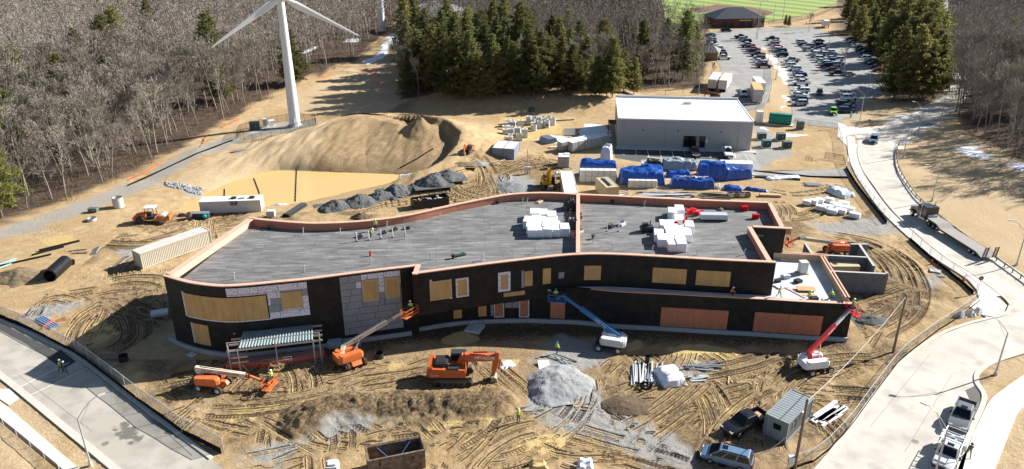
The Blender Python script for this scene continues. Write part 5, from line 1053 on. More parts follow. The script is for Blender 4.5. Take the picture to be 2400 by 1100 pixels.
boom_lift('blue boom lift with grey counterweight reaching the low black wall', b2_, RAD(165), RAD(163), AY(1449,785,b2_.y+.2), AY(1318,692,87.0), AY(1306,706,87.2), M_lgrey, M_blue, M_blue, M_lgrey, M_blue, RAD(80), chassis_m=M_dark, word=[('S-65 XC',.3,.52)], wordm=M_sign, split=.66)
b3 = G(1910,866); b3.z = gz(b3.x,b3.y)-.03
t3 = boom_lift('red articulated boom lift with white covers at the right corner of the building', b3, RAD(15), RAD(12), AY(1897,826,b3.y+.3), AY(1992,726,83.2), AY(1999,735,83.2), M_redm, M_redm, M_lgrey, M_white, M_redm, RAD(10), word=[('SKYJACK',.5,.36)], wordm=M_sign, split=.62, knuckle=AY(1896,843,b3.y+.2))
for o in t3.children:
    if o.name.startswith(('engine_cover','tank_cover')): o.data.materials[0] = M_white
b4 = G(1958,596); b4.z = gz(b4.x,b4.y)-.03
boom_lift('orange boom lift behind the concrete-block enclosure', b4, RAD(5), RAD(178), AY(1975,572,b4.y), AY(1873,558,b4.y+1), AY(1846,573,b4.y+1.5), M_orange, M_cream, M_cream, M_dark, M_orange, RAD(0), split=.85)
# ================================================================ excavators
def excavator(label, base, rz, pts, scale, paint_m, name='excavator', word=None, cab_side=1):
    """pts: boom foot, bend, boom end, stick end in the machine's own x-z plane (metres before scale)"""
    t = thing(name, label, 'excavator', base, rz); S = scale
    def bx(*a): return MB().box(*[v*S for v in a])
    def sd(poly, y0, y1): return MB().side([(x*S, z*S) for x, z in poly], y0*S, y1*S)
    for s in (-1,1):
        poly = [(-1.95,.15),(-1.7,0),(1.7,0),(2.0,.2),(2.1,.5),(1.95,.8),(1.7,.92),(-1.7,.92),(-2.05,.75),(-2.12,.45)]
        tr = sd(poly, s*1.3-.3, s*1.3+.3).build('crawler_track', M_track, t)
        for q in range(9): x = -1.7+q*.42; bx(x, x+.3, s*1.3-.31, s*1.3+.31, .92, .96).build('track_plate', M_track, tr)
        for x in (-1.65,-.9,-.3,.3,.9,1.65): MB().tube((x*S,(s*1.3-.315)*S,.45*S),(x*S,(s*1.3+.315)*S,.45*S),(.34 if abs(x) > 1.5 else .18)*S, None, 10).build('roller', M_dark, tr)
    bx(-.9,.9,-1.0,1.0,.4,1.0).build('undercarriage', M_dark, t); MB().tube((0,0,.95*S),(0,0,1.15*S),.75*S,None,16).build('slew_ring', M_dark, t)
    sd([(-2.4,1.15),(-2.6,1.4),(-2.6,2.1),(-2.4,2.25),(1.3,2.1),(1.35,1.15)], -1.4, 1.4).build('house', paint_m, t)
    MB().loft([[(x*S*1.0,y*S,z*S) for x,y,z in r_] for r_ in ([(-2.75,-1.38,1.2),(-2.2,-1.38,1.2),(-2.2,1.38,1.2),(-2.75,1.38,1.2)],[(-2.9,-1.3,1.7),(-2.2,-1.4,1.7),(-2.2,1.4,1.7),(-2.9,1.3,1.7)],[(-2.75,-1.3,2.35),(-2.2,-1.38,2.4),(-2.2,1.38,2.4),(-2.75,1.3,2.35)])]).build('counterweight', paint_m, t)
    bx(-2.0,-.6,-.85,.9,2.22,2.62).build('engine_hood', mat('charcoal_paint', (.045,.047,.05), .5, .1), t); bx(-1.9,-.8,-.7,.7,2.63,2.68).build('hood_grille', M_dark, t); MB().tube((-1.9*S,-.9*S,2.3*S),(-1.9*S,-.9*S,2.95*S),.08*S,None,8).build('exhaust', M_dark, t)
    bx(-.55,.6,-1.38,-.6,2.1,2.35).build('side_deck', mat('charcoal_paint', (.045,.047,.05)), t)
    cs = cab_side
    c = sd([(-.35,1.15),(1.4,1.15),(1.55,1.8),(1.3,3.0),(-.35,3.0)], cs*.95-.48, cs*.95+.48).build('cab', MATS['charcoal_paint'], t)
    sd([(-.2,1.75),(1.35,1.75),(1.15,2.8),(-.2,2.8)], cs*.95-.5, cs*.95+.5).build('cab_window', M_glass, c); sd([(1.35,1.5),(1.56,1.8),(1.34,2.88),(1.2,2.85)], cs*.95-.4, cs*.95+.4).build('cab_window', M_glass, c); bx(-.3,1.3,cs*.95-.46,cs*.95+.46,3.0,3.08).build('cab_roof', MATS['charcoal_paint'], c)
    f, bnd, e, k_ = [Vector((p[0]*S, 0, p[1]*S)) for p in pts]
    def arm(nm, a, ha, c, hc, w, m, par=t):
        d = (c-a).normalized(); n = Vector((-d.z,0,d.x)); w *= S/2
        return MB().loft([[a+n*ha*S/2+Vector((0,-w,0)),a+n*ha*S/2+Vector((0,w,0)),a-n*ha*S/2+Vector((0,w,0)),a-n*ha*S/2+Vector((0,-w,0))],[c+n*hc*S/2+Vector((0,-w,0)),c+n*hc*S/2+Vector((0,w,0)),c-n*hc*S/2+Vector((0,w,0)),c-n*hc*S/2+Vector((0,-w,0))]]).build(nm, m, par)
    bm_ = arm('boom', f, .55, bnd, .95, .55, paint_m); d1 = (bnd-f).normalized(); arm('boom_front', bnd-d1*.15*S, .95, e, .6, .54, paint_m, bm_)
    ds = (e-k_).normalized(); top = e + ds*.75*S
    st = arm('stick', top, .35, e-ds*.3*S, .72, .42, paint_m); arm('stick_lower', e-ds*.3*S, .72, k_, .36, .41, paint_m, st)
    MB().tube(f+Vector((.6*S,.42*S,-.1*S)), f+(bnd-f)*.85+Vector((0,.42*S,-.1*S)), .11*S).build('boom_cylinder', paint_m, t); MB().tube(f+Vector((.6*S,-.42*S,-.1*S)), f+(bnd-f)*.85+Vector((0,-.42*S,-.1*S)), .11*S).build('boom_cylinder', paint_m, t)
    mid = bnd+(e-bnd)*.25+Vector((0,0,.55*S)); md2 = mid+(top-mid)*.6; cy = MB().tube(mid, md2, .13*S).build('stick_cylinder', paint_m, t); MB().tube(md2, top, .07*S).build('piston_rod', M_steel, cy)
    dn = Vector((-ds.z,0,ds.x)); dn = dn if dn.x > 0 else -dn; a = e-ds*.1*S+dn*.5*S; cy = MB().tube(a, a+(k_-a)*.62+dn*.3*S, .1*S).build('bucket_cylinder', paint_m, t)
    # bucket
    prof = [(.15,.1),(.45,-.1),(.5,-.55),(.25,-1.0),(-.2,-1.2),(-.75,-1.15),(-.45,-.85),(-.15,-.35),(-.2,.05)]
    MB().side([(k_.x+x*S, k_.z+z*S) for x, z in prof], -.6*S, .6*S).build('bucket', mat('worn_bucket', (.30,.26,.20), .6, .25, 3), t)
    if word:
        dn = (e-bnd).normalized(); nr = Vector((0,-1,0)); up = nr.cross(dn).normalized(); R3 = Matrix((dn, up, nr)).transposed().to_4x4(); text_part('boom_lettering', word, .55*S, M_sign, t, Matrix.Translation(bnd+(e-bnd)*.62+Vector((0,-.275*S,0))) @ R3, .012); text_part('model_lettering', 'ZX350', .3*S, M_sign, t, Matrix.Translation((-2.0*S,-1.405*S,1.45*S)) @ Matrix.Rotation(RAD(90), 4, 'X'))
    return t
be = G(1064,897); be.y += .7; be.z = gz(be.x, be.y)-.02
def lp(x, y): p = AY(x, y, be.y-.2); return ((p.x-be.x)/1.08, (p.z-be.z)/1.08)
excavator('large orange crawler excavator on the front dirt heap with its arm reaching right', be, 0.0, [lp(1066,866),lp(1091,837),lp(1163,840),lp(1155,882)], 1.08, M_orange2, word='HITACHI')
bm0 = GT(1098,357)
excavator('small orange excavator at the edge of the shaded cut', bm0, RAD(-118), [(1.0,1.6),(1.7,3.1),(2.9,3.2),(3.4,1.0)], .55, M_orange)
by = GT(1284,440)
excavator('yellow excavator with raised boom behind the building', by, RAD(-85), [(.7,2.0),(1.3,4.9),(3.4,5.2),(4.2,2.0)], .85, M_yellow)
br_ = GT(1672,232); 
excavator('rusty red small excavator beside the office trailers', br_, RAD(165), [(1.0,1.6),(2.0,3.3),(3.6,3.0),(4.2,1.2)], .62, mat('faded_red_paint', (.28,.07,.04), .7, .2))
# ================================================================ soil compactor
rb = GT(358,520); t = thing('road_roller', 'orange single-drum soil compactor with white canopy on the sandy track', 'road roller', rb, RAD(6))
MB().side([(-3.0,.7),(-3.1,1.1),(-2.6,1.6),(-.7,1.85),(-.7,.7)],-.85,.85).build('engine_hood', M_orange, t); MB().box(-.7,.8,-.8,.8,.75,1.25).build('platform', M_dark, t); MB().box(-.6,.1,-.3,.3,1.25,1.9).build('seat', M_dark, t)
for x in (-.75,.75):
    for s in (-1,1): MB().bar((x,s*.75,1.2),(x*.9,s*.72,2.8),.09).build('canopy_post', M_dark, t)
MB().loft([[(-1.0,-.9,2.78),(1.0,-.9,2.78),(1.0,.9,2.78),(-1.0,.9,2.78)],[(-.9,-.8,2.95),(.9,-.8,2.95),(.9,.8,2.95),(-.9,.8,2.95)]]).build('canopy', M_white, t)
for s in (-1,1): w_ = MB().wheel((-1.7,s*1.0,.75),.75,.5,18).build('wheel', M_rubber, t); MB().tube((-1.7,s*1.22,.75),(-1.7,s*1.28,.75),.38,.32,12).build('rim', M_dark, w_); MB().side([(.8,.55),(.8,1.0),(2.0,1.15),(3.3,1.05),(3.3,.6),(2.1,.45)],s*1.08-.09,s*1.08+.09).build('drum_frame', M_orange, t)
MB().box(3.15,3.4,-1.15,1.15,.7,1.5).build('front_beam', M_orange, t); MB().box(.75,.95,-1.1,1.1,.6,1.1).build('rear_beam', M_orange, t)
dr = MB().tube((2.05,-.97,.75),(2.05,.97,.75),.75,None,22).build('drum', M_steel, t); mb = MB()
for i in range(18):
    a = i*math.pi/9
    for j in range(7): y = -.84+j*.28+(.14 if i % 2 else 0)*(1 if j < 6 else 0); c = Vector((2.05+math.cos(a)*.78, y, .75+math.sin(a)*.78)); mb.box(-.05,.05,-.07,.07,-.09,.09, Matrix.Translation(c) @ Matrix.Rotation(-a, 4, 'Y'))
mb.build('drum_feet', M_cream, dr)['kind'] = 'stuff'
# ================================================================ containers and cabins
def corr_box(t, L, W, H, m, z0=.12, pitch=.28, dep=.045, roof_m=None, name='side_wall'):
    """container body, origin at the front-left bottom corner, length along x, depth along y; each wall and the roof ribbed"""
    def wave(n, f):
        r_ = []
        for i in range(n*4+1): u = i/(n*4); r_.append((u, (0,0,1,1)[i % 4]*dep))
        return r_
    def wall(nm, org, ux, nrm, ln):
        n = max(3, int(ln/pitch)); mb = MB(); ux = Vector(ux); nrm = Vector(nrm); org = Vector(org); rings = []
        for u, d in wave(n, 0): p = org + ux*(ln*u) - nrm*d; rings.append([p+Vector((0,0,z0)), p+Vector((0,0,H-.08))])
        mb.loft(rings, False, False); return mb.build(nm, m, t, fix=False)
    wall(name, (0,0,0), (1,0,0), (0,-1,0), L); wall(name, (0,W,0), (1,0,0), (0,1,0), L); wall('end_wall', (0,0,0), (0,1,0), (-1,0,0), W); wall('end_wall', (L,0,0), (0,1,0), (1,0,0), W)
    n = int(L/.42); rings = []
    for i in range(n*4+1): u = i/(n*4); z = H-.03-(0,0,1,1)[i%4]*.03; rings.append([(L*u,.02,z),(L*u,W-.02,z)])
    MB().loft(rings, False, False).build('roof', roof_m or m, t, fix=False)
    for a, c in (((0,0),(L,0)),((0,W),(L,W)),((0,0),(0,W)),((L,0),(L,W))):
        for z in (.08, H-.06): MB().bar((a[0],a[1],z),(c[0],c[1],z),.13).build('frame_rail', m, t)
    for a in ((0,0),(L,0),(0,W),(L,W)): MB().bar((a[0],a[1],0),(a[0],a[1],H),.15).build('corner_post', m, t)
def corner(p0, p1, at=None, dz=0.0):
    a = GT(*p0); c = G(*p1, a.z); a.z += dz; return a, math.atan2(c.y-a.y, c.x-a.x), (c-a).length
def container(label, p0, p1, W, H, m, roof_m=None, L=None, name='shipping_container'):
    a, rz, ln = corner(p0, p1); t = thing(name, label, 'container', a, rz); corr_box(t, L or ln, W, H, m, roof_m=roof_m); return t, (L or ln)
def cabin(label, p0, p1, W, H, m, roof_m=None, L=None, legs=0.0, name='site_trailer'):
    a, rz, ln = corner(p0, p1); Lc = L or ln; t = thing(name, label, 'trailer', a, rz)
    MB().box(0,Lc,0,W,legs+.1,H-.1).build('wall', m, t); MB().box(-.05,Lc+.05,-.05,W+.05,H-.1,H).build('roof', roof_m or m, t)
    n = int(Lc/1.2)
    for i in range(1, n): MB().box(i*Lc/n-.02, i*Lc/n+.02, -.025, 0, legs+.1, H-.1).build('panel_seam', m, t)
    if legs:
        for x in (.8, 1.9, Lc-1.0):
            for y in (.3, W-.3): MB().wheel((x,y,.45),.45,.3).build('wheel', M_rubber_c, t)
    return t, Lc
M_offw = mat('off_white_panel', (.60,.58,.53), .55, .07, .7); M_beige = mat('beige_container', (.50,.455,.36), .6, .1, 1); M_cgrey = mat('blue_grey_container', (.30,.34,.38), .55, .12, .8); M_cgrey2 = mat('striped_grey_container', (.24,.27,.275), .55, .1, .8)
t, Lc = cabin('long white office trailer beside the yellow pond', (471,505), (614,501), 2.6, 2.75, M_offw, M_white, legs=.3)
MB().box(Lc*.5,Lc*.5+1.35,-.05,-.028,1.85,2.7).build('sign', M_dark, t); text_part('sign_lettering', 'JTED', .5, M_sign, t, Matrix.Translation((Lc*.5+.67,-.056,2.4)) @ Matrix.Rotation(RAD(90),4,'X')); text_part('sign_lettering', 'CONSTRUCTION', .17, M_sign, t, Matrix.Translation((Lc*.5+.67,-.056,2.0)) @ Matrix.Rotation(RAD(90),4,'X'))
for x in (.55,.7,.85): MB().box(Lc*x-.5,Lc*x+.4,.8,1.6,2.75,3.05).build('roof_unit', M_dark if x != .7 else M_lgrey, t)
container('long beige ribbed container behind the left end of the building', (336,631), (497,573), 2.44, 2.6, M_beige, mat('pale_container_roof', (.58,.56,.50), .6, .1, 1))
for i in range(2):
    p = G(1154.5,372.5); q = G(1204,376); a = p+(q-p)*(i*.51); rz = math.atan2(q.y-p.y, q.x-p.x); t = thing('shipping_container', 'blue-grey storage container with pale roof, %s of the pair' % ('left' if i == 0 else 'right'), 'container', a, rz); corr_box(t, 2.44, 6.06, 2.6, M_cgrey, roof_m=mat('worn_container_roof', (.66,.64,.61), .6, .2, .8, col2=(.54,.49,.44)))
    if i:
        for x in (1.0,1.45): MB().bar((x,-.06,.3),(x,-.06,2.3),.05).build('ladder_rail', M_lgrey, t)
        for z in (.6,.95,1.3,1.65,2.0): MB().bar((1.0,-.06,z),(1.45,-.06,z),.04).build('ladder_rung', M_lgrey, t)
a = G(1840,1040); c = G(1895,981); rz = math.atan2(c.y-a.y, c.x-a.x)
t = thing('site_office', 'grey ribbed steel site container with two windows beside the black pickup', 'container', a, rz); corr_box(t, 6.06, 2.44, 2.6, M_cgrey2, pitch=.3)
MB().box(1.3,2.1,-.1,-.02,1.2,2.0).build('window', M_glass, t); MB().box(1.25,1.3,-.12,0,1.15,2.05).build('window_frame', M_galv, t); MB().box(-.1,-.02,.7,1.5,1.3,1.9).build('window', M_glass, t); MB().box(3.2,3.6,-.3,-.03,1.9,2.3).build('air_conditioner', M_white, t)
a = G(1323,452,2.6); c = G(1356,452,2.6); d_ = G(1331,401,2.6)
t = thing('shipping_container', 'white-roofed container standing close behind the building', 'container', (a.x,a.y,0), math.atan2(c.y-a.y,c.x-a.x)); corr_box(t, 2.5, max(6.0,(d_-a).length), 2.6, M_offw, roof_m=M_white)
a = G(1422,440,2.6); c = G(1395,414,2.6); t = thing('storage_container', 'tan container beside the white stacked bundles behind the building', 'container', (a.x,a.y,0), math.atan2(c.y-a.y,c.x-a.x)); corr_box(t, 6.06, -2.44, 2.6, M_tan); MB().box(1,5.2,-1.6,-1.2,2.62,2.72).build('roof_stack', M_steel, t); MB().box(.8,5.4,-1.0,-.8,2.62,2.72).build('roof_stack', M_dark, t)
M_tr1 = mat('dirty_white_trailer', (.50,.47,.44), .7, .25, .8); M_tr2 = mat('tan_trailer_roof', (.62,.38,.18), .7, .1, .8)
cabin('dirty white trailer left of the pair above the metal building', (1657,214), (1676,215.5), 12, 3.7, M_tr1, M_lgrey, 2.5, .9); cabin('white trailer right of the pair above the metal building', (1682,216), (1700,217.5), 12, 3.7, M_offw, mat('cream_roof', (.62,.54,.44), .7, .1), 2.5, .9)
cabin('tall trailer with an orange-tan roof above the metal building', (1763,244), (1784,245), 11, 4.2, M_tr1, M_tr2, 2.6, .5); cabin('white-roofed trailer behind the tan-roofed one', (1772,222), (1791,222.5), 9, 3.6, M_lgrey, M_white, 2.5, .6)
def cabinet(name, label, cat, px, sz, rz, m, roof=None, slab=True, group=None):
    p = GT(*px); t = thing(name, label, cat, p, rz, group); w, d, h = sz
    if slab: MB().cbox((0,0,0),(w+.6,d+.6,.15),0,True).build('slab', M_conc, t)
    MB().cbox((0,0,.15),(w,d,h-.2),0,True).build('cabinet', m, t); MB().loft([[(-w/2-.05,-d/2-.05,h-.05),(w/2+.05,-d/2-.05,h-.05),(w/2+.05,d/2+.05,h-.05),(-w/2-.05,d/2+.05,h-.05)],[(-w/2,-d/2,h+.08),(w/2,-d/2,h+.08),(w/2,d/2,h+.08),(-w/2,d/2,h+.08)]]).build('lid', roof or m, t)
    MB().box(-.02,.02,-d/2-.02,-d/2,.3,h-.2).build('door_seam', M_dark, t); MB().box(.1,.3,-d/2-.03,-d/2,h*.6,h*.6+.1).build('latch', M_white, t); return t
M_greenl = mat('green_cabinet_lid', (.10,.16,.15), .5, .05)
for i, (px, w) in enumerate((((1784,327),'nearest the metal building, upper left of four'),((1829,328),'upper right of four'),((1795,344),'lower left of four'),((1843,347),'lower right of four'))): cabinet('transformer', 'dark green transformer cabinet, '+w, 'transformer', px, (1.9,1.7,1.6), RAD(-3), M_green, M_greenl, True, 'green transformers right of the metal building')
cabinet('switch_cabinet', 'grey-green switch cabinet right of the teal generator', 'cabinet', (1874,304), (1.6,1.3,2.1), RAD(-3), mat('grey_green', (.10,.13,.115), .5, .1)); cabinet('cabinet', 'tall white cabinet at the far right corner of the metal building', 'cabinet', (1778,286), (1.6,1.6,2.8), 0, M_white)
cabinet('transformer', 'green transformer cabinet by the wind turbine fence gate', 'transformer', (598,306), (2.4,1.8,2.0), RAD(20), M_green, M_greenl); cabinet('cabinet', 'pale grey control cabinet left of the turbine tower', 'cabinet', (622,299), (1.0,1.0,2.2), RAD(20), M_lgrey); cabinet('cabinet', 'squat white cabinet beside the turbine tower', 'cabinet', (637,296), (1.3,1.1,1.5), RAD(20), M_white)
cabinet('utility_box', 'small green utility box below the middle wood', 'utility box', (1245,264), (1.6,1.2,1.2), 0, M_green); cabinet('utility_box', 'small grey-green box beside the sandy track on the left', 'utility box', (220,497), (1.6,1.0,.7), 0, mat('grey_green', (.1,.13,.115)), None, False)
a = GT(1800,291); t = thing('enclosed_generator', 'long teal generator enclosure on a concrete slab', 'generator', a, hd((1800,290),(1853,295))); MB().box(-.4,6.2,-.5,2.6,0,.2).build('slab', M_conc, t); MB().loft([[(0,0,.45),(0,2.3,.45),(0,2.3,2.3),(0,1.9,2.75),(0,.4,2.75),(0,0,2.3)],[(5.6,0,.45),(5.6,2.3,.45),(5.6,2.3,2.3),(5.6,1.9,2.75),(5.6,.4,2.75),(5.6,0,2.3)]]).build('enclosure', M_teal, t); MB().box(.1,5.5,.1,2.2,.2,.45).build('skid', M_dark, t)
for x in (1.4,2.8,4.2): MB().box(x-.02,x+.02,-.03,0,.5,2.3).build('door_seam', mat('dark_teal', (.006,.10,.08)), t)
# ---- dumpster, trench box, tanks
def open_bin(name, label, cat, a, rz, L, W, H, m, inner=None, th=.08, z0=0.0):
    t = thing(name, label, cat, a, rz); MB().box(0,L,0,th,z0,H).build('side_wall', m, t); MB().box(0,L,W-th,W,z0,H).build('side_wall', m, t); MB().box(0,th,th,W-th,z0,H).build('end_wall', m, t); MB().box(L-th,L,th,W-th,z0,H).build('end_wall', m, t)
    if inner: MB().box(th,L-th,th,W-th,.1,.2).build('floor', m, t)
    for p, q in (((0,0),(L,0)),((0,W),(L,W)),((0,0),(0,W)),((L,0),(L,W))): MB().bar((p[0],p[1],H),(q[0],q[1],H),.14).build('rim', m, t)
    return t
a, rz, ln = corner((971,493),(1053,481)); t = open_bin('dumpster', 'dark open dumpster full of scrap behind the building', 'dumpster', a, rz, ln, 2.4, 1.6, M_dark, True); rd = random.Random(9)
for x in range(1, 6): MB().box(x*ln/6-.06,x*ln/6+.06,-.08,0,.1,1.5).build('rib', M_dark, t)
for i in range(26): MB().cbox((rd.uniform(.5,ln-.5),rd.uniform(.4,2.0),rd.uniform(.9,1.5)),(rd.uniform(.2,1.2),rd.uniform(.1,.4),rd.uniform(.05,.3)),rd.uniform(0,3)).build('scrap', rd.choice((M_studs,M_lgrey,M_white,M_wood,M_galv)), t)
a = G(862,1081,2.3); c = G(996,1054,2.3); d_ = G(855,1047,2.3); t = open_bin('trench_box', 'rusty steel trench box open at the top at the bottom edge', 'trench box', (a.x,a.y,-.05), math.atan2(c.y-a.y,c.x-a.x), (c-a).length, (d_-a).length, 2.3, M_rust, None, .18)
Lx = (c-a).length; Wd = (d_-a).length; MB().path([(Lx*.2,Wd-.2,2.1),(Lx*.42,Wd*.5,1.0),(Lx*.55,Wd*.5,1.0),(Lx*.8,Wd-.2,2.1)],.035).build('lifting_rope', mat('blue_rope',(.08,.22,.5),.7,0), t)
for x in (Lx*.2,Lx*.78): MB().box(x-.1,x+.1,-.03,0,1.5,1.85).build('lifting_eye', M_dark, t)
p = G(781,1112); t = thing('water_tank', 'white cube tank with an orange label at the bottom edge', 'tank', p, RAD(8)); MB().loft(hull(-.65,.65,-.65,.65,0,1.35,.15,.92)).build('tank', M_lgrey, t); MB().box(-.4,.4,-.4,.4,1.35,1.55).build('lid', M_lgrey, t); MB().box(.0,.45,-.67,-.655,.7,.85).build('label_plate', M_cone, t)
p = GT(636,508); t = thing('utility_block', 'small white concrete block at the right end of the office trailer', 'block', p, 0.1); MB().loft(hull(-.75,.75,-.6,.6,0,1.2,.06,.97)).build('block', M_conc, t); MB().box(-.55,.55,-.4,.4,1.2,1.25).build('cap', M_white, t)
p = GT(445,513); t = thing('waste_bin', 'grey bin in the shade before the office trailer', 'bin', p); MB().tube((0,0,0),(0,0,1.1),.6,.72,12,False).build('shell', M_wood, t); MB().tube((0,0,.9),(0,0,.95),.66,None,12).build('contents', M_dark, t)
p = GT(470,511); t = thing('tool_crate', 'dark blue steel crate before the office trailer', 'crate', p, .05); MB().box(-1.6,1.6,-.5,.5,.1,1.0).build('crate_body', mat('dark_blue_steel',(.03,.06,.10),.6,.2), t); MB().box(-1.65,1.65,-.55,.55,1.0,1.1).build('lid', M_steel, t)
p = GT(481,514); t = thing('compressor', 'small teal compressor on the ground before the office trailer', 'compressor', p); MB().ball((0,0,.7),.45,10,6).build('air_tank', mat('bright_teal',(.02,.35,.30),.4,.05), t); MB().box(-.5,.5,-.4,.4,.05,.3).build('frame', M_dark, t); MB().tube((-.45,-.45,.2),(-.45,.45,.2),.2,None,10).build('wheel', M_rubber_c, t)
# ================================================================ pipes, rings, blocks
def pipe_thing(name, label, p0, p1, r_, m, hollow=0, n=12, group=None, ribs=0):
    o = Vector(((p0[0]+p1[0])/2, (p0[1]+p1[1])/2, min(p0[2],p1[2])-r_)); mb = MB().tube(Vector(p0)-o, Vector(p1)-o, r_, None, n, True, hollow)
    for i in range(ribs): u = (i+.5)/ribs; c = Vector(p0)+(Vector(p1)-Vector(p0))*u-o; d = (Vector(p1)-Vector(p0)).normalized()*.09; mb.tube(c-d, c+d, r_*1.05, None, n, True, hollow)
    return one(name, mb, m, label, 'pipe', o, 0, group, True)
a = G(116,647,.98); c = G(154,613,.98); pipe_thing('culvert_pipe', 'large black corrugated culvert pipe lying on the sand', a, c, .98, M_black_pl, .86, 22, None, 22)
c2 = G(174,614,.5); pipe_thing('culvert_pipe', 'short black pipe stub at the upper end of the culvert', c2, c2+Vector((-.9,-.3,0)), .45, M_black_pl, .38, 14, None, 3)
for i in range(4):
    a = G(84+i*5.5,748-i*2.0,.15); c = G(121+i*5.5,769-i*2.0,.15); pipe_thing('pipe', 'blue-grey pipe, %s from the fence, by the orange netting' % ordinal(i), a, c, .15, mat('blue_grey_pipe',(.16,.24,.36),.45,.08), 0, 10, 'blue-grey pipes by the fence')
for i in range(3): a = G(-6,622+i*4,.12); c = G(38,606+i*4,.12); pipe_thing('pipe', 'aqua pipe at the left edge, %s from the back' % ordinal(i), a, c, .11, mat('aqua_pipe',(.30,.50,.52),.4,.05), 0, 8, 'aqua pipes at the left edge')
for i in range(7):
    off = Vector((i%4*.42, -i%4*.1, .17+(i//4)*.33)); a = GT(664,509); c = GT(706,482); d = (c-a).normalized(); n = Vector((d.y,-d.x,0)); b_ = n*((i%4)*.40+(.2 if i > 3 else 0)); z = Vector((0,0,.19+(i//4)*.34)); pipe_thing('pipe', 'black pipe in the bundle right of the office trailer, %s layer, %s across' % (('lower','upper')[i//4], ordinal(i%4)), a+b_+z, c+b_+z, .18, M_black_pl, .14, 10, 'black pipes right of the office trailer')
def rings_at(lst):
    for i, (cx, by, w, h, fl) in enumerate(lst):
        p = GT(1140+cx/7.5, 260+by/7.5); r_ = w/2; mb = MB().tube((0,0,0),(0,0,h),r_,None,18,True,r_*.80)
        t = thing('manhole_ring', 'concrete manhole ring, %s' % fl, 'concrete ring', p, 0, 'concrete manhole rings by the yellow puddle'); mb.build('ring', M_conc, t, True)
        if i in (0,2,9): MB().tube((0,0,h),(0,0,h+.15),r_*1.02,None,18,True,r_*.4).build('cover_slab', M_conc, t, True)
        if i in (5,6): MB().tube((0,-r_*.9,h*.42),(0,-r_*1.04,h*.42),.38,None,14,True).build('knockout', M_graveld, t)
rings_at([(745,228,1.45,1.9,'tallest at the left back of the group'),(845,185,1.4,1.3,'second along the back row'),(930,220,1.5,1.6,'capped with a rectangular slab'),(990,185,1.4,1.3,'small one at the centre back'),(935,300,1.5,1.8,'front centre beside the puddle'),(1065,292,1.5,1.8,'with a round grey knockout facing the puddle'),(815,245,1.4,1.5,'left of centre, behind the slab-covered one'),(1095,210,1.5,1.7,'back right of the group'),(1170,250,1.5,1.9,'rightmost of the group'),(820,295,1.4,1.2,'flat-covered one at the left front'),(838,350,1.4,1.5,'nearest the camera, left front'),(1035,240,1.4,1.6,'middle of the second row')])
for i, (cx, by, w, h, fl) in enumerate([(375,232,1.3,1.0,'far left'),(375,275,1.3,1.0,'second from the far left'),(462,225,1.2,.9,'back, second column'),(468,275,1.3,1.2,'middle, second column'),(597,305,1.6,2.0,'tall one at the back'),(325,330,1.4,.9,'left, with a dark opening'),(425,330,1.5,.9,'tilted-looking one, left centre'),(335,410,1.5,1.2,'left front'),(440,395,1.3,1.1,'centre, dark-sided'),(545,430,1.5,1.9,'tall one in the centre'),(672,462,1.5,2.0,'tall one at the right'),(575,520,1.5,1.6,'nearest, with a hollow top'),(425,480,1.2,.9,'front left, pale'),(410,515,1.4,.8,'front, lying low')]):
    p = GT(1140+cx/7.5, 260+by/7.5); t = thing('concrete_basin', 'precast concrete catch basin, %s of the cluster' % fl, 'concrete box', p, RAD(rd.uniform(-6,6)), 'precast basins behind the twin containers'); th = .14; W_ = w/2
    for (x0,x1,y0,y1) in ((-W_,W_,-W_,-W_+th),(-W_,W_,W_-th,W_),(-W_,-W_+th,-W_+th,W_-th),(W_-th,W_,-W_+th,W_-th)): MB().box(x0,x1,y0,y1,0,h).build('wall', M_conc, t)
    if i not in (11,): MB().box(-W_,W_,-W_,W_,h,h+.12).build('top_slab', M_conc, t); MB().tube((.1,0,h+.12),(.1,0,h+.14),.28,None,12).build('opening', mat('rust_spot',(.22,.12,.07),.8,.2) if i in (0,9,10) else M_dark, t)
a = GT(1284,339); row = (G(1306,334.5)-G(1284,338.7)); row = row.normalized(); back = (G(1268,332)-G(1284,338.7)).normalized()
for k_ in range(3):
    for i in range(7-k_): p = a + row*(i*.47+k_*.235); z = Vector((0,0,.23+k_*.40)); pipe_thing('pipe', 'grey pipe in the triangular stack, %s row from the bottom, %s from the left' % (ordinal(k_), ordinal(i)), p+z, p+z+back*3.6, .22, mat('grey_pvc',(.30,.36,.40),.45,.06), .19, 12, 'grey pipes in the triangular stack')
for i in range(4): p = G(1324-i*1.0+(i//2)*2, 303+i*4.5,.25); pipe_thing('pipe', 'pale grey pipe lying crosswise behind the triangular stack, %s from the back' % ordinal(i), p, p+Vector((2.8,.1,0)), .28, M_conc, .23, 14, 'pale pipes behind the triangular stack')
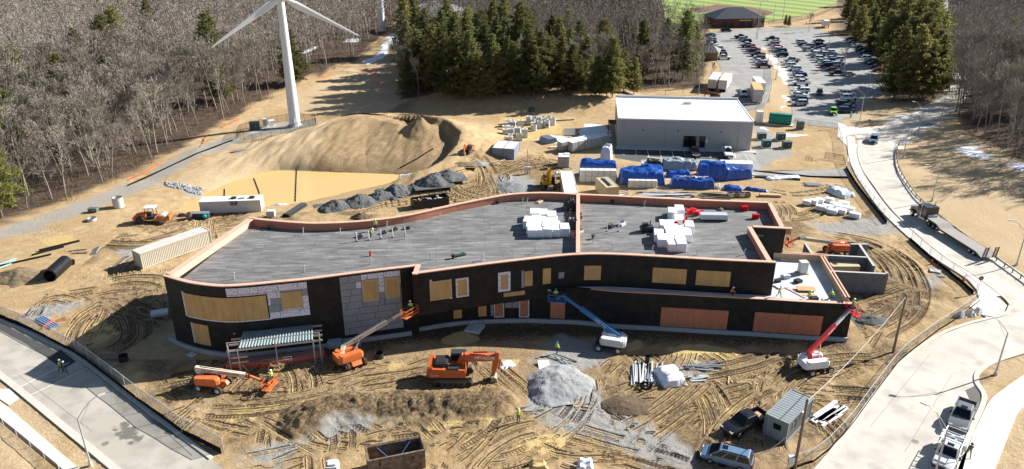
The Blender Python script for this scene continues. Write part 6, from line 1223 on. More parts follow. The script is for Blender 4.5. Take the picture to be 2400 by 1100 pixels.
# wrapped block pallets
def bundle(name, label, cat, p, rz, L, W, H, m, top=None, group=None, seams=1, wr=.03):
    t = thing(name, label, cat, p, rz, group); MB().loft(hull(-L/2,L/2,-W/2,W/2,.1,H,.1,.97)).build('wrapping', m, t); 
    if top: MB().box(-L/2+.04,L/2-.04,-W/2+.04,W/2-.04,H,H+.03).build('top_sheet', top, t)
    MB().box(-L/2+.05,L/2-.05,-W/2+.05,W/2-.05,0,.1).build('pallet', M_wood, t); return t
M_blk = mat('wrapped_blocks', (.36,.34,.31), .6, .14, 2.5, .3, 6)
p = G(1340,358); q = G(1428,339.5); d = (q-p); rz = math.atan2(d.y,d.x); n = Vector((-math.sin(rz),math.cos(rz),0))
for k_ in range(2):
    for i in range(6): c = p + d*((i+.5)/6)+n*(.8+k_*2.1)+(d.normalized()*-1.5*k_); bundle('block_pallet', 'wrapped pallet of blocks, %s from the left in the %s row by the metal building' % (ordinal(i), ('front','back')[k_]), 'pallet', c, rz, d.length/6-.06, 1.8, 2.3-(.25 if k_ else 0)+.05*(i%3), M_blk, M_wrap, 'block pallets beside the metal building')
for i, (x, y) in enumerate(((1314,392),(1327,392),(1315,385),(1328,384))): bundle('block_pallet', 'brown-grey wrapped pallet stack, %s of the four right of the lamp post' % ('front left','front right','back left','back right')[i], 'pallet', GT(x,y), 0, 1.25, 1.3, 2.5-(.0 if i < 2 else .2), M_blk, M_wrap, 'pallet stacks right of the site lamp post')
# ================================================================ tarpaulins
def tarp(name, label, x0p, x1p, W, H, m, seed, skirt=1.0, white_front=0.0, rz_add=0.0, extras=None):
    a = GT(*x0p); c = GT(*x1p); L = (c-a).length; rz = math.atan2(c.y-a.y,c.x-a.x)+rz_add; t = thing(name, label, 'tarpaulin stack', a, rz); r_ = random.Random(seed); nz = np.random.RandomState(seed)
    nx_, ny_ = max(10,int(L*4)), 22; vs = []; 
    for i in range(nx_+1):
        for j in range(ny_+1):
            u = i/nx_; v = j/ny_; x = u*L; e = min(u,1-u)*L
            prof = [(0,0),(.03,.75),(.12,1.0),(.5,1.02),(.88,1.0),(.97,.75),(1,0)]
            for (v0,h0),(v1,h1) in zip(prof[:-1],prof[1:]):
                if v0 <= v <= v1: h = h0+(h1-h0)*(v-v0)/(v1-v0); break
            h *= min(1, .05+e/.35)
            X = np.array([x*1.0+seed*7]); Yy = np.array([v*W*2+seed*3]); wob = float(fbm(X,Yy,1.6,3)[0]); fold = float(vnoise(X*2.2,Yy*.3,1.0,2)[0])
            side = 1-min(1,abs(v-.5)*2.4)**6
            vs.append((x+.25*fold, v*W + (.34*fold*(1-side)*(-1 if v < .5 else 1)) , max(.02, h*H*(1+.22*float(vnoise(X,Yy*.7,3.2,5)[0])*2*(h > .3)) + .50*wob*(.3+.7*side)*(1 if h > .3 else .2))))
    fs = [(i*(ny_+1)+j,(i+1)*(ny_+1)+j,(i+1)*(ny_+1)+j+1,i*(ny_+1)+j+1) for i in range(nx_) for j in range(ny_)]
    mb = MB(); mb.add(vs, fs); mb.build('tarpaulin', m, t, True, False)
    return t, L
def white_stack(label, x0p, x1p, W, rows, n, H, name='insulation_stack', m=M_wrap):
    a = GT(*x0p); c = GT(*x1p); L = (c-a).length; t = thing(name, label, 'wrapped stack', a, math.atan2(c.y-a.y,c.x-a.x)); w = L/n
    for k_ in range(rows):
        for i in range(n): MB().loft(hull(i*w+.02,(i+1)*w-.02,.02,W,k_*H+.03,(k_+1)*H,.08,.98)).build('bundle', m, t)
    return t
M_wrapo = mat('off_white_wrap', (.66,.65,.62), .45, .06, 3, .25, 5)
white_stack('white wrapped stack under the front of the left blue tarpaulin', (1358,427), (1444,429), 1.6, 2, 6, 1.25, m=M_wrapo); tarp('blue_tarpaulin', 'leftmost blue tarpaulin draped behind the white stack', (1356,414), (1446,418), 2.6, 2.9, M_tarp, 1)
tarp('blue_tarpaulin', 'large humped blue tarpaulin between tan container and low blue one', (1452,434), (1560,436), 4.6, 2.9, M_tarp, 2); white_stack('low white stack peeping out before the humped blue tarpaulin', (1472,441), (1540,441), 1.0, 1, 5, 1.6, m=M_wrapo)
tarp('grey_tarpaulin', 'grey tarpaulin over a long stack behind the blue ones', (1552,399), (1634,401), 2.2, 2.2, M_tarpg, 3); tarp('black_tarpaulin', 'black tarpaulin left of the grey tarpaulin', (1515,398), (1552,399), 2.4, 2.1, M_tarpb, 4)
tarp('blue_tarpaulin', 'tall blue tarpaulin at the right, sloping down from its left end', (1637,421), (1706,423), 4.2, 3.2, M_tarp, 5); white_stack('white bundles showing at the right end of the tall blue tarpaulin', (1688,410), (1763,413), 2.4, 2, 5, 1.3); tarp('blue_tarpaulin', 'blue sheet over the front of the right white bundles', (1700,424), (1762,420), 1.8, 2.0, M_tarp, 6)
t, Lq = tarp('blue_tarpaulin', 'low blue tarpaulin weighed down with bricks and boards', (1572,441), (1676,444), 2.6, 1.9, M_tarp, 7)
for i in range(16): MB().cbox((Lq*(.15+.045*i), 1.4+rd.uniform(-.4,.4), 2.05),(.5,.25,.12),rd.uniform(0,3)).build('weight_board', rd.choice((M_studs,M_conc,M_wood)), t)
tarp('blue_tarpaulin', 'narrow blue tarpaulin strip behind the low weighed-down one', (1562,416), (1618,417), 1.6, 1.2, M_tarp, 8)
tarp('blue_tarpaulin', 'crumpled blue tarpaulin lying flat at the right end of the yard', (1695,447), (1740,452), 2.2, .7, M_tarp, 9); tarp('blue_tarpaulin', 'trailing end of crumpled blue tarpaulin on the sand', (1745,446), (1800,452), 1.4, .45, M_tarp, 10)
tarp('wrapped_machine', 'silver-wrapped machine left of the metal building car park', (1404,378), (1431,380), 2.8, 3.2, mat('silver_wrap',(.52,.56,.60),.3,.1,2,.8,3), 12); bundle('wrapped_box', 'white wrapped box beside the black tarpaulin', 'box', GT(1512,395), .3, 1.6, 1.4, 1.3, M_wrap)
tarp('white_sheeting', 'crumpled white plastic sheeting beside the road fence', (1800,424), (1880,420), 1.6, .5, M_wrap, 13); tarp('white_sheeting', 'crumpled white plastic sheeting over the steel studs', (1558,912), (1612,905), 3.6, .9, M_wrap, 14)
tarp('white_sheeting', 'white plastic heap at the bottom edge', (1352,1106), (1392,1106), 1.4, .8, M_wrap, 15); tarp('straw_bundle', 'pale straw-coloured bundle at the bottom edge', (1240,1106), (1285,1104), 1.3, .6, mat('straw',(.55,.38,.18),.9,.2,3,.6,10), 16); tarp('white_sheeting', 'white cloth scraps near the excavator bucket', (1182,868), (1212,858), 1.4, .3, M_wrap, 17)
tarp('wrapped_pipes', 'plastic-wrapped pipe bundle along the road fence', (1980,468), (2008,462), 5.0, .9, mat('silver_wrap',(.52,.56,.60)), 18)
# ================================================================ steel and timber stock
def stock(name, label, cat, pa, pb, n, ln, m, seed, spread=.06, w=.1, dirp=None, layers=2, joined=False, jitter=.06, group=None):
    """a pile of parallel lengths: each one a part"""
    a = GT(*pa); c = GT(*pb); t = thing(name, label, cat, a, 0, group); r_ = random.Random(seed); row = (c-a); row.z = 0; dr = (GT(*dirp)-a).normalized() if dirp else Vector((-row.y,row.x,0)).normalized(); mb = MB()
    for i in range(n):
        f = (i+.5)/n; k_ = r_.randrange(layers); p = row*f + Vector((0,0,.07+k_*.12)); an = r_.uniform(-jitter,jitter); d = Vector((dr.x*math.cos(an)-dr.y*math.sin(an), dr.x*math.sin(an)+dr.y*math.cos(an), 0)); l_ = ln*r_.uniform(.75,1.05); s = r_.uniform(-.1,.15)*ln
        q = MB().bar(p+d*s, p+d*(s+l_), w*r_.uniform(.8,1.3), w*.8)
        if joined: mb.add(q.v, q.f)
        else: q.build('length', m if not isinstance(m, (list,tuple)) else r_.choice(m), t)
    if joined: mb.build('lengths', m if not isinstance(m,(list,tuple)) else m[0], t)['kind'] = 'stuff'
    return t
stock('steel_stud_pile', 'pile of galvanised steel studs left of the white sheeting', 'steel studs', (1476,903), (1552,897), 26, 4.3, [M_galv,M_steel,M_galv,M_lgrey], 1, w=.16, dirp=(1482,842), layers=3, jitter=.1)
stock('steel_stud_pile', 'loose steel studs pointing right of the white sheeting, upper heap', 'steel studs', (1606,858), (1620,868), 8, 4.2, [M_galv,M_steel], 2, w=.12, dirp=(1690,855), layers=3, jitter=.4); stock('steel_stud_pile', 'loose steel studs right of the white sheeting, lower heap', 'steel studs', (1612,886), (1622,896), 7, 2.4, [M_galv,M_lgrey], 3, w=.14, dirp=(1655,880), layers=3, jitter=.12)
stock('conduit_pile', 'grey conduit lengths on top of the grey gravel heap', 'pipes', (1280,838), (1310,835), 9, 4.0, [M_steel,M_dark,M_galv], 4, w=.1, dirp=(1370,880), layers=2, jitter=.2)
stock('white_pipe_bundle', 'bundle of long white pipes right of the grey site container', 'pipes', (1898,985), (1932,1000), 9, 4.6, [M_pvc,M_pvc,M_white], 5, w=.34, dirp=(1975,935), layers=2, jitter=.07); stock('black_pipe_pair', 'black pipes lying toward the road fence', 'pipes', (1962,955), (1972,962), 4, 4.5, M_black_pl, 6, w=.1, dirp=(2030,895), jitter=.04, layers=1)
stock('dark_pipe_stack', 'dark pipe stack beside the gate by the upper road', 'pipes', (1885,430), (1888,437), 8, 3.6, M_steel, 7, w=.2, dirp=(1922,432), layers=3, jitter=.02); stock('plank_pile', 'pale steel strips along the road fence', 'strips', (1938,432), (1944,438), 5, 4.0, M_galv, 8, w=.12, dirp=(1980,440), layers=1)
stock('black_rail', 'black pipes beside the white sheeting near the gate', 'pipes', (1776,415), (1776,419), 3, 9, M_black_pl, 9, w=.25, dirp=(1850,418), layers=2, jitter=.01)
for i, (pa, pb, dp, n, ln, mm_) in enumerate((((1440,455),(1450,468),(1480,447),14,3.5,[M_white,M_rust,M_studs]),((1500,452),(1505,470),(1600,452),22,8,[M_galv,M_white,M_dark]),((1560,455),(1565,472),(1640,455),24,6,[M_dark,M_white,M_wood]),((1640,455),(1645,470),(1720,458),24,5.5,[M_dark,M_steel,M_wood]),((1678,447),(1690,443),(1690,425),6,3.0,[M_galv]),((1605,432),(1610,436),(1660,434),5,4,[M_galv]))): stock('salvage_pile', 'jumble of metal and timber lengths behind the rear parapet, %s from the left' % ordinal(i), 'stock pile', pa, pb, n, ln, mm_, 20+i, w=.14, dirp=dp, layers=4, jitter=.15)
for i, x in enumerate((1712,1724,1737,1750)):
    p = GT(x,462); t = thing('stillage', 'grey steel stillage crate, %s from the left behind the rear parapet' % ordinal(i), 'crate', p, .05)
    for (x0,x1,y0,y1) in ((-.6,.6,-.5,-.44),(-.6,.6,.44,.5),(-.6,-.54,-.44,.44),(.54,.6,-.44,.44)): MB().box(x0,x1,y0,y1,.1,.9).build('side', M_wood if i % 2 else M_steel, t)
    MB().box(-.5,.5,-.4,.4,.1,.7).build('contents', M_dark, t)
p = GT(1805,461); bundle('timber_pack', 'long pale timber pack behind the right rear corner of the building', 'timber', p, -.12, 4.2, .9, .5, M_studs)
for i, (x, y) in enumerate([(460,243),(505,238),(550,230),(622,226),(662,262),(560,282),(605,278),(640,308),(700,306),(688,278),(722,252),(760,292),(802,335)]): bundle('white_pallet', 'white wrapped pallet, %s in the group right of the rear wall' % ('leftmost','second from the left, back','third from the left, back','fourth from the left, back','centre back','left of the middle','middle','front, left','front, centre','behind the front centre','back right','right','rightmost and nearest')[i], 'pallet', GT(1740+x/3.056,401+y/3.056), RAD(-38), 1.9 if i > 3 else 1.5, 1.15, .95, M_wrap, None, 'white pallets right of the rear wall')
for i, (x, y, n) in enumerate(((1500,912,0),)): pass
def ring(label, px, r_, h, m=M_black_pl): p = GT(*px); p.z += .02; t = thing('pipe_ring', label, 'pipe ring', p); MB().tube((0,0,0),(0,0,h),r_,None,20,True,r_*.88).build('ring', m, t, True); MB().tube((0,0,h-.06),(0,0,h),r_*1.04,None,20,True,r_*.87).build('lip', m, t, True)
ring('black plastic ring lying before the steel studs', (1514,908), .72, .3); ring('black pipe collar standing behind the steel studs', (1517,848), .3, .8); ring('open black barrel ring right of the raised orange lift', (889,839), .55, .75, M_dark); ring('black barrel ring in the shade left of the canopy', (291,846), .55, .8, M_dark)
ring('white concrete manhole cylinder beside the gravel path', (279,486), .95, 2.0, M_conc); ring('low concrete cone ring beside the sandy track', (216,517), .8, .5, M_conc)
def boardthing(name, label, px, sz, rz, m, cat='board', tilt=0.0, dz=0.05):
    p = GT(*px); o = one(name, MB().cbox((0,0,0),sz,0,True), m, label, cat, (p.x,p.y,p.z+dz), rz); o.rotation_euler = (tilt,0,rz); return o
boardthing('insulation_sheet', 'grey insulation sheets lying in the building shadow', (1113,772), (2.1,2.3,.25), RAD(-20), M_lgrey); boardthing('plywood_sheet', 'grey plywood sheet on the ground by the fence, in shade', (258,838), (2.4,1.3,.06), RAD(8), M_wood); boardthing('insulation_block', 'white insulation block leaning at the left end of the building', (375,737), (2.2,1.4,.4), RAD(20), M_lgrey); boardthing('scrap_sheet', 'white scrap sheet in the shade left of the canopy', (449,833), (1.1,.8,.08), RAD(-30), M_lgrey)
boardthing('white_board', 'white board beside the grey gravel heap', (1275,858), (1.4,1.6,.1), RAD(5), M_white, tilt=.25); boardthing('solar_panel', 'grey flat panel on the sand beside the gravel path', (562,354), (3.0,1.3,.15), RAD(24), M_steel, 'panel'); boardthing('plywood_sheet', 'brown plywood scrap before the twin containers', (1165,385), (1.6,1.4,.08), .4, M_studs); boardthing('concrete_slab', 'flat concrete slab beside the fence line on the right', (2192,637), (1.5,1.1,.15), -.5, M_conc, 'slab'); boardthing('white_slab', 'long white slab before the block pallets', (1305,347), (3.4,.8,.3), .18, M_concw, 'slab')
stock('timber_scraps', 'timber offcuts at the foot of the grey gravel heap', 'timber', (1340,945), (1350,960), 6, 1.9, M_studs, 31, w=.12, dirp=(1365,935), jitter=.9); stock('timber_scraps', 'planks and boards beside the dug hole on the left', 'timber', (150,590), (170,596), 9, 3.0, [M_studs,M_wood,M_lgrey], 32, w=.16, dirp=(205,585), jitter=.5); stock('steel_ramps', 'dark steel channels standing on the sand above the culvert', 'channels', (215,598), (225,598), 4, 2.5, M_steel, 33, w=.25, dirp=(232,570), jitter=.05); stock('silt_rail', 'long black silt-fence roll on the left yard', 'silt fence', (80,592), (80,594), 2, 6, M_black_pl, 34, w=.3, dirp=(150,575), jitter=.02); stock('timber_scraps', 'scattered lumber pieces before the steel lift on the right', 'timber', (1690,905), (1790,885), 9, 1.3, M_studs, 35, w=.12, dirp=(1710,880), jitter=2.5, layers=1); stock('timber_scraps', 'plank scraps beside the twin containers', 'timber', (1140,383), (1190,388), 6, 2.2, M_studs, 36, w=.14, dirp=(1185,384), jitter=.5); stock('timber_scraps', 'two poles lying at the bottom edge', 'timber', (1318,1080), (1322,1092), 3, 2.2, M_studs, 37, w=.09, dirp=(1352,1092), jitter=.2); stock('flat_bars', 'pale metal strips right of the yellow excavator', 'strips', (1303,408), (1325,410), 9, 1.4, [M_galv,M_white], 38, w=.16, dirp=(1308,398), jitter=.3)
# ================================================================ heaps
def heap(name, label, px, rx, ry, h, m, seed, rz=0.0, cat='heap', rough=.25, group=None):
    p = GT(*px); n = 44; vs = []; fs = []; X, Y = np.meshgrid(np.linspace(-1.15,1.15,n), np.linspace(-1.15,1.15,n)); R = np.hypot(X,Y); Rn = R*(1+.35*fbm(X*3+seed*9,Y*3,1.6,2)); Z = h*np.clip(1-Rn,0,1)**.9*(1+rough*fbm(X*4+seed*5,Y*4,1.1,3)) + h*.06*vnoise(X*9+seed,Y*9,1.0)*(Rn < .95) + h*.025*vnoise(X*21+seed,Y*21,1.0)*(Rn < .95) - .12*(Rn >= 1)
    vs = [(float(X[i,j])*rx, float(Y[i,j])*ry, float(Z[i,j])-.03) for i in range(n) for j in range(n)]; fs = [(i*n+j,i*n+j+1,(i+1)*n+j+1,(i+1)*n+j) for i in range(n-1) for j in range(n-1)]
    me_ = MB().add(vs, fs).mesh(name, m, False); o = obj(name, me_); o.location = p; o.rotation_euler = (0,0,rz); return tag(o, label, cat, group)
for i, (x, y, s) in enumerate(((1275,625,1.0),(1455,592,1.1),(1600,555,1.0),(1715,515,1.05),(1842,487,.6),(1960,448,1.1),(2065,408,1.0),(1985,420,.8))): heap('gravel_heap', 'dark grey gravel heap by the pond, %s from the left' % ordinal(i), (360+x/3, 280+y/3-2), 3.2*s, 2.8*s, 1.65*s if s > .7 else .5, M_graveld, i+1, .3, group='dark gravel heaps along the pond')
heap('gravel_heap', 'light grey gravel heap in the front yard', (1308,898), 4.4, 3.8, 1.45, M_gravel, 21, .2); heap('gravel_heap', 'flat grey gravel heap beside the white lamp post', (1203,438), 4.2, 3.6, .9, mat('mid_gravel',(.22,.225,.22),.95,.3,5,1.2,8), 22); heap('gravel_heap', 'small grey heap before the twin containers', (1120,384), 2.0, 1.2, .6, M_gravel, 23); heap('soil_heap', 'dark heap of clods right of the steel studs on the front track', (1460,950), 3.0, 2.0, .6, M_soild, 24)
heap('soil_heap', 'brown soil heap at the left edge above the culvert', (40,650), 5.0, 3.0, 1.3, M_soil, 25); heap('soil_heap', 'small soil heap by the rear parapet', (845,510), 2.0, 1.4, .9, M_soild, 26); heap('grey_fill_heap', 'grey plastic-covered heap right of the block enclosure', (2042,750), 2.2, 1.5, .6, M_graveld, 27); heap('rubble_heap', 'pale rubble at the pond inlet', (975,412), 3.0, 1.2, .7, M_conc, 28); heap('white_rubble', 'white stones beside the pond at the office trailer', (655,480), 2.2, .9, .5, M_concw, 29); heap('soil_heap', 'grey soil bump before the small orange excavator', (1085,385), 3.0, 1.8, .5, M_soil, 30)
for i, (x, y) in enumerate(((2250,741),(2272,738),(2292,732))): heap('boulder', 'pale boulder at the kerb, %s from the left' % ordinal(i), (x,y), .9, .7, .9, M_concw, 40+i, .3*i, 'boulder', .6)
# riprap stones on the apron
rp = random.Random(21)
stone = MB().ball((0,0,.1),.3,7,4,(1,.8,.6)).mesh('stone', mat('riprap',(.33,.33,.34),.9,.3,3,objvar=.3))
ra = thing('riprap_apron', 'apron of grey riprap stones between gravel path and pond', 'stones', GT(432,441))
for i in range(150):
    u, v = rp.random(), rp.random(); x = 388+u*85; y = 431+u*18+(v-.5)*(10+8*u); p = GT(x,y,2); o = obj('stone', stone, ra, p-ra.location); o.scale = (rp.uniform(.6,1.3),rp.uniform(.6,1.3),rp.uniform(.6,1.2)); o.rotation_euler = (0,0,rp.uniform(0,6))
# ================================================================ things on the roof
def rp_(zx, zy, z=ZR): return G(1200+zx/4.8, 470+zy/4.8, z)
BX = MB().loft(hull(-.67,.67,-1.12,1.12,0,1.22,.05,.99))
bme = BX.mesh('insulation_bundle', M_wrap)
rb_ = random.Random(5)
def roof_bundle(zx, zy, label, grp, top=1.22):
    p = G(1200+zx/4.8, 470+zy/4.8, ZR+top); o = obj('insulation_bundle', bme); o.location = (p.x, p.y, ZR+.002); o.rotation_euler = (0,0,RAD(rb_.uniform(-5,5)-4)); o.scale = (1,1,1+rb_.uniform(-.06,.06)); tag(o, label, 'insulation bundle', grp)
def cluster(lst, where, grp):
    rows = {}
    for zx, zy in lst: rows.setdefault(round(zy/42), []).append((zx, zy))
    for k_, key in enumerate(sorted(rows)):
        for j_, (zx, zy) in enumerate(sorted(rows[key])): roof_bundle(zx, zy, 'white insulation bundle, %s row from back, %s from left, %s' % (ordinal(k_), ordinal(j_), where), grp)
cluster([(255,118),(350,128),(448,150),(185,205),(275,195),(370,205),(462,205),(215,262),(305,265),(395,262),(490,258),(228,298),(320,296),(412,296),(502,292),(592,290)], 'left roof cluster', 'white bundles in the left roof cluster')
cluster([(1715,252),(1805,250),(1760,295),(1848,296),(1935,300),(1992,262),(1655,348),(1785,350),(1880,345),(1965,350),(1690,405),(1795,400),(1890,398),(1800,452),(1900,455)], 'right roof cluster', 'white bundles in the right roof cluster')
roof_bundle(1806,108,'lone white bundle left of the red buckets on the roof',None); roof_bundle(1885,78,'white bundle nearest the rear parapet beside the red buckets',None); roof_bundle(1878,205,'single white bundle between red buckets and right cluster',None,.9)
bk_me = MB().tube((0,0,0),(0,0,.38),.13,.16,9).tube((0,0,.38),(0,0,.40),.17,None,9).mesh('bucket', M_red)
def bucket(p, label, grp): o = obj('bucket', bk_me); o.location = p; o.rotation_euler = (rb_.choice((0,0,1.4)),0,rb_.uniform(0,6)); o.scale = (1.25,1.25,1.25); tag(o, label, 'bucket', grp)
for i in range(26): zx = 1950+rb_.uniform(0,190); bucket(rp_(zx, 128+(zx-1950)*.22+rb_.uniform(-18,26))+Vector((0,0,.22)), 'red bucket in the loose heap on the roof', 'red buckets heaped on the roof')
bucket(rp_(1960,212)+Vector((0,0,.02)), 'lone red bucket below the heap of red buckets', None); bucket(rp_(1866,258,ZR+1.25), 'red bucket standing on the white bundles, left of two', None); bucket(rp_(1930,258,ZR+1.25), 'red bucket standing on the white bundles, right of two', None)
for i, (x, y) in enumerate(((1745,495),(1771,514))):
    p = G(x,y,ZR); t = thing('bucket_stack', 'block of stacked red buckets, %s of two at the right roof end' % ('upper','lower')[i], 'buckets', p)
    for a_ in range(3):
        for c_ in range(2): MB().tube((a_*.34-.34,c_*.34,0),(a_*.34-.34,c_*.34,.75),.15,.17,9).build('bucket_column', M_red, t)
p = rp_(2270,232); t = thing('roof_cart', 'grey covered cart on the right part of the roof', 'cart', p, RAD(-3)); MB().box(-2.0,2.0,-.1,1.1,.25,1.0).build('cover', M_galv, t); MB().box(-2.0,2.0,-.15,1.15,.1,.24).build('frame', M_dark, t)
for x in (-1.4,0,1.4): MB().tube((x,-.16,.14),(x,-.1,.14),.13,None,8).build('wheel', M_dark, t)
p = rp_(1510,350); t = thing('roofing_kettle', 'dark green roofing machine left of the right bundle cluster', 'machine', p, .1); MB().box(-.9,.9,-.5,.5,.35,.9).build('body', M_green, t); MB().box(-.6,.2,-.3,.3,.9,1.3).build('engine', M_dark, t); MB().tube((.5,0,.9),(.5,0,1.7),.08,None,8).build('stack', M_dark, t); MB().bar((.9,0,.4),(2.0,0,.3),.07).build('tow_bar', M_studs, t)
for x in (-.5,.5):
    for s in (-1,1): MB().wheel((x,s*.55,.25),.25,.15,10).build('wheel', M_rubber_c, t)
def roof_tarp(label, zx, zy, L, W, H, seed, m=M_tarpb):
    p = rp_(zx, zy); t = thing('covered_load', label, 'covered load', p, .1); n = 12; r_ = random.Random(seed); vs = []
    for i in range(n+1):
        for j in range(n+1):
            u, v = i/n*2-1, j/n*2-1; e = max(abs(u),abs(v)); h = H*(1-e**4)*(1+.5*(r_.random()-.5)*(e < .95)); vs.append((u*L/2*(1+.05*r_.random()), v*W/2, max(.01,h)))
    MB().add(vs, [(i*(n+1)+j,(i+1)*(n+1)+j,(i+1)*(n+1)+j+1,i*(n+1)+j+1) for i in range(n) for j in range(n)]).build('cover', m, t, True, False); MB().box(-L*.3,L*.3,-W*.3,W*.3,0,H*.5).build('load', M_dark, t)
roof_tarp('black covered load in the roof corner by the red divider wall', 655, 95, 2.0, 2.2, 1.5, 1); roof_tarp('crumpled black sheet heap beside the red divider wall', 665, 300, 2.6, 2.4, 1.3, 2)
for i, (zx, zy) in enumerate(((1068,350),(1195,350),(1085,300),(1115,300))):
    p = rp_(zx, zy); t = thing('pipe_stand', 'white pipe stub standing on the roof, %s of the four in the middle' % ordinal(i), 'pipe', p); MB().tube((0,0,0),(0,0,1.5 if i < 2 else .8),.07,None,8).build('pipe', M_pvc if i < 2 else M_studs, t); MB().tube((0,0,0),(0,0,.1),.2,.1,8).build('flashing', M_dark, t)
for i, x in enumerate((836.4,864.7,893,920.5,949.5)):
    p = G(x,566-i*3.2,ZR); t = thing('pipe_stand', 'white post, %s from the left in the row by the roof workers' % ordinal(i), 'pipe', p); MB().tube((0,0,0),(0,0,1.35),.08,None,8).build('pipe', M_pvc, t); MB().tube((0,0,0),(0,0,.12),.2,.1,8).build('flashing', M_dark, t)
for i, (x, y, m_, sz) in enumerate(((842,556,M_dark,(.8,.7,.4)),(899,548,M_dark,(.7,.6,.5)),(925,540,M_dark,(.8,.6,.5)),(953,537,M_dark,(.9,.6,.4)),(1432,533,M_dark,(.9,.8,.5)),(1457,528,M_lgrey,(1.2,.8,.6)),(1360,545,M_lgrey,(.9,.6,.4)),(1265,474,M_studs,(1.4,.6,.35)),(1690,492,M_wood,(.9,.6,.4)),(1080,600,M_green,(1.4,.5,.4)),(1338,502,M_wood,(.4,.4,.8)),(1360,512,M_wood,(.4,.8,.9)))):
    p = G(x,y,ZR); t = thing('tool_box', ('small dark tool box on the roof left of the first white post','dark generator among the white posts on the roof','dark tool pile right of the roof workers','dark kit at the right end of the white posts','dark tools beside the pipe stubs in the middle of the roof','grey panel leaning by the pipe stubs on the roof','grey saw on the roof right of the divider wall','pale timber offcuts by the rear parapet','tools near the rear parapet above the grey cart','green welding kit by the front coping','dark box near the covered load','brown bottle rack against the divider wall')[i], 'tools', p, rb_.uniform(0,1)); MB().box(-sz[0]/2,sz[0]/2,-sz[1]/2,sz[1]/2,0,sz[2]*.6).build('body', m_, t); MB().bar((-sz[0]*.4,0,sz[2]),(sz[0]*.4,0,sz[2]*.8),.07).build('handle', M_steel, t); MB().cbox((sz[0]*.2,.1,sz[2]*.7),(sz[0]*.4,sz[1]*.5,sz[2]*.5)).build('tray', M_dark, t)
def extinguisher(label, p): t = thing('fire_extinguisher', label, 'extinguisher', p); MB().tube((0,0,0),(0,0,.5),.1,None,8).build('cylinder', M_red, t); MB().tube((0,0,.5),(0,0,.62),.04,None,6).build('valve', M_dark, t); t.scale = (1.3,1.3,1.3)
extinguisher('red fire extinguisher standing alone on the left roof', G(868,600,ZR)); extinguisher('red fire extinguisher beside the divider wall', rp_(708,405))
# low wing roof
p = G(1880,640,ZLR); t = thing('wrapped_unit', 'tall white wrapped unit on the pale lower roof', 'roof unit', p, .1); MB().loft(hull(-.55,.55,-.5,.5,.15,1.8,.06,.98)).build('wrapping', M_wrapo, t); MB().box(-.7,.7,-.6,.6,0,.15).build('pallet', M_studs, t)
def low_item(name, label, px, sz, rz, m, cat='board', dz=.02): p = G(*px, ZLR); o = one(name, MB().cbox((0,0,0),sz,0,True), m, label, cat, (p.x,p.y,ZLR+dz), rz)
low_item('plywood_sheet', 'plywood sheet lying on the pale lower roof', (1888,681), (2.4,1.2,.05), -.05, M_ply, 'board', .25); low_item('saw_horse', 'low trestle under the plywood on the lower roof', (1888,683), (2.0,.6,.2), -.05, M_wood, 'trestle'); low_item('plank', 'red-stained plank lying across the lower roof', (1863,686), (.35,3.6,.06), .5, M_coping); low_item('plank', 'short red plank near the lower roof front', (1895,691), (1.6,.5,.05), .3, M_coping); low_item('plastic_sheet', 'crumpled white plastic on the lower roof', (1830,672), (1.6,1.2,.15), .4, M_wrap, 'sheet'); low_item('tool_bag', 'black tool bag on the lower roof, left one', (1822,661), (.7,.6,.35), .3, M_dark, 'bag'); low_item('tool_bag', 'black tool bag on the lower roof, right one', (1870,662), (.9,.8,.4), .5, M_dark, 'bag'); low_item('generator', 'pale machine on the lower roof between the bags', (1842,652), (1.0,.7,.5), .2, M_lgrey, 'machine'); low_item('toolbox', 'black coil box near the front edge of the lower roof', (1908,702), (.9,.7,.35), .1, M_dark, 'toolbox')
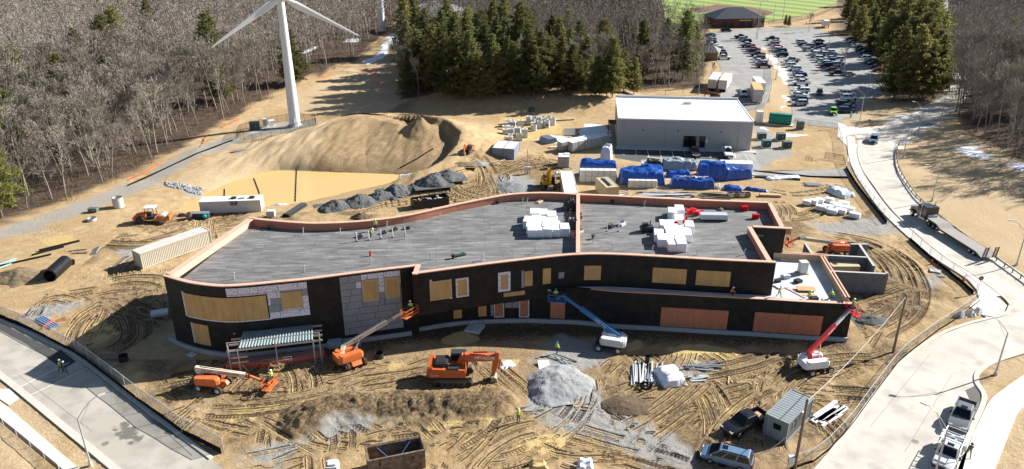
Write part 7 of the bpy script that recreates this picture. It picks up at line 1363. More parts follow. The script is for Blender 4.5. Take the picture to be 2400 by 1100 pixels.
# ================================================================ wind turbines
def turbine(label, px, H, Rb, Rt, hub=True):
    p = GT(*px); t = thing('wind_turbine', label, 'wind turbine', p); M_tw = mat('turbine_white', (.70,.71,.72), .45, .04, .5)
    for k_ in range(4): z0, z1 = H*k_/4, H*(k_+1)/4; f = lambda z: Rb+(Rt-Rb)*z/H; MB().tube((0,0,z0),(0,0,z1-.03),f(z0),f(z1),28).build('tower_section', M_tw, t, True); MB().tube((0,0,z1-.1),(0,0,z1),f(z1)+.03,None,28).build('flange', M_tw, t, True)
    MB().tube((0,0,-.2),(0,0,.35),Rb*1.35,None,28).build('plinth', M_conc, t); MB().box(-.45,.45,-Rb-.12,-Rb+.3,.4,2.4).build('door', M_lgrey, t)
    if hub:
        ax = Vector((.5,-.87,0)).normalized(); hz = H+.9; nac = MB(); n_ = Vector((-ax.y,ax.x,0))
        rings = []
        for s, w, h in ((-5.6,.7,.8),(-5.2,1.1,1.2),(-1,1.3,1.4),(2.0,1.2,1.3),(2.6,.9,1.0)): c = ax*s+Vector((0,0,hz)); rings.append([c+n_*w*math.cos(a)*(1 if abs(math.cos(a)) < .9 else .95)+Vector((0,0,h*math.sin(a))) for a in [math.pi/8+i*math.pi/4 for i in range(8)]])
        nac.loft(rings).build('nacelle', M_tw, t, True); c = ax*3.4+Vector((0,0,hz)); hb = MB().ball(c,.95,12,8).build('rotor_hub', M_tw, t, True); hz_ = Vector((-ax.y,ax.x,0))
        for a in (90,210,330):
            d = hz_*math.cos(RAD(a))+Vector((0,0,math.sin(RAD(a)))); rg = []; Lb = 20.5; tang = ax.cross(d).normalized()
            for u, ch, th in ((.02,.75,.7),(.06,.8,.6),(.16,1.75,.42),(.3,1.5,.3),(.55,1.0,.18),(.8,.65,.1),(.97,.35,.05),(1.0,.08,.02)):
                q = c+d*Lb*u; tw = RAD(16*(1-u)); e1 = tang*math.cos(tw)+ax*math.sin(tw); e2 = ax*math.cos(tw)-tang*math.sin(tw); o_ = e1*ch*.18; rg.append([q-o_+e1*ch*.5*math.cos(b_)+e2*th*.5*math.sin(b_) for b_ in [i*math.pi/5 for i in range(10)]])
            MB().loft(rg).build('blade', M_tw, t, True)
    return t
turbine('white wind turbine with three blades rising behind the spoil mound', (692,297), 31.0, 1.42, .85); turbine('white tower of a second wind turbine at the top edge', (895,73), 40.0, 1.6, 1.0, False)
# ================================================================ fences
mesh_m = bpy.data.materials.new('chain_link'); mesh_m.use_nodes = True; N = mesh_m.node_tree.nodes; L = mesh_m.node_tree.links; tr = N.new('ShaderNodeBsdfTransparent'); mx = N.new('ShaderNodeMixShader'); mx.inputs[0].default_value = .20; N['Principled BSDF'].inputs['Base Color'].default_value = (.25,.25,.25,1); L.new(tr.outputs[0], mx.inputs[1]); L.new(N['Principled BSDF'].outputs[0], mx.inputs[2]); L.new(mx.outputs[0], N['Material Output'].inputs[0])
scr_m = mesh_m.copy(); scr_m.name = 'fence_screen'; [n for n in scr_m.node_tree.nodes if n.type == 'MIX_SHADER'][0].inputs[0].default_value = .42; scr_m.node_tree.nodes['Principled BSDF'].inputs['Base Color'].default_value = (.34,.34,.335,1)
blk_m = mesh_m.copy(); blk_m.name = 'black_mesh'; [n for n in blk_m.node_tree.nodes if n.type == 'MIX_SHADER'][0].inputs[0].default_value = .30; blk_m.node_tree.nodes['Principled BSDF'].inputs['Base Color'].default_value = (.01,.01,.01,1)
def fence(name, label, pts, H, step, post_m, panel_m, silt=0.0, world=False, rail=True, pr=.035, skip=()):
    P = [GT(*p) if not world else Vector((p[0],p[1],gz(p[0],p[1]))) for p in pts]; t = thing(name, label, 'fence', P[0]); o = P[0]; a = [0]
    for p, q in zip(P[:-1],P[1:]): a.append(a[-1]+(Vector((q.x,q.y))-Vector((p.x,p.y))).length)
    def at(s):
        k_ = max(i for i in range(len(P)-1) if a[i] <= s+1e-6); f = (s-a[k_])/(a[k_+1]-a[k_]); q = P[k_].lerp(P[k_+1],f); q.z = gz(q.x,q.y); return q
    n = max(1,int(a[-1]/step)); Q = [at(a[-1]*i/n*.9999) for i in range(n+1)]; pm_ = None
    for i, q in enumerate(Q):
        if pm_ is None: pm_ = MB().tube((0,0,-.1),(0,0,H),pr,None,6).mesh('post', post_m)
        obj('post', pm_, t, q-o)
    for i, (q, r_) in enumerate(zip(Q[:-1],Q[1:])):
        u = Vector((0,0,H-.04)); pn = MB().add([q-o+Vector((0,0,.05)),r_-o+Vector((0,0,.05)),r_-o+u,q-o+u],[(0,1,2,3)]); obj('mesh_panel', pn.mesh('mesh_panel', panel_m), t)
        if rail: MB().tube(q-o+u,r_-o+u,pr*.9,None,5).build('top_rail', post_m, t)
        if silt: d_ = Vector((q.y-r_.y, r_.x-q.x, 0)).normalized()*-.3; MB().add([q-o+d_,r_-o+d_,r_-o+d_+Vector((0,0,silt)),q-o+d_+Vector((0,0,silt*.9))],[(0,1,2,3)]).build('silt_fabric', M_silt, t)
    return t
fence('site_fence', 'screened chain-link fence along the left road with black silt fabric', [(-40,725),(0,742),(60,765),(130,802),(190,832),(260,885),(330,940),(430,1012),(525,1060)], 1.9, 3.0, M_galv, scr_m, .75)
fence('site_fence', 'chain-link fence with bright top rail along the near right road', [(1845,1098),(1915,1075),(1980,1010),(2050,915),(2105,842),(2190,775),(2250,738),(2292,705)], 1.5, 3.0, M_galv, mesh_m, .35)
fence('site_fence', 'chain-link fence beside the upper road pavement', [(1985,395),(2010,435),(2045,480),(2082,525)], 1.8, 3.0, M_galv, mesh_m, .7); fence('site_fence', 'lower chain-link fence between site entrance and road corner', [(2135,563),(2190,612),(2250,658),(2286,690)], 1.8, 3.0, M_galv, mesh_m, .6); fence('site_fence', 'chain-link fence closing the car park entrance', [(1860,291),(1900,297),(1960,304),(1972,330),(1975,365)], 1.7, 3.5, M_galv, mesh_m)
fence('turbine_fence', 'black chain-link fence round the wind turbine pad', [(555,327),(565,309),(620,293),(690,281),(738,284),(742,297),(680,313),(600,333),(555,327)], 1.9, 2.6, M_dark, blk_m); fence('trailer_fence', 'chain-link fence beside the tan-roofed trailer', [(1806,160),(1805,200),(1800,240),(1788,256),(1740,258)], 1.8, 4.0, M_galv, mesh_m); fence('site_fence', 'short black mesh gate lying by the site entrance', [(1932,372),(1975,378),(1980,392)], 1.5, 2.0, M_dark, blk_m); fence('roadside_railing', 'low railing beside the bottom left pavement', [(-20,972),(0,990),(60,1038),(140,1105)], .9, 3.0, M_lgrey, mesh_m); fence('field_fence', 'fence between car park and ball field', [(1800,58),(1860,52),(1905,42),(1965,18)], 2.0, 12, M_dark, blk_m); fence('paddock_fence', 'pale fence before the patio beside the field house', [(1815,73),(1870,72),(1920,70)], 1.6, 6, M_galv, mesh_m)
# black silt rolls along the spoil mound crest
for i, (pts, lab) in enumerate((([(800,275),(850,268),(900,274),(950,285),(990,292)],'black silt sock along the crest of the spoil mound'),([(300,436),(380,400),(460,362),(545,330)],'thin black silt sock along the upper side of the gravel path'),([(938,395),(975,375),(1015,350)],'black hose lying down the shaded cut'),([(1160,300),(1240,285),(1290,285),(1345,282)],'dark silt sock behind the concrete rings'),([(75,600),(110,590),(150,580)],'dark silt sock beside the track on the left'),([(1766,402),(1830,408),(1900,415),(1985,418)],'black silt fabric beside the access drive'),([(120,598),(0,625)],'dark silt sock reaching the left edge'))):
    P = [GT(*p)+Vector((0,0,.12)) for p in pts]; o = one('silt_sock', MB().path([q-P[0] for q in P], .16, 6), M_silt, lab, 'silt sock', P[0])
for i, (pts, lab) in enumerate((([(300,425),(340,405),(385,378)],'left'),([(470,345),(480,325),(488,318)],'second'),([(520,300),(560,280)],'third'),([(745,185),(780,175)],'fourth'),([(838,166),(860,165),(880,180),(895,205)],'right'))):
    P = [GT(*p)+Vector((0,0,.1)) for p in pts]; mb = MB(); r_ = random.Random(i)
    for p, q in zip(P[:-1],P[1:]):
        for k_ in range(4): a_, b_ = p.lerp(q,k_/4)-P[0], p.lerp(q,(k_+1)/4)-P[0]; h0 = r_.uniform(.05,.5); mb.add([a_,b_,b_+Vector((.25,.3,h0)),a_+Vector((.25,.3,r_.uniform(.05,.45)))],[(0,1,2,3)])
    one('orange_netting', mb, M_cone, 'sagging orange safety netting at the wood edge, %s piece' % lab, 'safety netting', P[0])
P = [GT(*p) for p in ((100,772),(130,757),(155,752))]; mb = MB()
for p, q in zip(P[:-1],P[1:]): mb.add([p-P[0],q-P[0],q-P[0]+Vector((0,0,.7)),p-P[0]+Vector((0,0,.35))],[(0,1,2,3)])
net_m = mesh_m.copy(); net_m.name = 'orange_mesh'; net_m.node_tree.nodes['Principled BSDF'].inputs['Base Color'].default_value = (.8,.12,.05,1); [n for n in net_m.node_tree.nodes if n.type == 'MIX_SHADER'][0].inputs[0].default_value = .6
one('orange_netting', mb, net_m, 'orange netting trailing over the blue-grey pipes by the fence', 'safety netting', P[0]); P = [GT(*p) for p in ((528,868),(620,862),(700,852),(765,838))]; mb = MB()
for p, q in zip(P[:-1],P[1:]): mb.add([p-P[0],q-P[0],q-P[0]+Vector((0,0,.9)),p-P[0]+Vector((0,0,.9))],[(0,1,2,3)])
net2 = net_m.copy(); net2.name = 'orange_mesh_fine'; [n for n in net2.node_tree.nodes if n.type == 'MIX_SHADER'][0].inputs[0].default_value = .35; one('orange_netting', mb, net2, 'orange netting along the front of the entrance canopy', 'safety netting', P[0])
# guardrail
P = [GT(*p) for p in smooth_line([(2412,668),(2318,600),(2236,540),(2166,482),(2138,452),(2109,404),(2102,374),(2105,350),(2124,326),(2160,305)],5)]; t = thing('guardrail', 'steel guardrail following the outside of the road bend', 'guardrail', P[0]); acc = 0
for p, q in zip(P[:-1],P[1:]):
    d = (q-p).normalized(); n = Vector((-d.y,d.x,0)); mb = MB()
    mb.loft([[r_-P[0]+n*dx+Vector((0,0,z)) for dx, z in ((0,.45),(.06,.52),(0,.58),(.06,.66),(0,.72),(-.03,.72),(-.03,.45))] for r_ in (p,q)]); mb.build('beam', M_galv, t)
    acc += (q-p).length
    if acc > 1.9: acc = 0; MB().cbox(p-P[0]+n*.12,(.12,.14,.8),0,True).build('post', M_wood, t)
# ================================================================ lamp posts and poles
def lamp(label, base, h, arms, rise=1.8, reach=2.2, two=None, double=False, px=True, group=None):
    p = GT(*base); t = thing('street_lamp', label, 'street lamp', p, 0, group); MB().tube((0,0,0),(0,0,.5),.22,.2,10).build('base', M_conc, t); MB().tube((0,0,.4),(0,0,h),.11,.075,10).build('post', M_pole, t, True)
    for az in arms:
        d = Vector((math.cos(RAD(az)),math.sin(RAD(az)),0)); pts = [Vector((0,0,h-.1))]+[d*reach*u+Vector((0,0,h-.1+rise*math.sin(u*math.pi/2))) for u in (.3,.6,.85,1.0)]; a_ = MB().path(pts,.04,6).build('arm', M_pole, t); MB().bar(Vector((0,0,h-.9)), d*reach*.55+Vector((0,0,h-.1+rise*.7)), .035).build('brace', M_pole, t); e = pts[-1]; hd_ = MB().bar(e-d*.05, e+d*.62+Vector((0,0,.03)), .28, .13).build('lamp_head', M_lgrey, t); MB().bar(e+d*.1+Vector((0,0,-.075)), e+d*.5+Vector((0,0,-.06)), .2, .03).build('lens', M_lamp, hd_)
    return t
lamp('street lamp on the verge at the right edge by the near road', (2332,880), 6.0, (157,)); lamp('street lamp at the bottom left pavement', (213,1092), 5.9, (35,)); lamp('street lamp beside the white service truck', (2188,1122), 6.0, (135,)); lamp('street lamp behind the guardrail near the flatbed truck', (2184,472), 5.6, (178,)); lamp('street lamp at the right edge behind the flatbed ramps', (2382,622), 5.6, (160,)); lamp('street lamp by the guardrail above the flatbed truck', (2116,370), 6.6, (160,)); lamp('second street lamp up the snowy verge', (2151,318), 6.6, (160,)); lamp('farthest street lamp on the snowy verge', (2204,284), 6.2, (160,))
lamp('twin-armed lamp on the island at the car park entrance', (2013,294), 8.0, (20,170), 1.5, 2.6)
for i, (bx_, by_, tx, ty, ar) in enumerate(((735,527,770,330,(150,)),(800,687,840,470,(150,)),(1240,492,1270,310,(150,)),(1375,655,1405,460,(150,)),(1590,795,1615,635,(10,)),(740,872,775,640,(150,)),(242,432,250,300,()))):
    lamp('car park lamp post, %s' % ('at the top of the grassy strip','in the middle of the grassy strip','in the middle block of parked cars','at the snowy end of the middle block','beside the short row at the entrance','beside the tan-roofed trailer','in the left lot edge row')[i], (1600+bx_/3.666, by_/3.666), 6.8, ar, 1.2, 1.8, group='lamp posts in the car park')
lamp('tall lamp post before the brick field house', (1772,92), 15, (20,160), 1.0, 3.0); lamp('pole beside the office trailers', (1637,222), 7.5, ()); lamp('tall ball field light pole at the top edge', (1834,46), 26, (), 1, 1); lamp('thin ball field post left of the field house', (1645,50), 9, ()); lamp('second thin ball field post left of the field house', (1657,53), 9, ()); lamp('ball field post right of the field house', (1812,52), 9, ()); lamp('slim pole standing in the middle wood', (1305,60), 12, ())
t = lamp('white site lamp post with a box at its foot', (1236,408), 5.5, ()); MB().box(-.6,.6,-.25,.25,.8,1.6).build('control_box', M_lgrey, t)
for s in (-.5,.5): MB().cbox((s,0,0),(.12,.12,.8),0,True).build('box_leg', M_wood, t)
UP = []
for px, tp, lab in (((1862,1098),(1891,935),'wooden utility pole at the bottom right with a meter box'),((2093,826),(2121,690),'wooden utility pole beside the near right fence')):
    p = GT(*px); h = (AY(*tp, p.y).z-p.z); t = thing('utility_pole', lab, 'utility pole', p); MB().tube((0,0,-.2),(0,0,h),.17,.12,10).build('pole', M_wood, t, True); UP.append(p+Vector((0,0,h-.3)))
    if px[0] == 1862: MB().box(-.75,-.2,-.25,.25,.7,1.5).build('meter_box', M_white, t); MB().bar((-.1,0,1.1),(.1,0,1.1),.1).build('bracket', M_steel, t)
e = GT(1770,1085)+Vector((0,0,1.0))
for a_, b_, lab in ((UP[0],UP[1],'striped warning line strung between the two utility poles'),(e,UP[0]+Vector((0,0,-2)),'striped warning line from the meter-box pole down toward the minivan')):
    mb = MB(); pts = [a_.lerp(b_,u/16)-Vector((0,0,3.2*(u/16)*(1-u/16)))-a_ for u in range(17)]; mb.loft([[q+Vector((0,.02,-.05)),q+Vector((0,.02,.05)),q+Vector((0,-.02,.05)),q+Vector((0,-.02,-.05))] for q in pts]); one('warning_tape', mb, mat('tape_stripe',(.75,.72,.72),.6,.3,9,col2=(.45,.35,.36)), lab, 'warning line', a_)
def sign(label, px, h, word, m, sz, fg, rz=0.0): p = GT(*px); t = thing('road_sign', label, 'sign', p, rz); MB().tube((0,0,0),(0,0,h),.035,None,6).build('post', M_pole, t); MB().tube((0,-.02,h+sz*.4),(0,.02,h+sz*.4),sz*.55,None,8).build('panel', m, t)
sign('back of a round road sign at the road corner', (2290,688), 2.2, None, M_wood, .7, None); sign('grey round sign back beside the grass island', (2002,320), 2.4, None, M_lgrey, .8, None)
def hydrant(label, px): p = GT(*px); t = thing('fire_hydrant', label, 'hydrant', p); MB().tube((0,0,0),(0,0,.65),.13,None,8).build('barrel', M_redm, t); MB().ball((0,0,.68),.15,8,4).build('bonnet', M_redm, t); MB().tube((-.22,0,.45),(.22,0,.45),.06,None,6).build('nozzle', M_redm, t)
hydrant('red fire hydrant by the fence at the road corner', (2257,660)); hydrant('orange-red hydrant beside the silt fence', (2182,620)); hydrant('small red hydrant on the car park island verge', (2037,286))
def cone(label, px, z=None): p = GT(*px); t = thing('traffic_cone', label, 'traffic cone', p); MB().box(-.2,.2,-.2,.2,0,.04).build('foot', M_cone, t); MB().tube((0,0,.04),(0,0,.7),.15,.03,10).build('cone', M_cone, t); MB().tube((0,0,.3),(0,0,.45),.104,.07,10).build('band', M_sign, t)
cone('orange traffic cone on the grey gravel heap edge', (1356,885)); cone('orange cone at the car park gate, back', (1857,272)); cone('orange cone at the car park gate, front left', (1864,284)); cone('orange cone at the car park gate, front right', (1869,284)); cone('orange marker cone behind the minivan', (1697,1042))
for i, (x, y, m_) in enumerate(((1750,1062,M_red),(1762,1064,M_blue),(1762,1076,M_red))):
    p = GT(x,y); t = thing('bucket', 'bucket behind the minivan, %s of three' % ('red upper','blue','red lower')[i], 'bucket', p); MB().tube((0,0,0),(0,0,.45),.19,.22,10,False).build('pail', m_, t); MB().tube((0,0,.36),(0,0,.4),.2,None,10).build('contents', M_dark if i else M_blue, t)
for i, (x, y) in enumerate(((1190,778),(1215,772))): pass
# ================================================================ field house, tank, far buildings
def hip_house(name, label, f0, f1, D, H, rise, wm, rm, ov=.8):
    a = GT(*f0); c = GT(*f1); L = (c-a).length; t = thing(name, label, 'building', a, math.atan2(c.y-a.y,c.x-a.x)); MB().box(0,L,0,D,0,H).build('wall', wm, t); i = D/2
    rf = MB().add([(-ov,-ov,H),(L+ov,-ov,H),(L+ov,D+ov,H),(-ov,D+ov,H),(i,i,H+rise),(L-i,i,H+rise)],[(0,1,5,4),(1,2,5),(2,3,4,5),(3,0,4),(3,2,1,0)]).build('roof', rm, t); n = int(L/1.0)
    for k_ in range(n):
        x = (k_+.5)*L/n; y1 = min(i, max(0.0, min(x, L-x))); z1 = H+rise*(y1+ov)/(i+ov); MB().bar((x,-ov,H+.04),(x,y1,z1+.04),.09,.1).build('roof_seam', rm, rf)
    return t, L
t, Lh = hip_house('field_house', 'dark brick field house with hipped metal roof beyond the car park', (1676,66), (1790,64), 16, 4.2, 4.2, mat('dark_brick',(.14,.055,.04),.9,.2,2), mat('slate_metal_roof',(.07,.08,.09),.5,.1,1))
for x in (.14,.28,.5,.66,.8): MB().box(Lh*x,Lh*x+2.4,-.06,.05,.2,2.9).build('opening', M_dark, t)
MB().box(Lh*.48,Lh*.72,-.12,-.07,3.0,3.6).build('sign_board', mat('yellow_sign',(.5,.42,.12),.6,0), t)
t, Lh = hip_house('shed', 'small shed with pale pyramid roof at the left edge of the car park', (1632,140), (1681,143), 9, 2.8, 3.0, M_wood, mat('grey_shingle',(.26,.24,.22),.9,.15,2), .5); MB().box(1,2.2,-.05,.05,0,2.2).build('door', M_dark, t)
p = GT(1020,70); t = thing('water_tank', 'large grey domed water tank among the pines at the top', 'tank', p); Rk = 16.5; MB().tube((0,0,-1),(0,0,6.5),Rk,None,40).build('wall', mat('dark_tank_wall',(.06,.06,.06),.8,.1), t, True); rings = [[(Rk*1.01*math.cos(u)*math.cos(a_), Rk*1.01*math.cos(u)*math.sin(a_), 6.5+4.2*math.sin(u)) for a_ in [i*2*math.pi/40 for i in range(40)]] for u in (0,.3,.6,.9,1.2,1.5)]
MB().loft(rings).build('dome', mat('tank_dome',(.30,.285,.265),.8,.1,.3), t, True); MB().tube((0,0,10.6),(0,0,12),.9,None,12).build('vent', M_white, t); MB().bar((-14,-7,7),(-6,-3,10.2),.8,.3).build('stair', M_white, t)
a = GT(70,15); t = thing('brick_building', 'orange brick building far away in the left wood', 'building', a, .05); MB().box(0,18,0,14,0,13).build('wall', mat('orange_brick',(.36,.16,.09),.9,.12,.4), t); MB().box(-.4,18.4,-.4,14.4,13,13.6).build('roof', M_lgrey, t)
for x in range(5):
    for z in range(3): w_ = MB().box(1.2+x*3.4,2.9+x*3.4,-.08,.05,1.5+z*4,3.8+z*4).build('window', M_glass, t); MB().box(1.1+x*3.4,3.0+x*3.4,-.14,-.06,1.3+z*4,1.5+z*4).build('sill', M_conc, w_)
# ================================================================ workers
def person_mesh(pose):
    J = {'stand':dict(hipL=(.10,0,.92),hipR=(-.10,0,.92),kneeL=(.11,-.02,.50),kneeR=(-.11,-.02,.50),ankL=(.11,.02,.09),ankR=(-.11,.02,.09),toeL=(.13,-.17,.04),toeR=(-.13,-.17,.04),chest=(0,0,1.25),neck=(0,0,1.47),head=(0,-.02,1.66),shL=(.19,0,1.40),shR=(-.19,0,1.40),elL=(.26,.02,1.12),elR=(-.26,.02,1.12),wrL=(.25,-.12,.90),wrR=(-.25,-.12,.90)),
     'walk':dict(hipL=(.10,0,.90),hipR=(-.10,0,.90),kneeL=(.11,-.18,.50),kneeR=(-.11,.06,.48),ankL=(.11,-.28,.09),ankR=(-.11,.34,.14),toeL=(.13,-.46,.05),toeR=(-.13,.20,.04),chest=(0,-.06,1.24),neck=(0,-.10,1.46),head=(0,-.14,1.64),shL=(.19,-.09,1.39),shR=(-.19,-.09,1.39),elL=(.26,.08,1.13),elR=(-.26,-.16,1.13),wrL=(.24,.12,.90),wrR=(-.23,-.36,1.0)),
     'bend':dict(hipL=(.11,.1,.80),hipR=(-.11,.1,.80),kneeL=(.14,-.16,.46),kneeR=(-.14,-.16,.46),ankL=(.13,.02,.09),ankR=(-.13,.02,.09),toeL=(.14,-.18,.04),toeR=(-.14,-.18,.04),chest=(0,-.16,1.05),neck=(0,-.32,1.20),head=(0,-.44,1.30),shL=(.19,-.28,1.14),shR=(-.19,-.28,1.14),elL=(.24,-.42,.92),elR=(-.24,-.42,.92),wrL=(.16,-.58,.74),wrR=(-.16,-.58,.74)),
     'kneel':dict(hipL=(.11,.05,.52),hipR=(-.11,.05,.52),kneeL=(.15,-.36,.46),kneeR=(-.13,-.28,.09),ankL=(.14,-.28,.08),ankR=(-.13,.16,.10),toeL=(.14,-.48,.04),toeR=(-.13,.30,.05),chest=(0,-.10,.84),neck=(0,-.20,1.04),head=(0,-.28,1.20),shL=(.19,-.17,.98),shR=(-.19,-.17,.98),elL=(.25,-.32,.76),elR=(-.25,-.32,.76),wrL=(.15,-.52,.62),wrR=(-.15,-.52,.62))}[pose]
    v = {k: Vector(p) for k, p in J.items()}; pel = (v['hipL']+v['hipR'])/2+Vector((0,0,.04)); bm = bmesh.new(); sk = []
    order = [('pel',pel,.145),('chest',v['chest'],.165),('neck',v['neck'],.062),('jaw',v['neck'].lerp(v['head'],.6),.085),('head',v['head'],.105),('crown',v['head']+Vector((0,.01,.10)),.07)]
    E_ = [('pel','chest'),('chest','neck'),('neck','jaw'),('jaw','head'),('head','crown')]
    for s in 'LR':
        sgn = 1 if s == 'L' else -1
        order += [('hip'+s,v['hip'+s],.10),('knee'+s,v['knee'+s],.068),('ank'+s,v['ank'+s],.05),('toe'+s,v['toe'+s],.042),('sh'+s,v['sh'+s],.075),('el'+s,v['el'+s],.052),('wr'+s,v['wr'+s],.035)]
        d = (v['wr'+s]-v['el'+s]).normalized(); palm = v['wr'+s]+d*.07; order.append(('pm'+s,palm,.034)); E_ += [('pel','hip'+s),('hip'+s,'knee'+s),('knee'+s,'ank'+s),('ank'+s,'toe'+s),('chest','sh'+s),('sh'+s,'el'+s),('el'+s,'wr'+s),('wr'+s,'pm'+s)]
        ac = Vector((0,1,0)).cross(d).normalized()
        if ac.length < .1: ac = Vector((1,0,0))
        for i, (w_, l_) in enumerate(((-.027,.065),(-.009,.078),(.009,.074),(.027,.058))):
            side = Vector((0,1,0))-d*d.y; side = side.normalized() if side.length > .05 else Vector((0,1,0)); b_ = palm+side*w_+d*.012; order += [('f%s%da'%(s,i),b_+d*l_*.5,.011),('f%s%db'%(s,i),b_+d*l_*.9-ac*sgn*.018,.009)]; E_ += [('pm'+s,'f%s%da'%(s,i)),('f%s%da'%(s,i),'f%s%db'%(s,i))]
        side = Vector((0,-1,0)); order += [('t%sa'%s,v['wr'+s]+d*.035+side*.038,.013),('t%sb'%s,v['wr'+s]+d*.075+side*.055,.010)]; E_ += [('wr'+s,'t%sa'%s),('t%sa'%s,'t%sb'%s)]
    idx = {k: i for i, (k,_,_) in enumerate(order)}; me = bpy.data.meshes.new('person_body'); me.from_pydata([tuple(p) for _,p,_ in order], [(idx[a],idx[b]) for a,b in E_], []); o = bpy.data.objects.new('tmp_body', me); COL.objects.link(o)
    sm = o.modifiers.new('Skin','SKIN'); sm.use_smooth_shade = True; ss = o.modifiers.new('Sub','SUBSURF'); ss.levels = 1; ss.render_levels = 1
    for i, (_,_,r_) in enumerate(order): me.skin_vertices[0].data[i].radius = (r_, r_); me.skin_vertices[0].data[i].use_root = (i == 0)
    dg = bpy.context.evaluated_depsgraph_get(); out = bpy.data.meshes.new_from_object(o.evaluated_get(dg)); bpy.data.objects.remove(o); out.name = 'person_body'
    # nose and ears
    bm.from_mesh(out); h = v['head']
    for c, r_ in ((h+Vector((0,-.105,-.005)),.018),(h+Vector((.102,.0,0)),.024),(h+Vector((-.102,.0,0)),.024)):
        bmesh.ops.create_icosphere(bm, subdivisions=1, radius=r_, matrix=Matrix.Translation(c))
    bm.to_mesh(out); bm.free(); return out, v
M_skin = mat('skin', (.42,.26,.19), .6, .05); M_hivis = mat('hi_vis_yellow', (.50,.72,.03), .6, .06); M_hivo = mat('hi_vis_orange', (.8,.18,.03), .6, .06); M_navyc = mat('dark_work_trousers', (.03,.035,.045), .8, .15); M_khaki = mat('khaki_trousers', (.22,.17,.10), .8, .15); M_boot = mat('boots', (.05,.035,.02), .8, .1); M_olive = mat('olive_jacket', (.10,.11,.04), .8, .15); M_eye = mat('eye_dark', (.02,.015,.01), .3, 0)
BODY = {}
def person(label, loc, rz, pose='stand', vest=M_hivis, trousers=M_navyc, hat=M_white):
    key = (pose, vest.name, trousers.name)
    if key not in BODY:
        me, v = person_mesh(pose)
        for m_ in (trousers, vest, M_skin, M_boot): me.materials.append(m_)
        hipz = (v['hipL'].z+v['hipR'].z)/2; mi = []
        for p in me.polygons:
            c = p.center; h = min((c-v['head']).length, (c-v['neck']).length+.06); w_ = min((c-v['wrL']).length,(c-v['wrR']).length)
            f = min((c-v['ankL']).length,(c-v['ankR']).length,(c-v['toeL']).length,(c-v['toeR']).length)
            up = (c-v['chest']).length < .34 or min((c-v['shL']).length,(c-v['shR']).length,(c-v['elL']).length,(c-v['elR']).length) < .2
            kn = min((c-v['kneeL']).length,(c-v['kneeR']).length)
            mi.append(2 if h < .15 or w_ < .13 else 3 if f < .14 else 1 if (up and kn > .2 and (c.z > hipz+.02 or (c-v['chest']).length < .3 )) else 0)
        me.polygons.foreach_set('material_index', mi); BODY[key] = (me, v)
    me, v = BODY[key]; t = thing('person', label, 'person', loc, rz); obj('body', me, t); h = v['head']
    MB().ball((h.x,h.y+.005,h.z+.06),.135,12,6,(1,1.12,.85)).tube((h.x,h.y-.02,h.z+.035),(h.x,h.y-.02,h.z+.055),.165,.15,12).build('hard_hat', hat, t, True)
    for s in (-1,1): MB().ball((h.x+s*.038,h.y-.098,h.z+.012),.012,6,4).build('eye', M_eye, t)
    MB().cbox((h.x,h.y-.094,h.z-.05),(.05,.02,.012)).build('mouth', mat('lips',(.30,.12,.10),.6,0), t)
    c = v['chest']; 
    for z in (-.06,.06): MB().tube(c+Vector((0,0,z)),c+Vector((0,0,z+.05)),.185,None,12,False).build('reflective_band', M_galv, t) if pose in ('stand','walk') and vest is not M_olive else None
    return t
def onr(x, y, z): return G(x,y,z)
person('worker in a lime jacket and white hat standing alone on the front gravel', GT(1215,989), RAD(20)); person('worker with blue hard hat beside the grey gravel heap', GT(1307,829), RAD(-60), 'walk', hat=M_blue); person('worker in lime vest walking across the left road', road(144,872), RAD(80), 'walk'); person('worker in dark green jacket walking beside a colleague on the left road', road(153,876), RAD(70), 'walk', M_green, M_navyc)
person('worker in lime vest bending over the white posts on the roof', onr(868,556,ZR), RAD(70), 'bend', M_hivis, M_navyc); person('worker in lime vest standing behind the white posts on the roof', onr(881,541,ZR), RAD(180), 'stand'); person('worker in lime vest standing on the pale lower roof', onr(1825,697,ZLR), RAD(30), 'walk', M_hivis, M_khaki); person('worker kneeling at the right parapet of the lower roof', onr(1951,700,ZLR), RAD(-120), 'kneel', M_hivis, M_khaki, M_blue); person('worker kneeling at the front edge of the lower roof', onr(1893,703,ZLR), RAD(100), 'kneel'); person('worker in orange kneeling behind the long low parapet', onr(1712,694,ZLR), RAD(90), 'kneel', M_hivo)
def in_basket(x, y, Y, dz): p = AY(x,y,Y); p.z += dz; return p
q = G(634,905,.45); person('worker in lime vest in the basket of the lowered orange lift', (q.x+.05,q.y+.55,.53), RAD(60)); q = AY(960,739,83.0); person('worker in lime vest in the basket at the grey facade', (q.x+.1,q.y+.4,q.z+.08), RAD(180)); q = AY(1306,706,87.2); person('worker with blue hard hat in the basket of the blue lift', (q.x-.2,q.y+.0,q.z+.08), RAD(180), hat=M_blue); q = AY(1999,735,83.2); person('worker in lime vest in the basket of the red lift', (q.x+.1,q.y+.5,q.z+.08), RAD(120), 'stand', M_hivis, M_khaki)
person('person in an olive jacket walking on the right pavement', G(2268,1072)+Vector((0,0,.13)), RAD(-15), 'walk', M_olive, M_khaki, M_dark); person('attendant in lime clothes at the car park entrance', road(1993,278), RAD(10), 'stand')
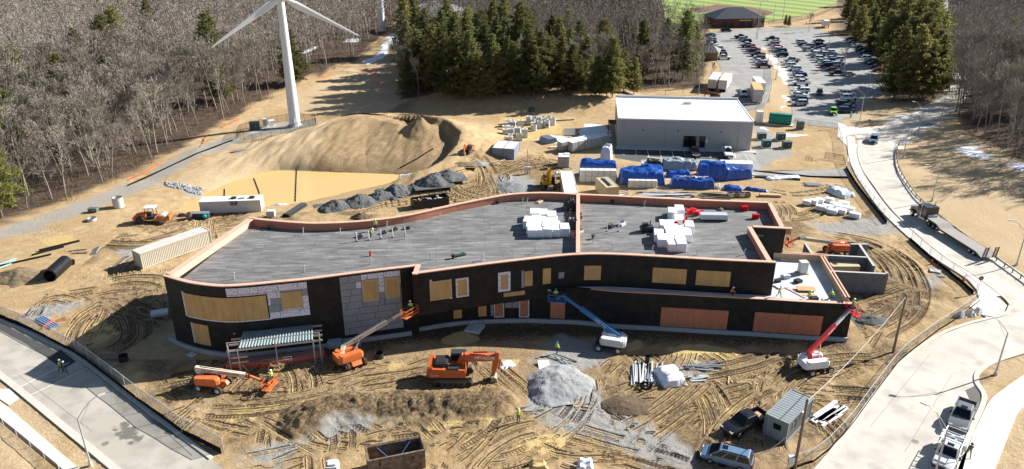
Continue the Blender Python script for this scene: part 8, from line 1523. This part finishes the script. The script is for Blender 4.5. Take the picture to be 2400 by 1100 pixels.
# ================================================================ trees
rt = random.Random(12)
def tubes_np(segs, n=3):
    """segs: list of (p0, p1, r0, r1) -> verts, quads"""
    S = np.array([(*a, *b, r, q) for a, b, r, q in segs], float); a = S[:,:3]; b = S[:,3:6]; d = b-a; d /= np.linalg.norm(d,axis=1)[:,None]+1e-9
    up = np.where(np.abs(d[:,2:3]) < .95, np.array([[0,0,1.]]), np.array([[1.,0,0]])); u = np.cross(d,up); u /= np.linalg.norm(u,axis=1)[:,None]+1e-9; w = np.cross(d,u); V = []
    for end, r in ((a,S[:,6]),(b,S[:,7])):
        for i in range(n): t_ = 2*math.pi*i/n; V.append(end+(u*math.cos(t_)+w*math.sin(t_))*r[:,None])
    V = np.stack(V,1); m = len(S); base = np.arange(m)[:,None]*(2*n); F = np.stack([np.stack([base[:,0]+i, base[:,0]+(i+1)%n, base[:,0]+n+(i+1)%n, base[:,0]+n+i],1) for i in range(n)],1).reshape(-1,4)
    return V.reshape(-1,3), F
def ribbons_np(segs, seed=0):
    S = np.array([(*a, *b, r, q) for a, b, r, q in segs], float); a = S[:,:3]; b = S[:,3:6]; d = b-a; d /= np.linalg.norm(d,axis=1)[:,None]+1e-9
    w = np.cross(d, np.random.RandomState(seed).randn(len(S),3)); w /= np.linalg.norm(w,axis=1)[:,None]+1e-9; r0 = S[:,6:7]; r1 = S[:,7:8]
    return np.stack([a-w*r0, a+w*r0, b+w*r1, b-w*r1],1).reshape(-1,3), np.arange(len(S)*4).reshape(-1,4)
def join_np(*parts):
    V = []; F = []; o = 0
    for v, f in parts: V.append(v); F.append(f+o); o += len(v)
    return np.concatenate(V), np.concatenate(F)
def np_mesh(name, V, F, m, smooth=False):
    me = bpy.data.meshes.new(name); me.vertices.add(len(V)); me.vertices.foreach_set('co', np.asarray(V,np.float32).ravel()); k_ = F.shape[1]; me.loops.add(F.size); me.loops.foreach_set('vertex_index', F.ravel().astype(np.int32)); me.polygons.add(len(F)); me.polygons.foreach_set('loop_start', np.arange(0,F.size,k_)); me.polygons.foreach_set('loop_total', np.full(len(F),k_)); me.update(calc_edges=True)
    if m: me.materials.append(m)
    return me
def bare_tree(seed, H, spread=1.0, low=.22):
    r_ = random.Random(seed); trunk = []; crown = []
    def rv(s): return Vector((r_.uniform(-s,s), r_.uniform(-s,s), r_.uniform(-s,s)))
    def grow(p, d, ln, rad, lvl):
        n = 3 if lvl < 3 else 2
        for i in range(n):
            d = (d + rv(.16) + Vector((0,0,.11))).normalized(); q = p + d*ln/n; r2 = rad*.80; crown.append((tuple(p),tuple(q),rad,r2)); p, rad = q, r2
            if lvl < 4:
                for _ in range(2 if lvl >= 2 else 1): grow(p, (d+rv(.72)).normalized(), ln*r_.uniform(.48,.70), rad*.5, lvl+1)
        if lvl < 4:
            for _ in range(2): grow(p, (d+rv(.6)+Vector((0,0,.15))).normalized(), ln*.55, rad*.6, lvl+1)
    p = Vector((0,0,-.3)); d = Vector((r_.uniform(-.06,.06),r_.uniform(-.06,.06),1)); rad = H*.0095; k_ = 7; fork = r_.uniform(.5,.75); tl = H*fork
    for i in range(k_):
        d = (d+rv(.07)).normalized(); d.z = max(d.z,.92); q = p+d*tl/k_; trunk.append((tuple(p),tuple(q),rad,rad*.91)); p, rad = q, rad*.91
        if (i+1)/k_*fork > low:
            for _ in range(r_.choice((1,2,2))): a = r_.uniform(0,6.3); grow(p, Vector((math.cos(a)*.9,math.sin(a)*.9,r_.uniform(.5,1.0))).normalized(), H*.20*spread*r_.uniform(.6,1.1), rad*.40, 2)
    for _ in range(3): a = r_.uniform(0,6.3); grow(p, Vector((math.cos(a)*.5*spread,math.sin(a)*.5*spread,1)).normalized(), H*(1-fork)*.55*r_.uniform(.8,1.1), rad*.62, 1)
    crown = [(a,b,max(r0,.024),max(r1,.016)) for a,b,r0,r1 in crown]
    return trunk, crown
M_barkA = mat('grey_bark', (.27,.24,.20), .9, .25, 2, objvar=.3); M_twig = mat('bare_twigs', (.265,.232,.19), .95, .3, .25, objvar=.35); M_barkP = mat('pine_bark', (.16,.12,.09), .95, .2, 3)
def needles_mat(name, c, c2):
    m = mat(name, c, .85, .35, .9, objvar=.35, col2=c2, spec=.15); N = m.node_tree.nodes; L = m.node_tree.links; b = N['Principled BSDF']; src = b.inputs['Base Color'].links[0].from_socket; tl = N.new('ShaderNodeBsdfTranslucent'); L.new(src, tl.inputs[0]); mx = N.new('ShaderNodeMixShader'); mx.inputs[0].default_value = .5; L.new(b.outputs[0], mx.inputs[1]); L.new(tl.outputs[0], mx.inputs[2]); L.new(mx.outputs[0], N['Material Output'].inputs[0]); return m
M_need = needles_mat('pine_needles', (.185,.185,.062), (.105,.125,.048)); M_need2 = needles_mat('pale_pine_needles', (.255,.235,.082), (.155,.160,.060))
BARE = []
for s in range(7):
    tr_, cr_ = bare_tree(100+s, 14.5, (1.0,1.25,.85,1.1,1.35,.95,1.15)[s], (.25,.35,.2,.4,.15,.3,.22)[s]); big = [q for q in cr_ if q[2] > .035]; sm = [q for q in cr_ if q[2] <= .035]; vt, ft_ = tubes_np(tr_, 6); BARE.append((np_mesh('trunk', vt, ft_, M_barkA), np_mesh('crown', *join_np(tubes_np(big,4), ribbons_np(sm,s)), M_twig), tr_, big, sm))
def pine_tree(seed, H, slim=1.0):
    r_ = np.random.RandomState(seed); trunk = [((0,0,-.3),(0,0,H*.5),H*.013,H*.009),((0,0,H*.5),(0,0,H*.98),H*.009,H*.002)]; br = []; V = []; 
    z = H*.13
    while z < H*.99:
        f = z/H; Lb = H*.30*slim*((1-f)**.70)*(.55+.45*min(1,(f-.08)/.2))+.35; nb = r_.randint(5,8); a0 = r_.rand()*6.3
        for k_ in range(nb):
            a = a0+k_*6.283/nb+r_.randn()*.25; ln = Lb*r_.uniform(.5,1.2); up = .42*f-.02+r_.randn()*.10; d = np.array([math.cos(a),math.sin(a),up]); p0 = np.array([0,0,z]); p1 = p0+d*ln; br.append((tuple(p0),tuple(p1),.03+.02*(1-f),.01))
            ns = int(9+ln*15)
            for i in range(ns):
                u = r_.uniform(.15,1.05)**.8; c = p0+d*ln*u+np.array([0,0,-.10*ln*u*u*(1-f)]) + r_.randn(3)*np.array([.20,.20,.14])*(.5+ln*.25); s = r_.uniform(.20,.46)*(1.15-.4*f)
                t1 = np.array([math.cos(a)*.8,math.sin(a)*.8,.75+r_.randn()*.3])+r_.randn(3)*.40; t1 /= np.linalg.norm(t1); t2 = np.cross(t1,r_.randn(3)); t2 /= np.linalg.norm(t2)+1e-6
                V += [c-t1*s*.8-t2*s*.28, c-t2*s*.36+t1*s*.3, c+t1*s*1.15, c+t2*s*.36+t1*s*.2]
        z += H*r_.uniform(.024,.040)
    V = np.array(V); F = np.arange(len(V)).reshape(-1,4); return trunk, br, V, F
PINE = []
for s in range(5):
    tr_, br_l, V, F = pine_tree(40+s, 15.0, (1.0,.8,.9,1.1,.75)[s]); vt, ft_ = tubes_np(tr_+br_l, 5); PINE.append((np_mesh('trunk', vt, ft_, M_barkP), np_mesh('crown', V, F, M_need), (V,F), tr_))
def put_tree(kind, variant, loc, s, rz, label, group, zs=1.0, m=None):
    T = (BARE if kind == 'bare' else PINE)[variant]; t = thing('bare_tree' if kind == 'bare' else 'pine_tree', label, 'tree', loc, rz, group); t.scale = (s,s,s*zs); obj('trunk', T[0], t); c = obj('crown', T[1], t)
    if m: c.material_slots[0].link = 'OBJECT'; c.material_slots[0].material = m
    return t
def scatter(poly_px, spacing, rnd, ymin=-40, zmax=600):
    poly = gpoly(poly_px); P = np.array(poly); out = []
    x0, x1, y0, y1 = P[:,0].min(), P[:,0].max(), P[:,1].min(), min(P[:,1].max(), zmax); y = y0
    row = 0
    while y < y1:
        x = x0 + (spacing/2 if row % 2 else 0)
        while x < x1: out.append((x+rnd.uniform(-.42,.42)*spacing, y+rnd.uniform(-.42,.42)*spacing)); x += spacing
        y += spacing*.86; row += 1
    A_ = np.array(out); m = inside(A_[:,0],A_[:,1],poly); A_ = A_[m]
    # keep what the lens can see (plus a margin)
    k_ = np.abs(A_[:,0]) < A_[:,1]*.70+25; A_ = A_[k_]; dep = A_[:,1]*_cp + CAMH*_sp; vis = np.abs(A_[:,0])/dep < .70; return A_[np.argsort(np.hypot(A_[:,0],A_[:,1]) + np.where(vis, 0, 60))]
far_seg = []; 
def thin(pts, n): return [p for p in pts if p[1] < 330][:n]
def stuff_wood(name, label, pts, seed, hmul=1.0):
    """the wood behind its front trees: one mass of bare trees"""
    if not len(pts): return
    r_ = np.random.RandomState(seed); VV = []; FF = []; off = 0; light = []
    for s in range(4):
        tr_, big, sm = BARE[s][2:5]; rr2 = random.Random(s); sm = rr2.sample(sm, min(len(sm),330)); big = rr2.sample(big, min(len(big),45)); light.append(join_np(tubes_np(tr_[::2] if False else tr_,3), ribbons_np(big+[(a,b,r0*2.1,r1*2.0) for a,b,r0,r1 in sm], s)))
    for x, y in pts:
        V, F = light[r_.randint(4)]; a = r_.rand()*6.28; s = r_.uniform(.8,1.15)*hmul*(1+.35*min(1,max(0,(y-260)/200))); ca, sa = math.cos(a)*s, math.sin(a)*s; W_ = np.stack([V[:,0]*ca-V[:,1]*sa+x, V[:,0]*sa+V[:,1]*ca+y, V[:,2]*s],1); W_[:,2] += gz(x,y); VV.append(W_); FF.append(F+off); off += len(V)
    me = np_mesh(name, np.concatenate(VV), np.concatenate(FF), M_twig); tag(obj(name, me), label, 'wood', kind='stuff')
rw = random.Random(31)
ptsL = scatter(WOOD_L, 5.3, rw); ptsR = scatter(WOOD_R, 4.6, rw); ptsC = scatter(WOOD_C, 5.4, rw)
pinesL = [(265,118,1.05),(285,75,1.0),(360,45,.95),(505,115,1.1),(165,210,.9),(60,200,.95),(30,330,1.15),(70,215,.9),(195,110,.8),(5,440,.9),(520,170,.8),(690,130,.9)]
near = lambda p, L_: any((p[0]-q[0])**2+(p[1]-q[1])**2 < 9 for q in L_)
PL = [GT(x,y+70) for x,y,_ in pinesL]
ptsL = [p for p in ptsL if not near(p, PL)]
nL, nR, nC = 160, 90, 50
for i, p in enumerate(ptsL[:nL]): put_tree('bare', rw.randrange(7), (p[0],p[1],gz(*p)), rw.choice((.7,.9,1.0,1.1,1.2,1.3))*rw.uniform(.92,1.08), rw.uniform(0,6.3), 'bare grey tree in the leafless wood on the left', 'bare trees of the left wood')
for i, p in enumerate(ptsR[:nR]): put_tree('bare', rw.randrange(7), (p[0],p[1],gz(*p)), rw.choice((.8,1.0,1.15,1.3,1.4))*rw.uniform(.92,1.08), rw.uniform(0,6.3), 'bare grey tree in the leafless wood at the right edge', 'bare trees of the right wood')
stuff_wood('leafless_wood', 'mass of leafless trees filling the left wood behind its edge', thin(ptsL[nL:],800), 1); stuff_wood('leafless_wood', 'mass of leafless trees filling the right wood behind its edge', thin(ptsR[nR:],420), 2)
# middle wood: pines in front, bare trees behind
fr = [p for p in ptsC]; frontpine = []
def cpine(x, y, s, v=None, m=None, lab='tall pine at the front of the middle wood', grp='pines of the middle wood'):
    p = GT(x,y); s *= 1.17; put_tree('pine', rw.randrange(5) if v is None else v, p, s, rw.uniform(0,6.3), lab, grp, rw.uniform(.8,1.12), m or (M_need2 if rw.random() < .3 else None)); frontpine.append((p.x,p.y))
for k_, x in enumerate(range(958, 1500, 21)): cpine(x+rw.uniform(-8,8), 222+rw.uniform(-14,14)-(6 if x > 1300 else 0), rw.uniform(.75,1.12)*(1.0 if x < 1350 else .8))
for k_, x in enumerate(range(950, 1420, 24)): cpine(x+rw.uniform(-8,8), 185+rw.uniform(-14,12), rw.uniform(.95,1.25))
for k_, x in enumerate(range(945, 1180, 26)): cpine(x+rw.uniform(-8,8), 140+rw.uniform(-14,12), rw.uniform(1.0,1.3))
for x, y, s in ((1600,185,1.35),(1500,190,1.0),(1430,205,.9),(1560,140,.9),(1470,120,1.0),(1625,160,.9),(1240,130,1.1),(1330,125,1.0)): cpine(x, y, s)
rest = [p for p in fr if not near(p, frontpine)]
for p in rest[:nC]: put_tree('bare', rw.randrange(7), (p[0],p[1],gz(*p)), rw.uniform(.7,1.05), rw.uniform(0,6.3), 'bare grey tree among the pines of the middle wood', 'bare trees of the middle wood')
stuff_wood('leafless_wood', 'mass of leafless trees at the back of the middle wood', thin(rest[nC:],340), 3)
for (x, y, s), p in zip(pinesL, PL): put_tree('pine', (0,3,2)[rw.randrange(3)], p, s*1.25, rw.uniform(0,6.3), 'dark pine standing among the leafless trees on the left', 'pines in the left wood', 1.0, M_need2)
# pines right of the car park
for i, (x, y, s) in enumerate([(2095,232,1.25),(2130,238,1.3),(2160,236,1.2),(2185,232,1.15),(2110,205,1.3),(2145,205,1.4),(2180,205,1.3),(2090,175,1.2),(2120,178,1.35),(2155,175,1.4),(2190,172,1.2),(2070,150,1.15),(2100,150,1.3),(2135,145,1.4),(2170,145,1.3),(2195,140,1.1),(2045,128,1.1),(2075,120,1.25),(2110,118,1.3),(2145,115,1.35),(2180,112,1.2),(2010,105,1.0),(2040,98,1.15),(2075,92,1.25),(2110,88,1.3),(2150,85,1.3),(2185,82,1.2),(1995,80,1.0),(2030,72,1.1),(2070,65,1.2),(2110,60,1.3),(2150,58,1.2),(1985,50,1.0),(2020,42,1.1),(2060,38,1.2),(2100,32,1.2),(2150,30,1.2),(2190,50,1.1),(2000,15,1.1),(2050,10,1.1),(2110,5,1.2),(2170,5,1.1)]):
    p = GT(x,y); put_tree('pine', rw.randrange(5), p, s*rw.uniform(.98,1.2), rw.uniform(0,6.3), 'tall pine in the stand right of the car park', 'pines right of the car park', rw.uniform(.78,1.05), M_need2 if i % 4 else M_need)
for x, y, s in ((2355,95,.95),(2325,120,.8),(2290,150,.7),(2400,170,1.0),(2400,230,1.0)): put_tree('pine', rw.randrange(5), GT(x,y+40 if y < 300 else y), s, rw.uniform(0,6.3), 'dark pine among the leafless trees at the right edge', 'pines in the right wood', 1.0, M_need2)
for x, y, s in ((1776,92,.8),(1975,165,.6),(1895,75,.6),(1650,150,.5),(1668,195,.45),(1640,205,.5),(1560,222,.6),(1600,218,.5)): put_tree('bare', rw.randrange(7), GT(x,y), s, rw.uniform(0,6.3), 'single bare tree at the edge of the car park', 'single bare trees round the car park')
for x, y in ((1840,61),(1848,63),(1669,60)): put_tree('pine', 4, GT(x,y), .35, 0, 'small columnar evergreen by the field house', 'columnar evergreens by the field house', 1.0)

# low brush on the woodland floor
def brush(name, label, pts, seed, n=26):
    r_ = np.random.RandomState(seed); segs = []
    for x, y in pts:
        z = gz(x,y)
        for _ in range(n): q = r_.randn(2)*1.5; h = r_.uniform(.5,2.2); d = r_.randn(2)*.5; segs.append(((x+q[0],y+q[1],z-.1),(x+q[0]+d[0],y+q[1]+d[1],z+h),.035,.02))
    tag(obj(name, np_mesh(name, *ribbons_np(segs,seed), mat('brown_brush',(.15,.115,.085),.95,.25,.4))), label, 'undergrowth', kind='stuff')
brush('undergrowth', 'brown leafless undergrowth along the edge of the left wood', [tuple(p) for p in ptsL[:330]], 5); brush('undergrowth', 'brown leafless undergrowth along the edge of the right wood', [tuple(p) for p in ptsR[:200]], 6); brush('undergrowth', 'brown leafless undergrowth along the edge of the middle wood', [tuple(p) for p in fr[:160]], 7)

def far_mass(name, label, poly, seed):
    r_ = np.random.RandomState(seed); P = [p for p in scatter(poly, 7.0, rw) if p[1] >= 318]; VV = []; FF = []; o = 0
    rr2 = random.Random(seed); L_ = []
    for s in range(4): tr_, big, sm = BARE[s][2:5]; L_.append(ribbons_np(tr_ + [(a,b,r0*4.2,r1*4.0) for a,b,r0,r1 in rr2.sample(sm, min(len(sm),130))], s))
    for x, y in P: V, F = L_[r_.randint(4)]; a = r_.rand()*6.28; s = r_.uniform(.95,1.35); ca, sa = math.cos(a)*s*1.35, math.sin(a)*s*1.35; VV.append(np.stack([V[:,0]*ca-V[:,1]*sa+x, V[:,0]*sa+V[:,1]*ca+y, V[:,2]*s+gz(x,y)],1)); FF.append(F+o); o += len(V)
    tag(obj(name, np_mesh(name, np.concatenate(VV), np.concatenate(FF), M_twig)), label, 'wood', kind='stuff')
far_mass('distant_wood', 'distant leafless wood along the top edge on the left', [(-700,140),(930,140),(935,-90),(-700,-90)], 8); far_mass('distant_wood', 'distant leafless wood along the top edge in the middle', [(940,120),(1540,120),(1540,-90),(940,-90)], 9); far_mass('distant_wood', 'distant leafless wood along the top edge on the right', [(2226,120),(2900,140),(2900,-90),(2226,-90)], 10)
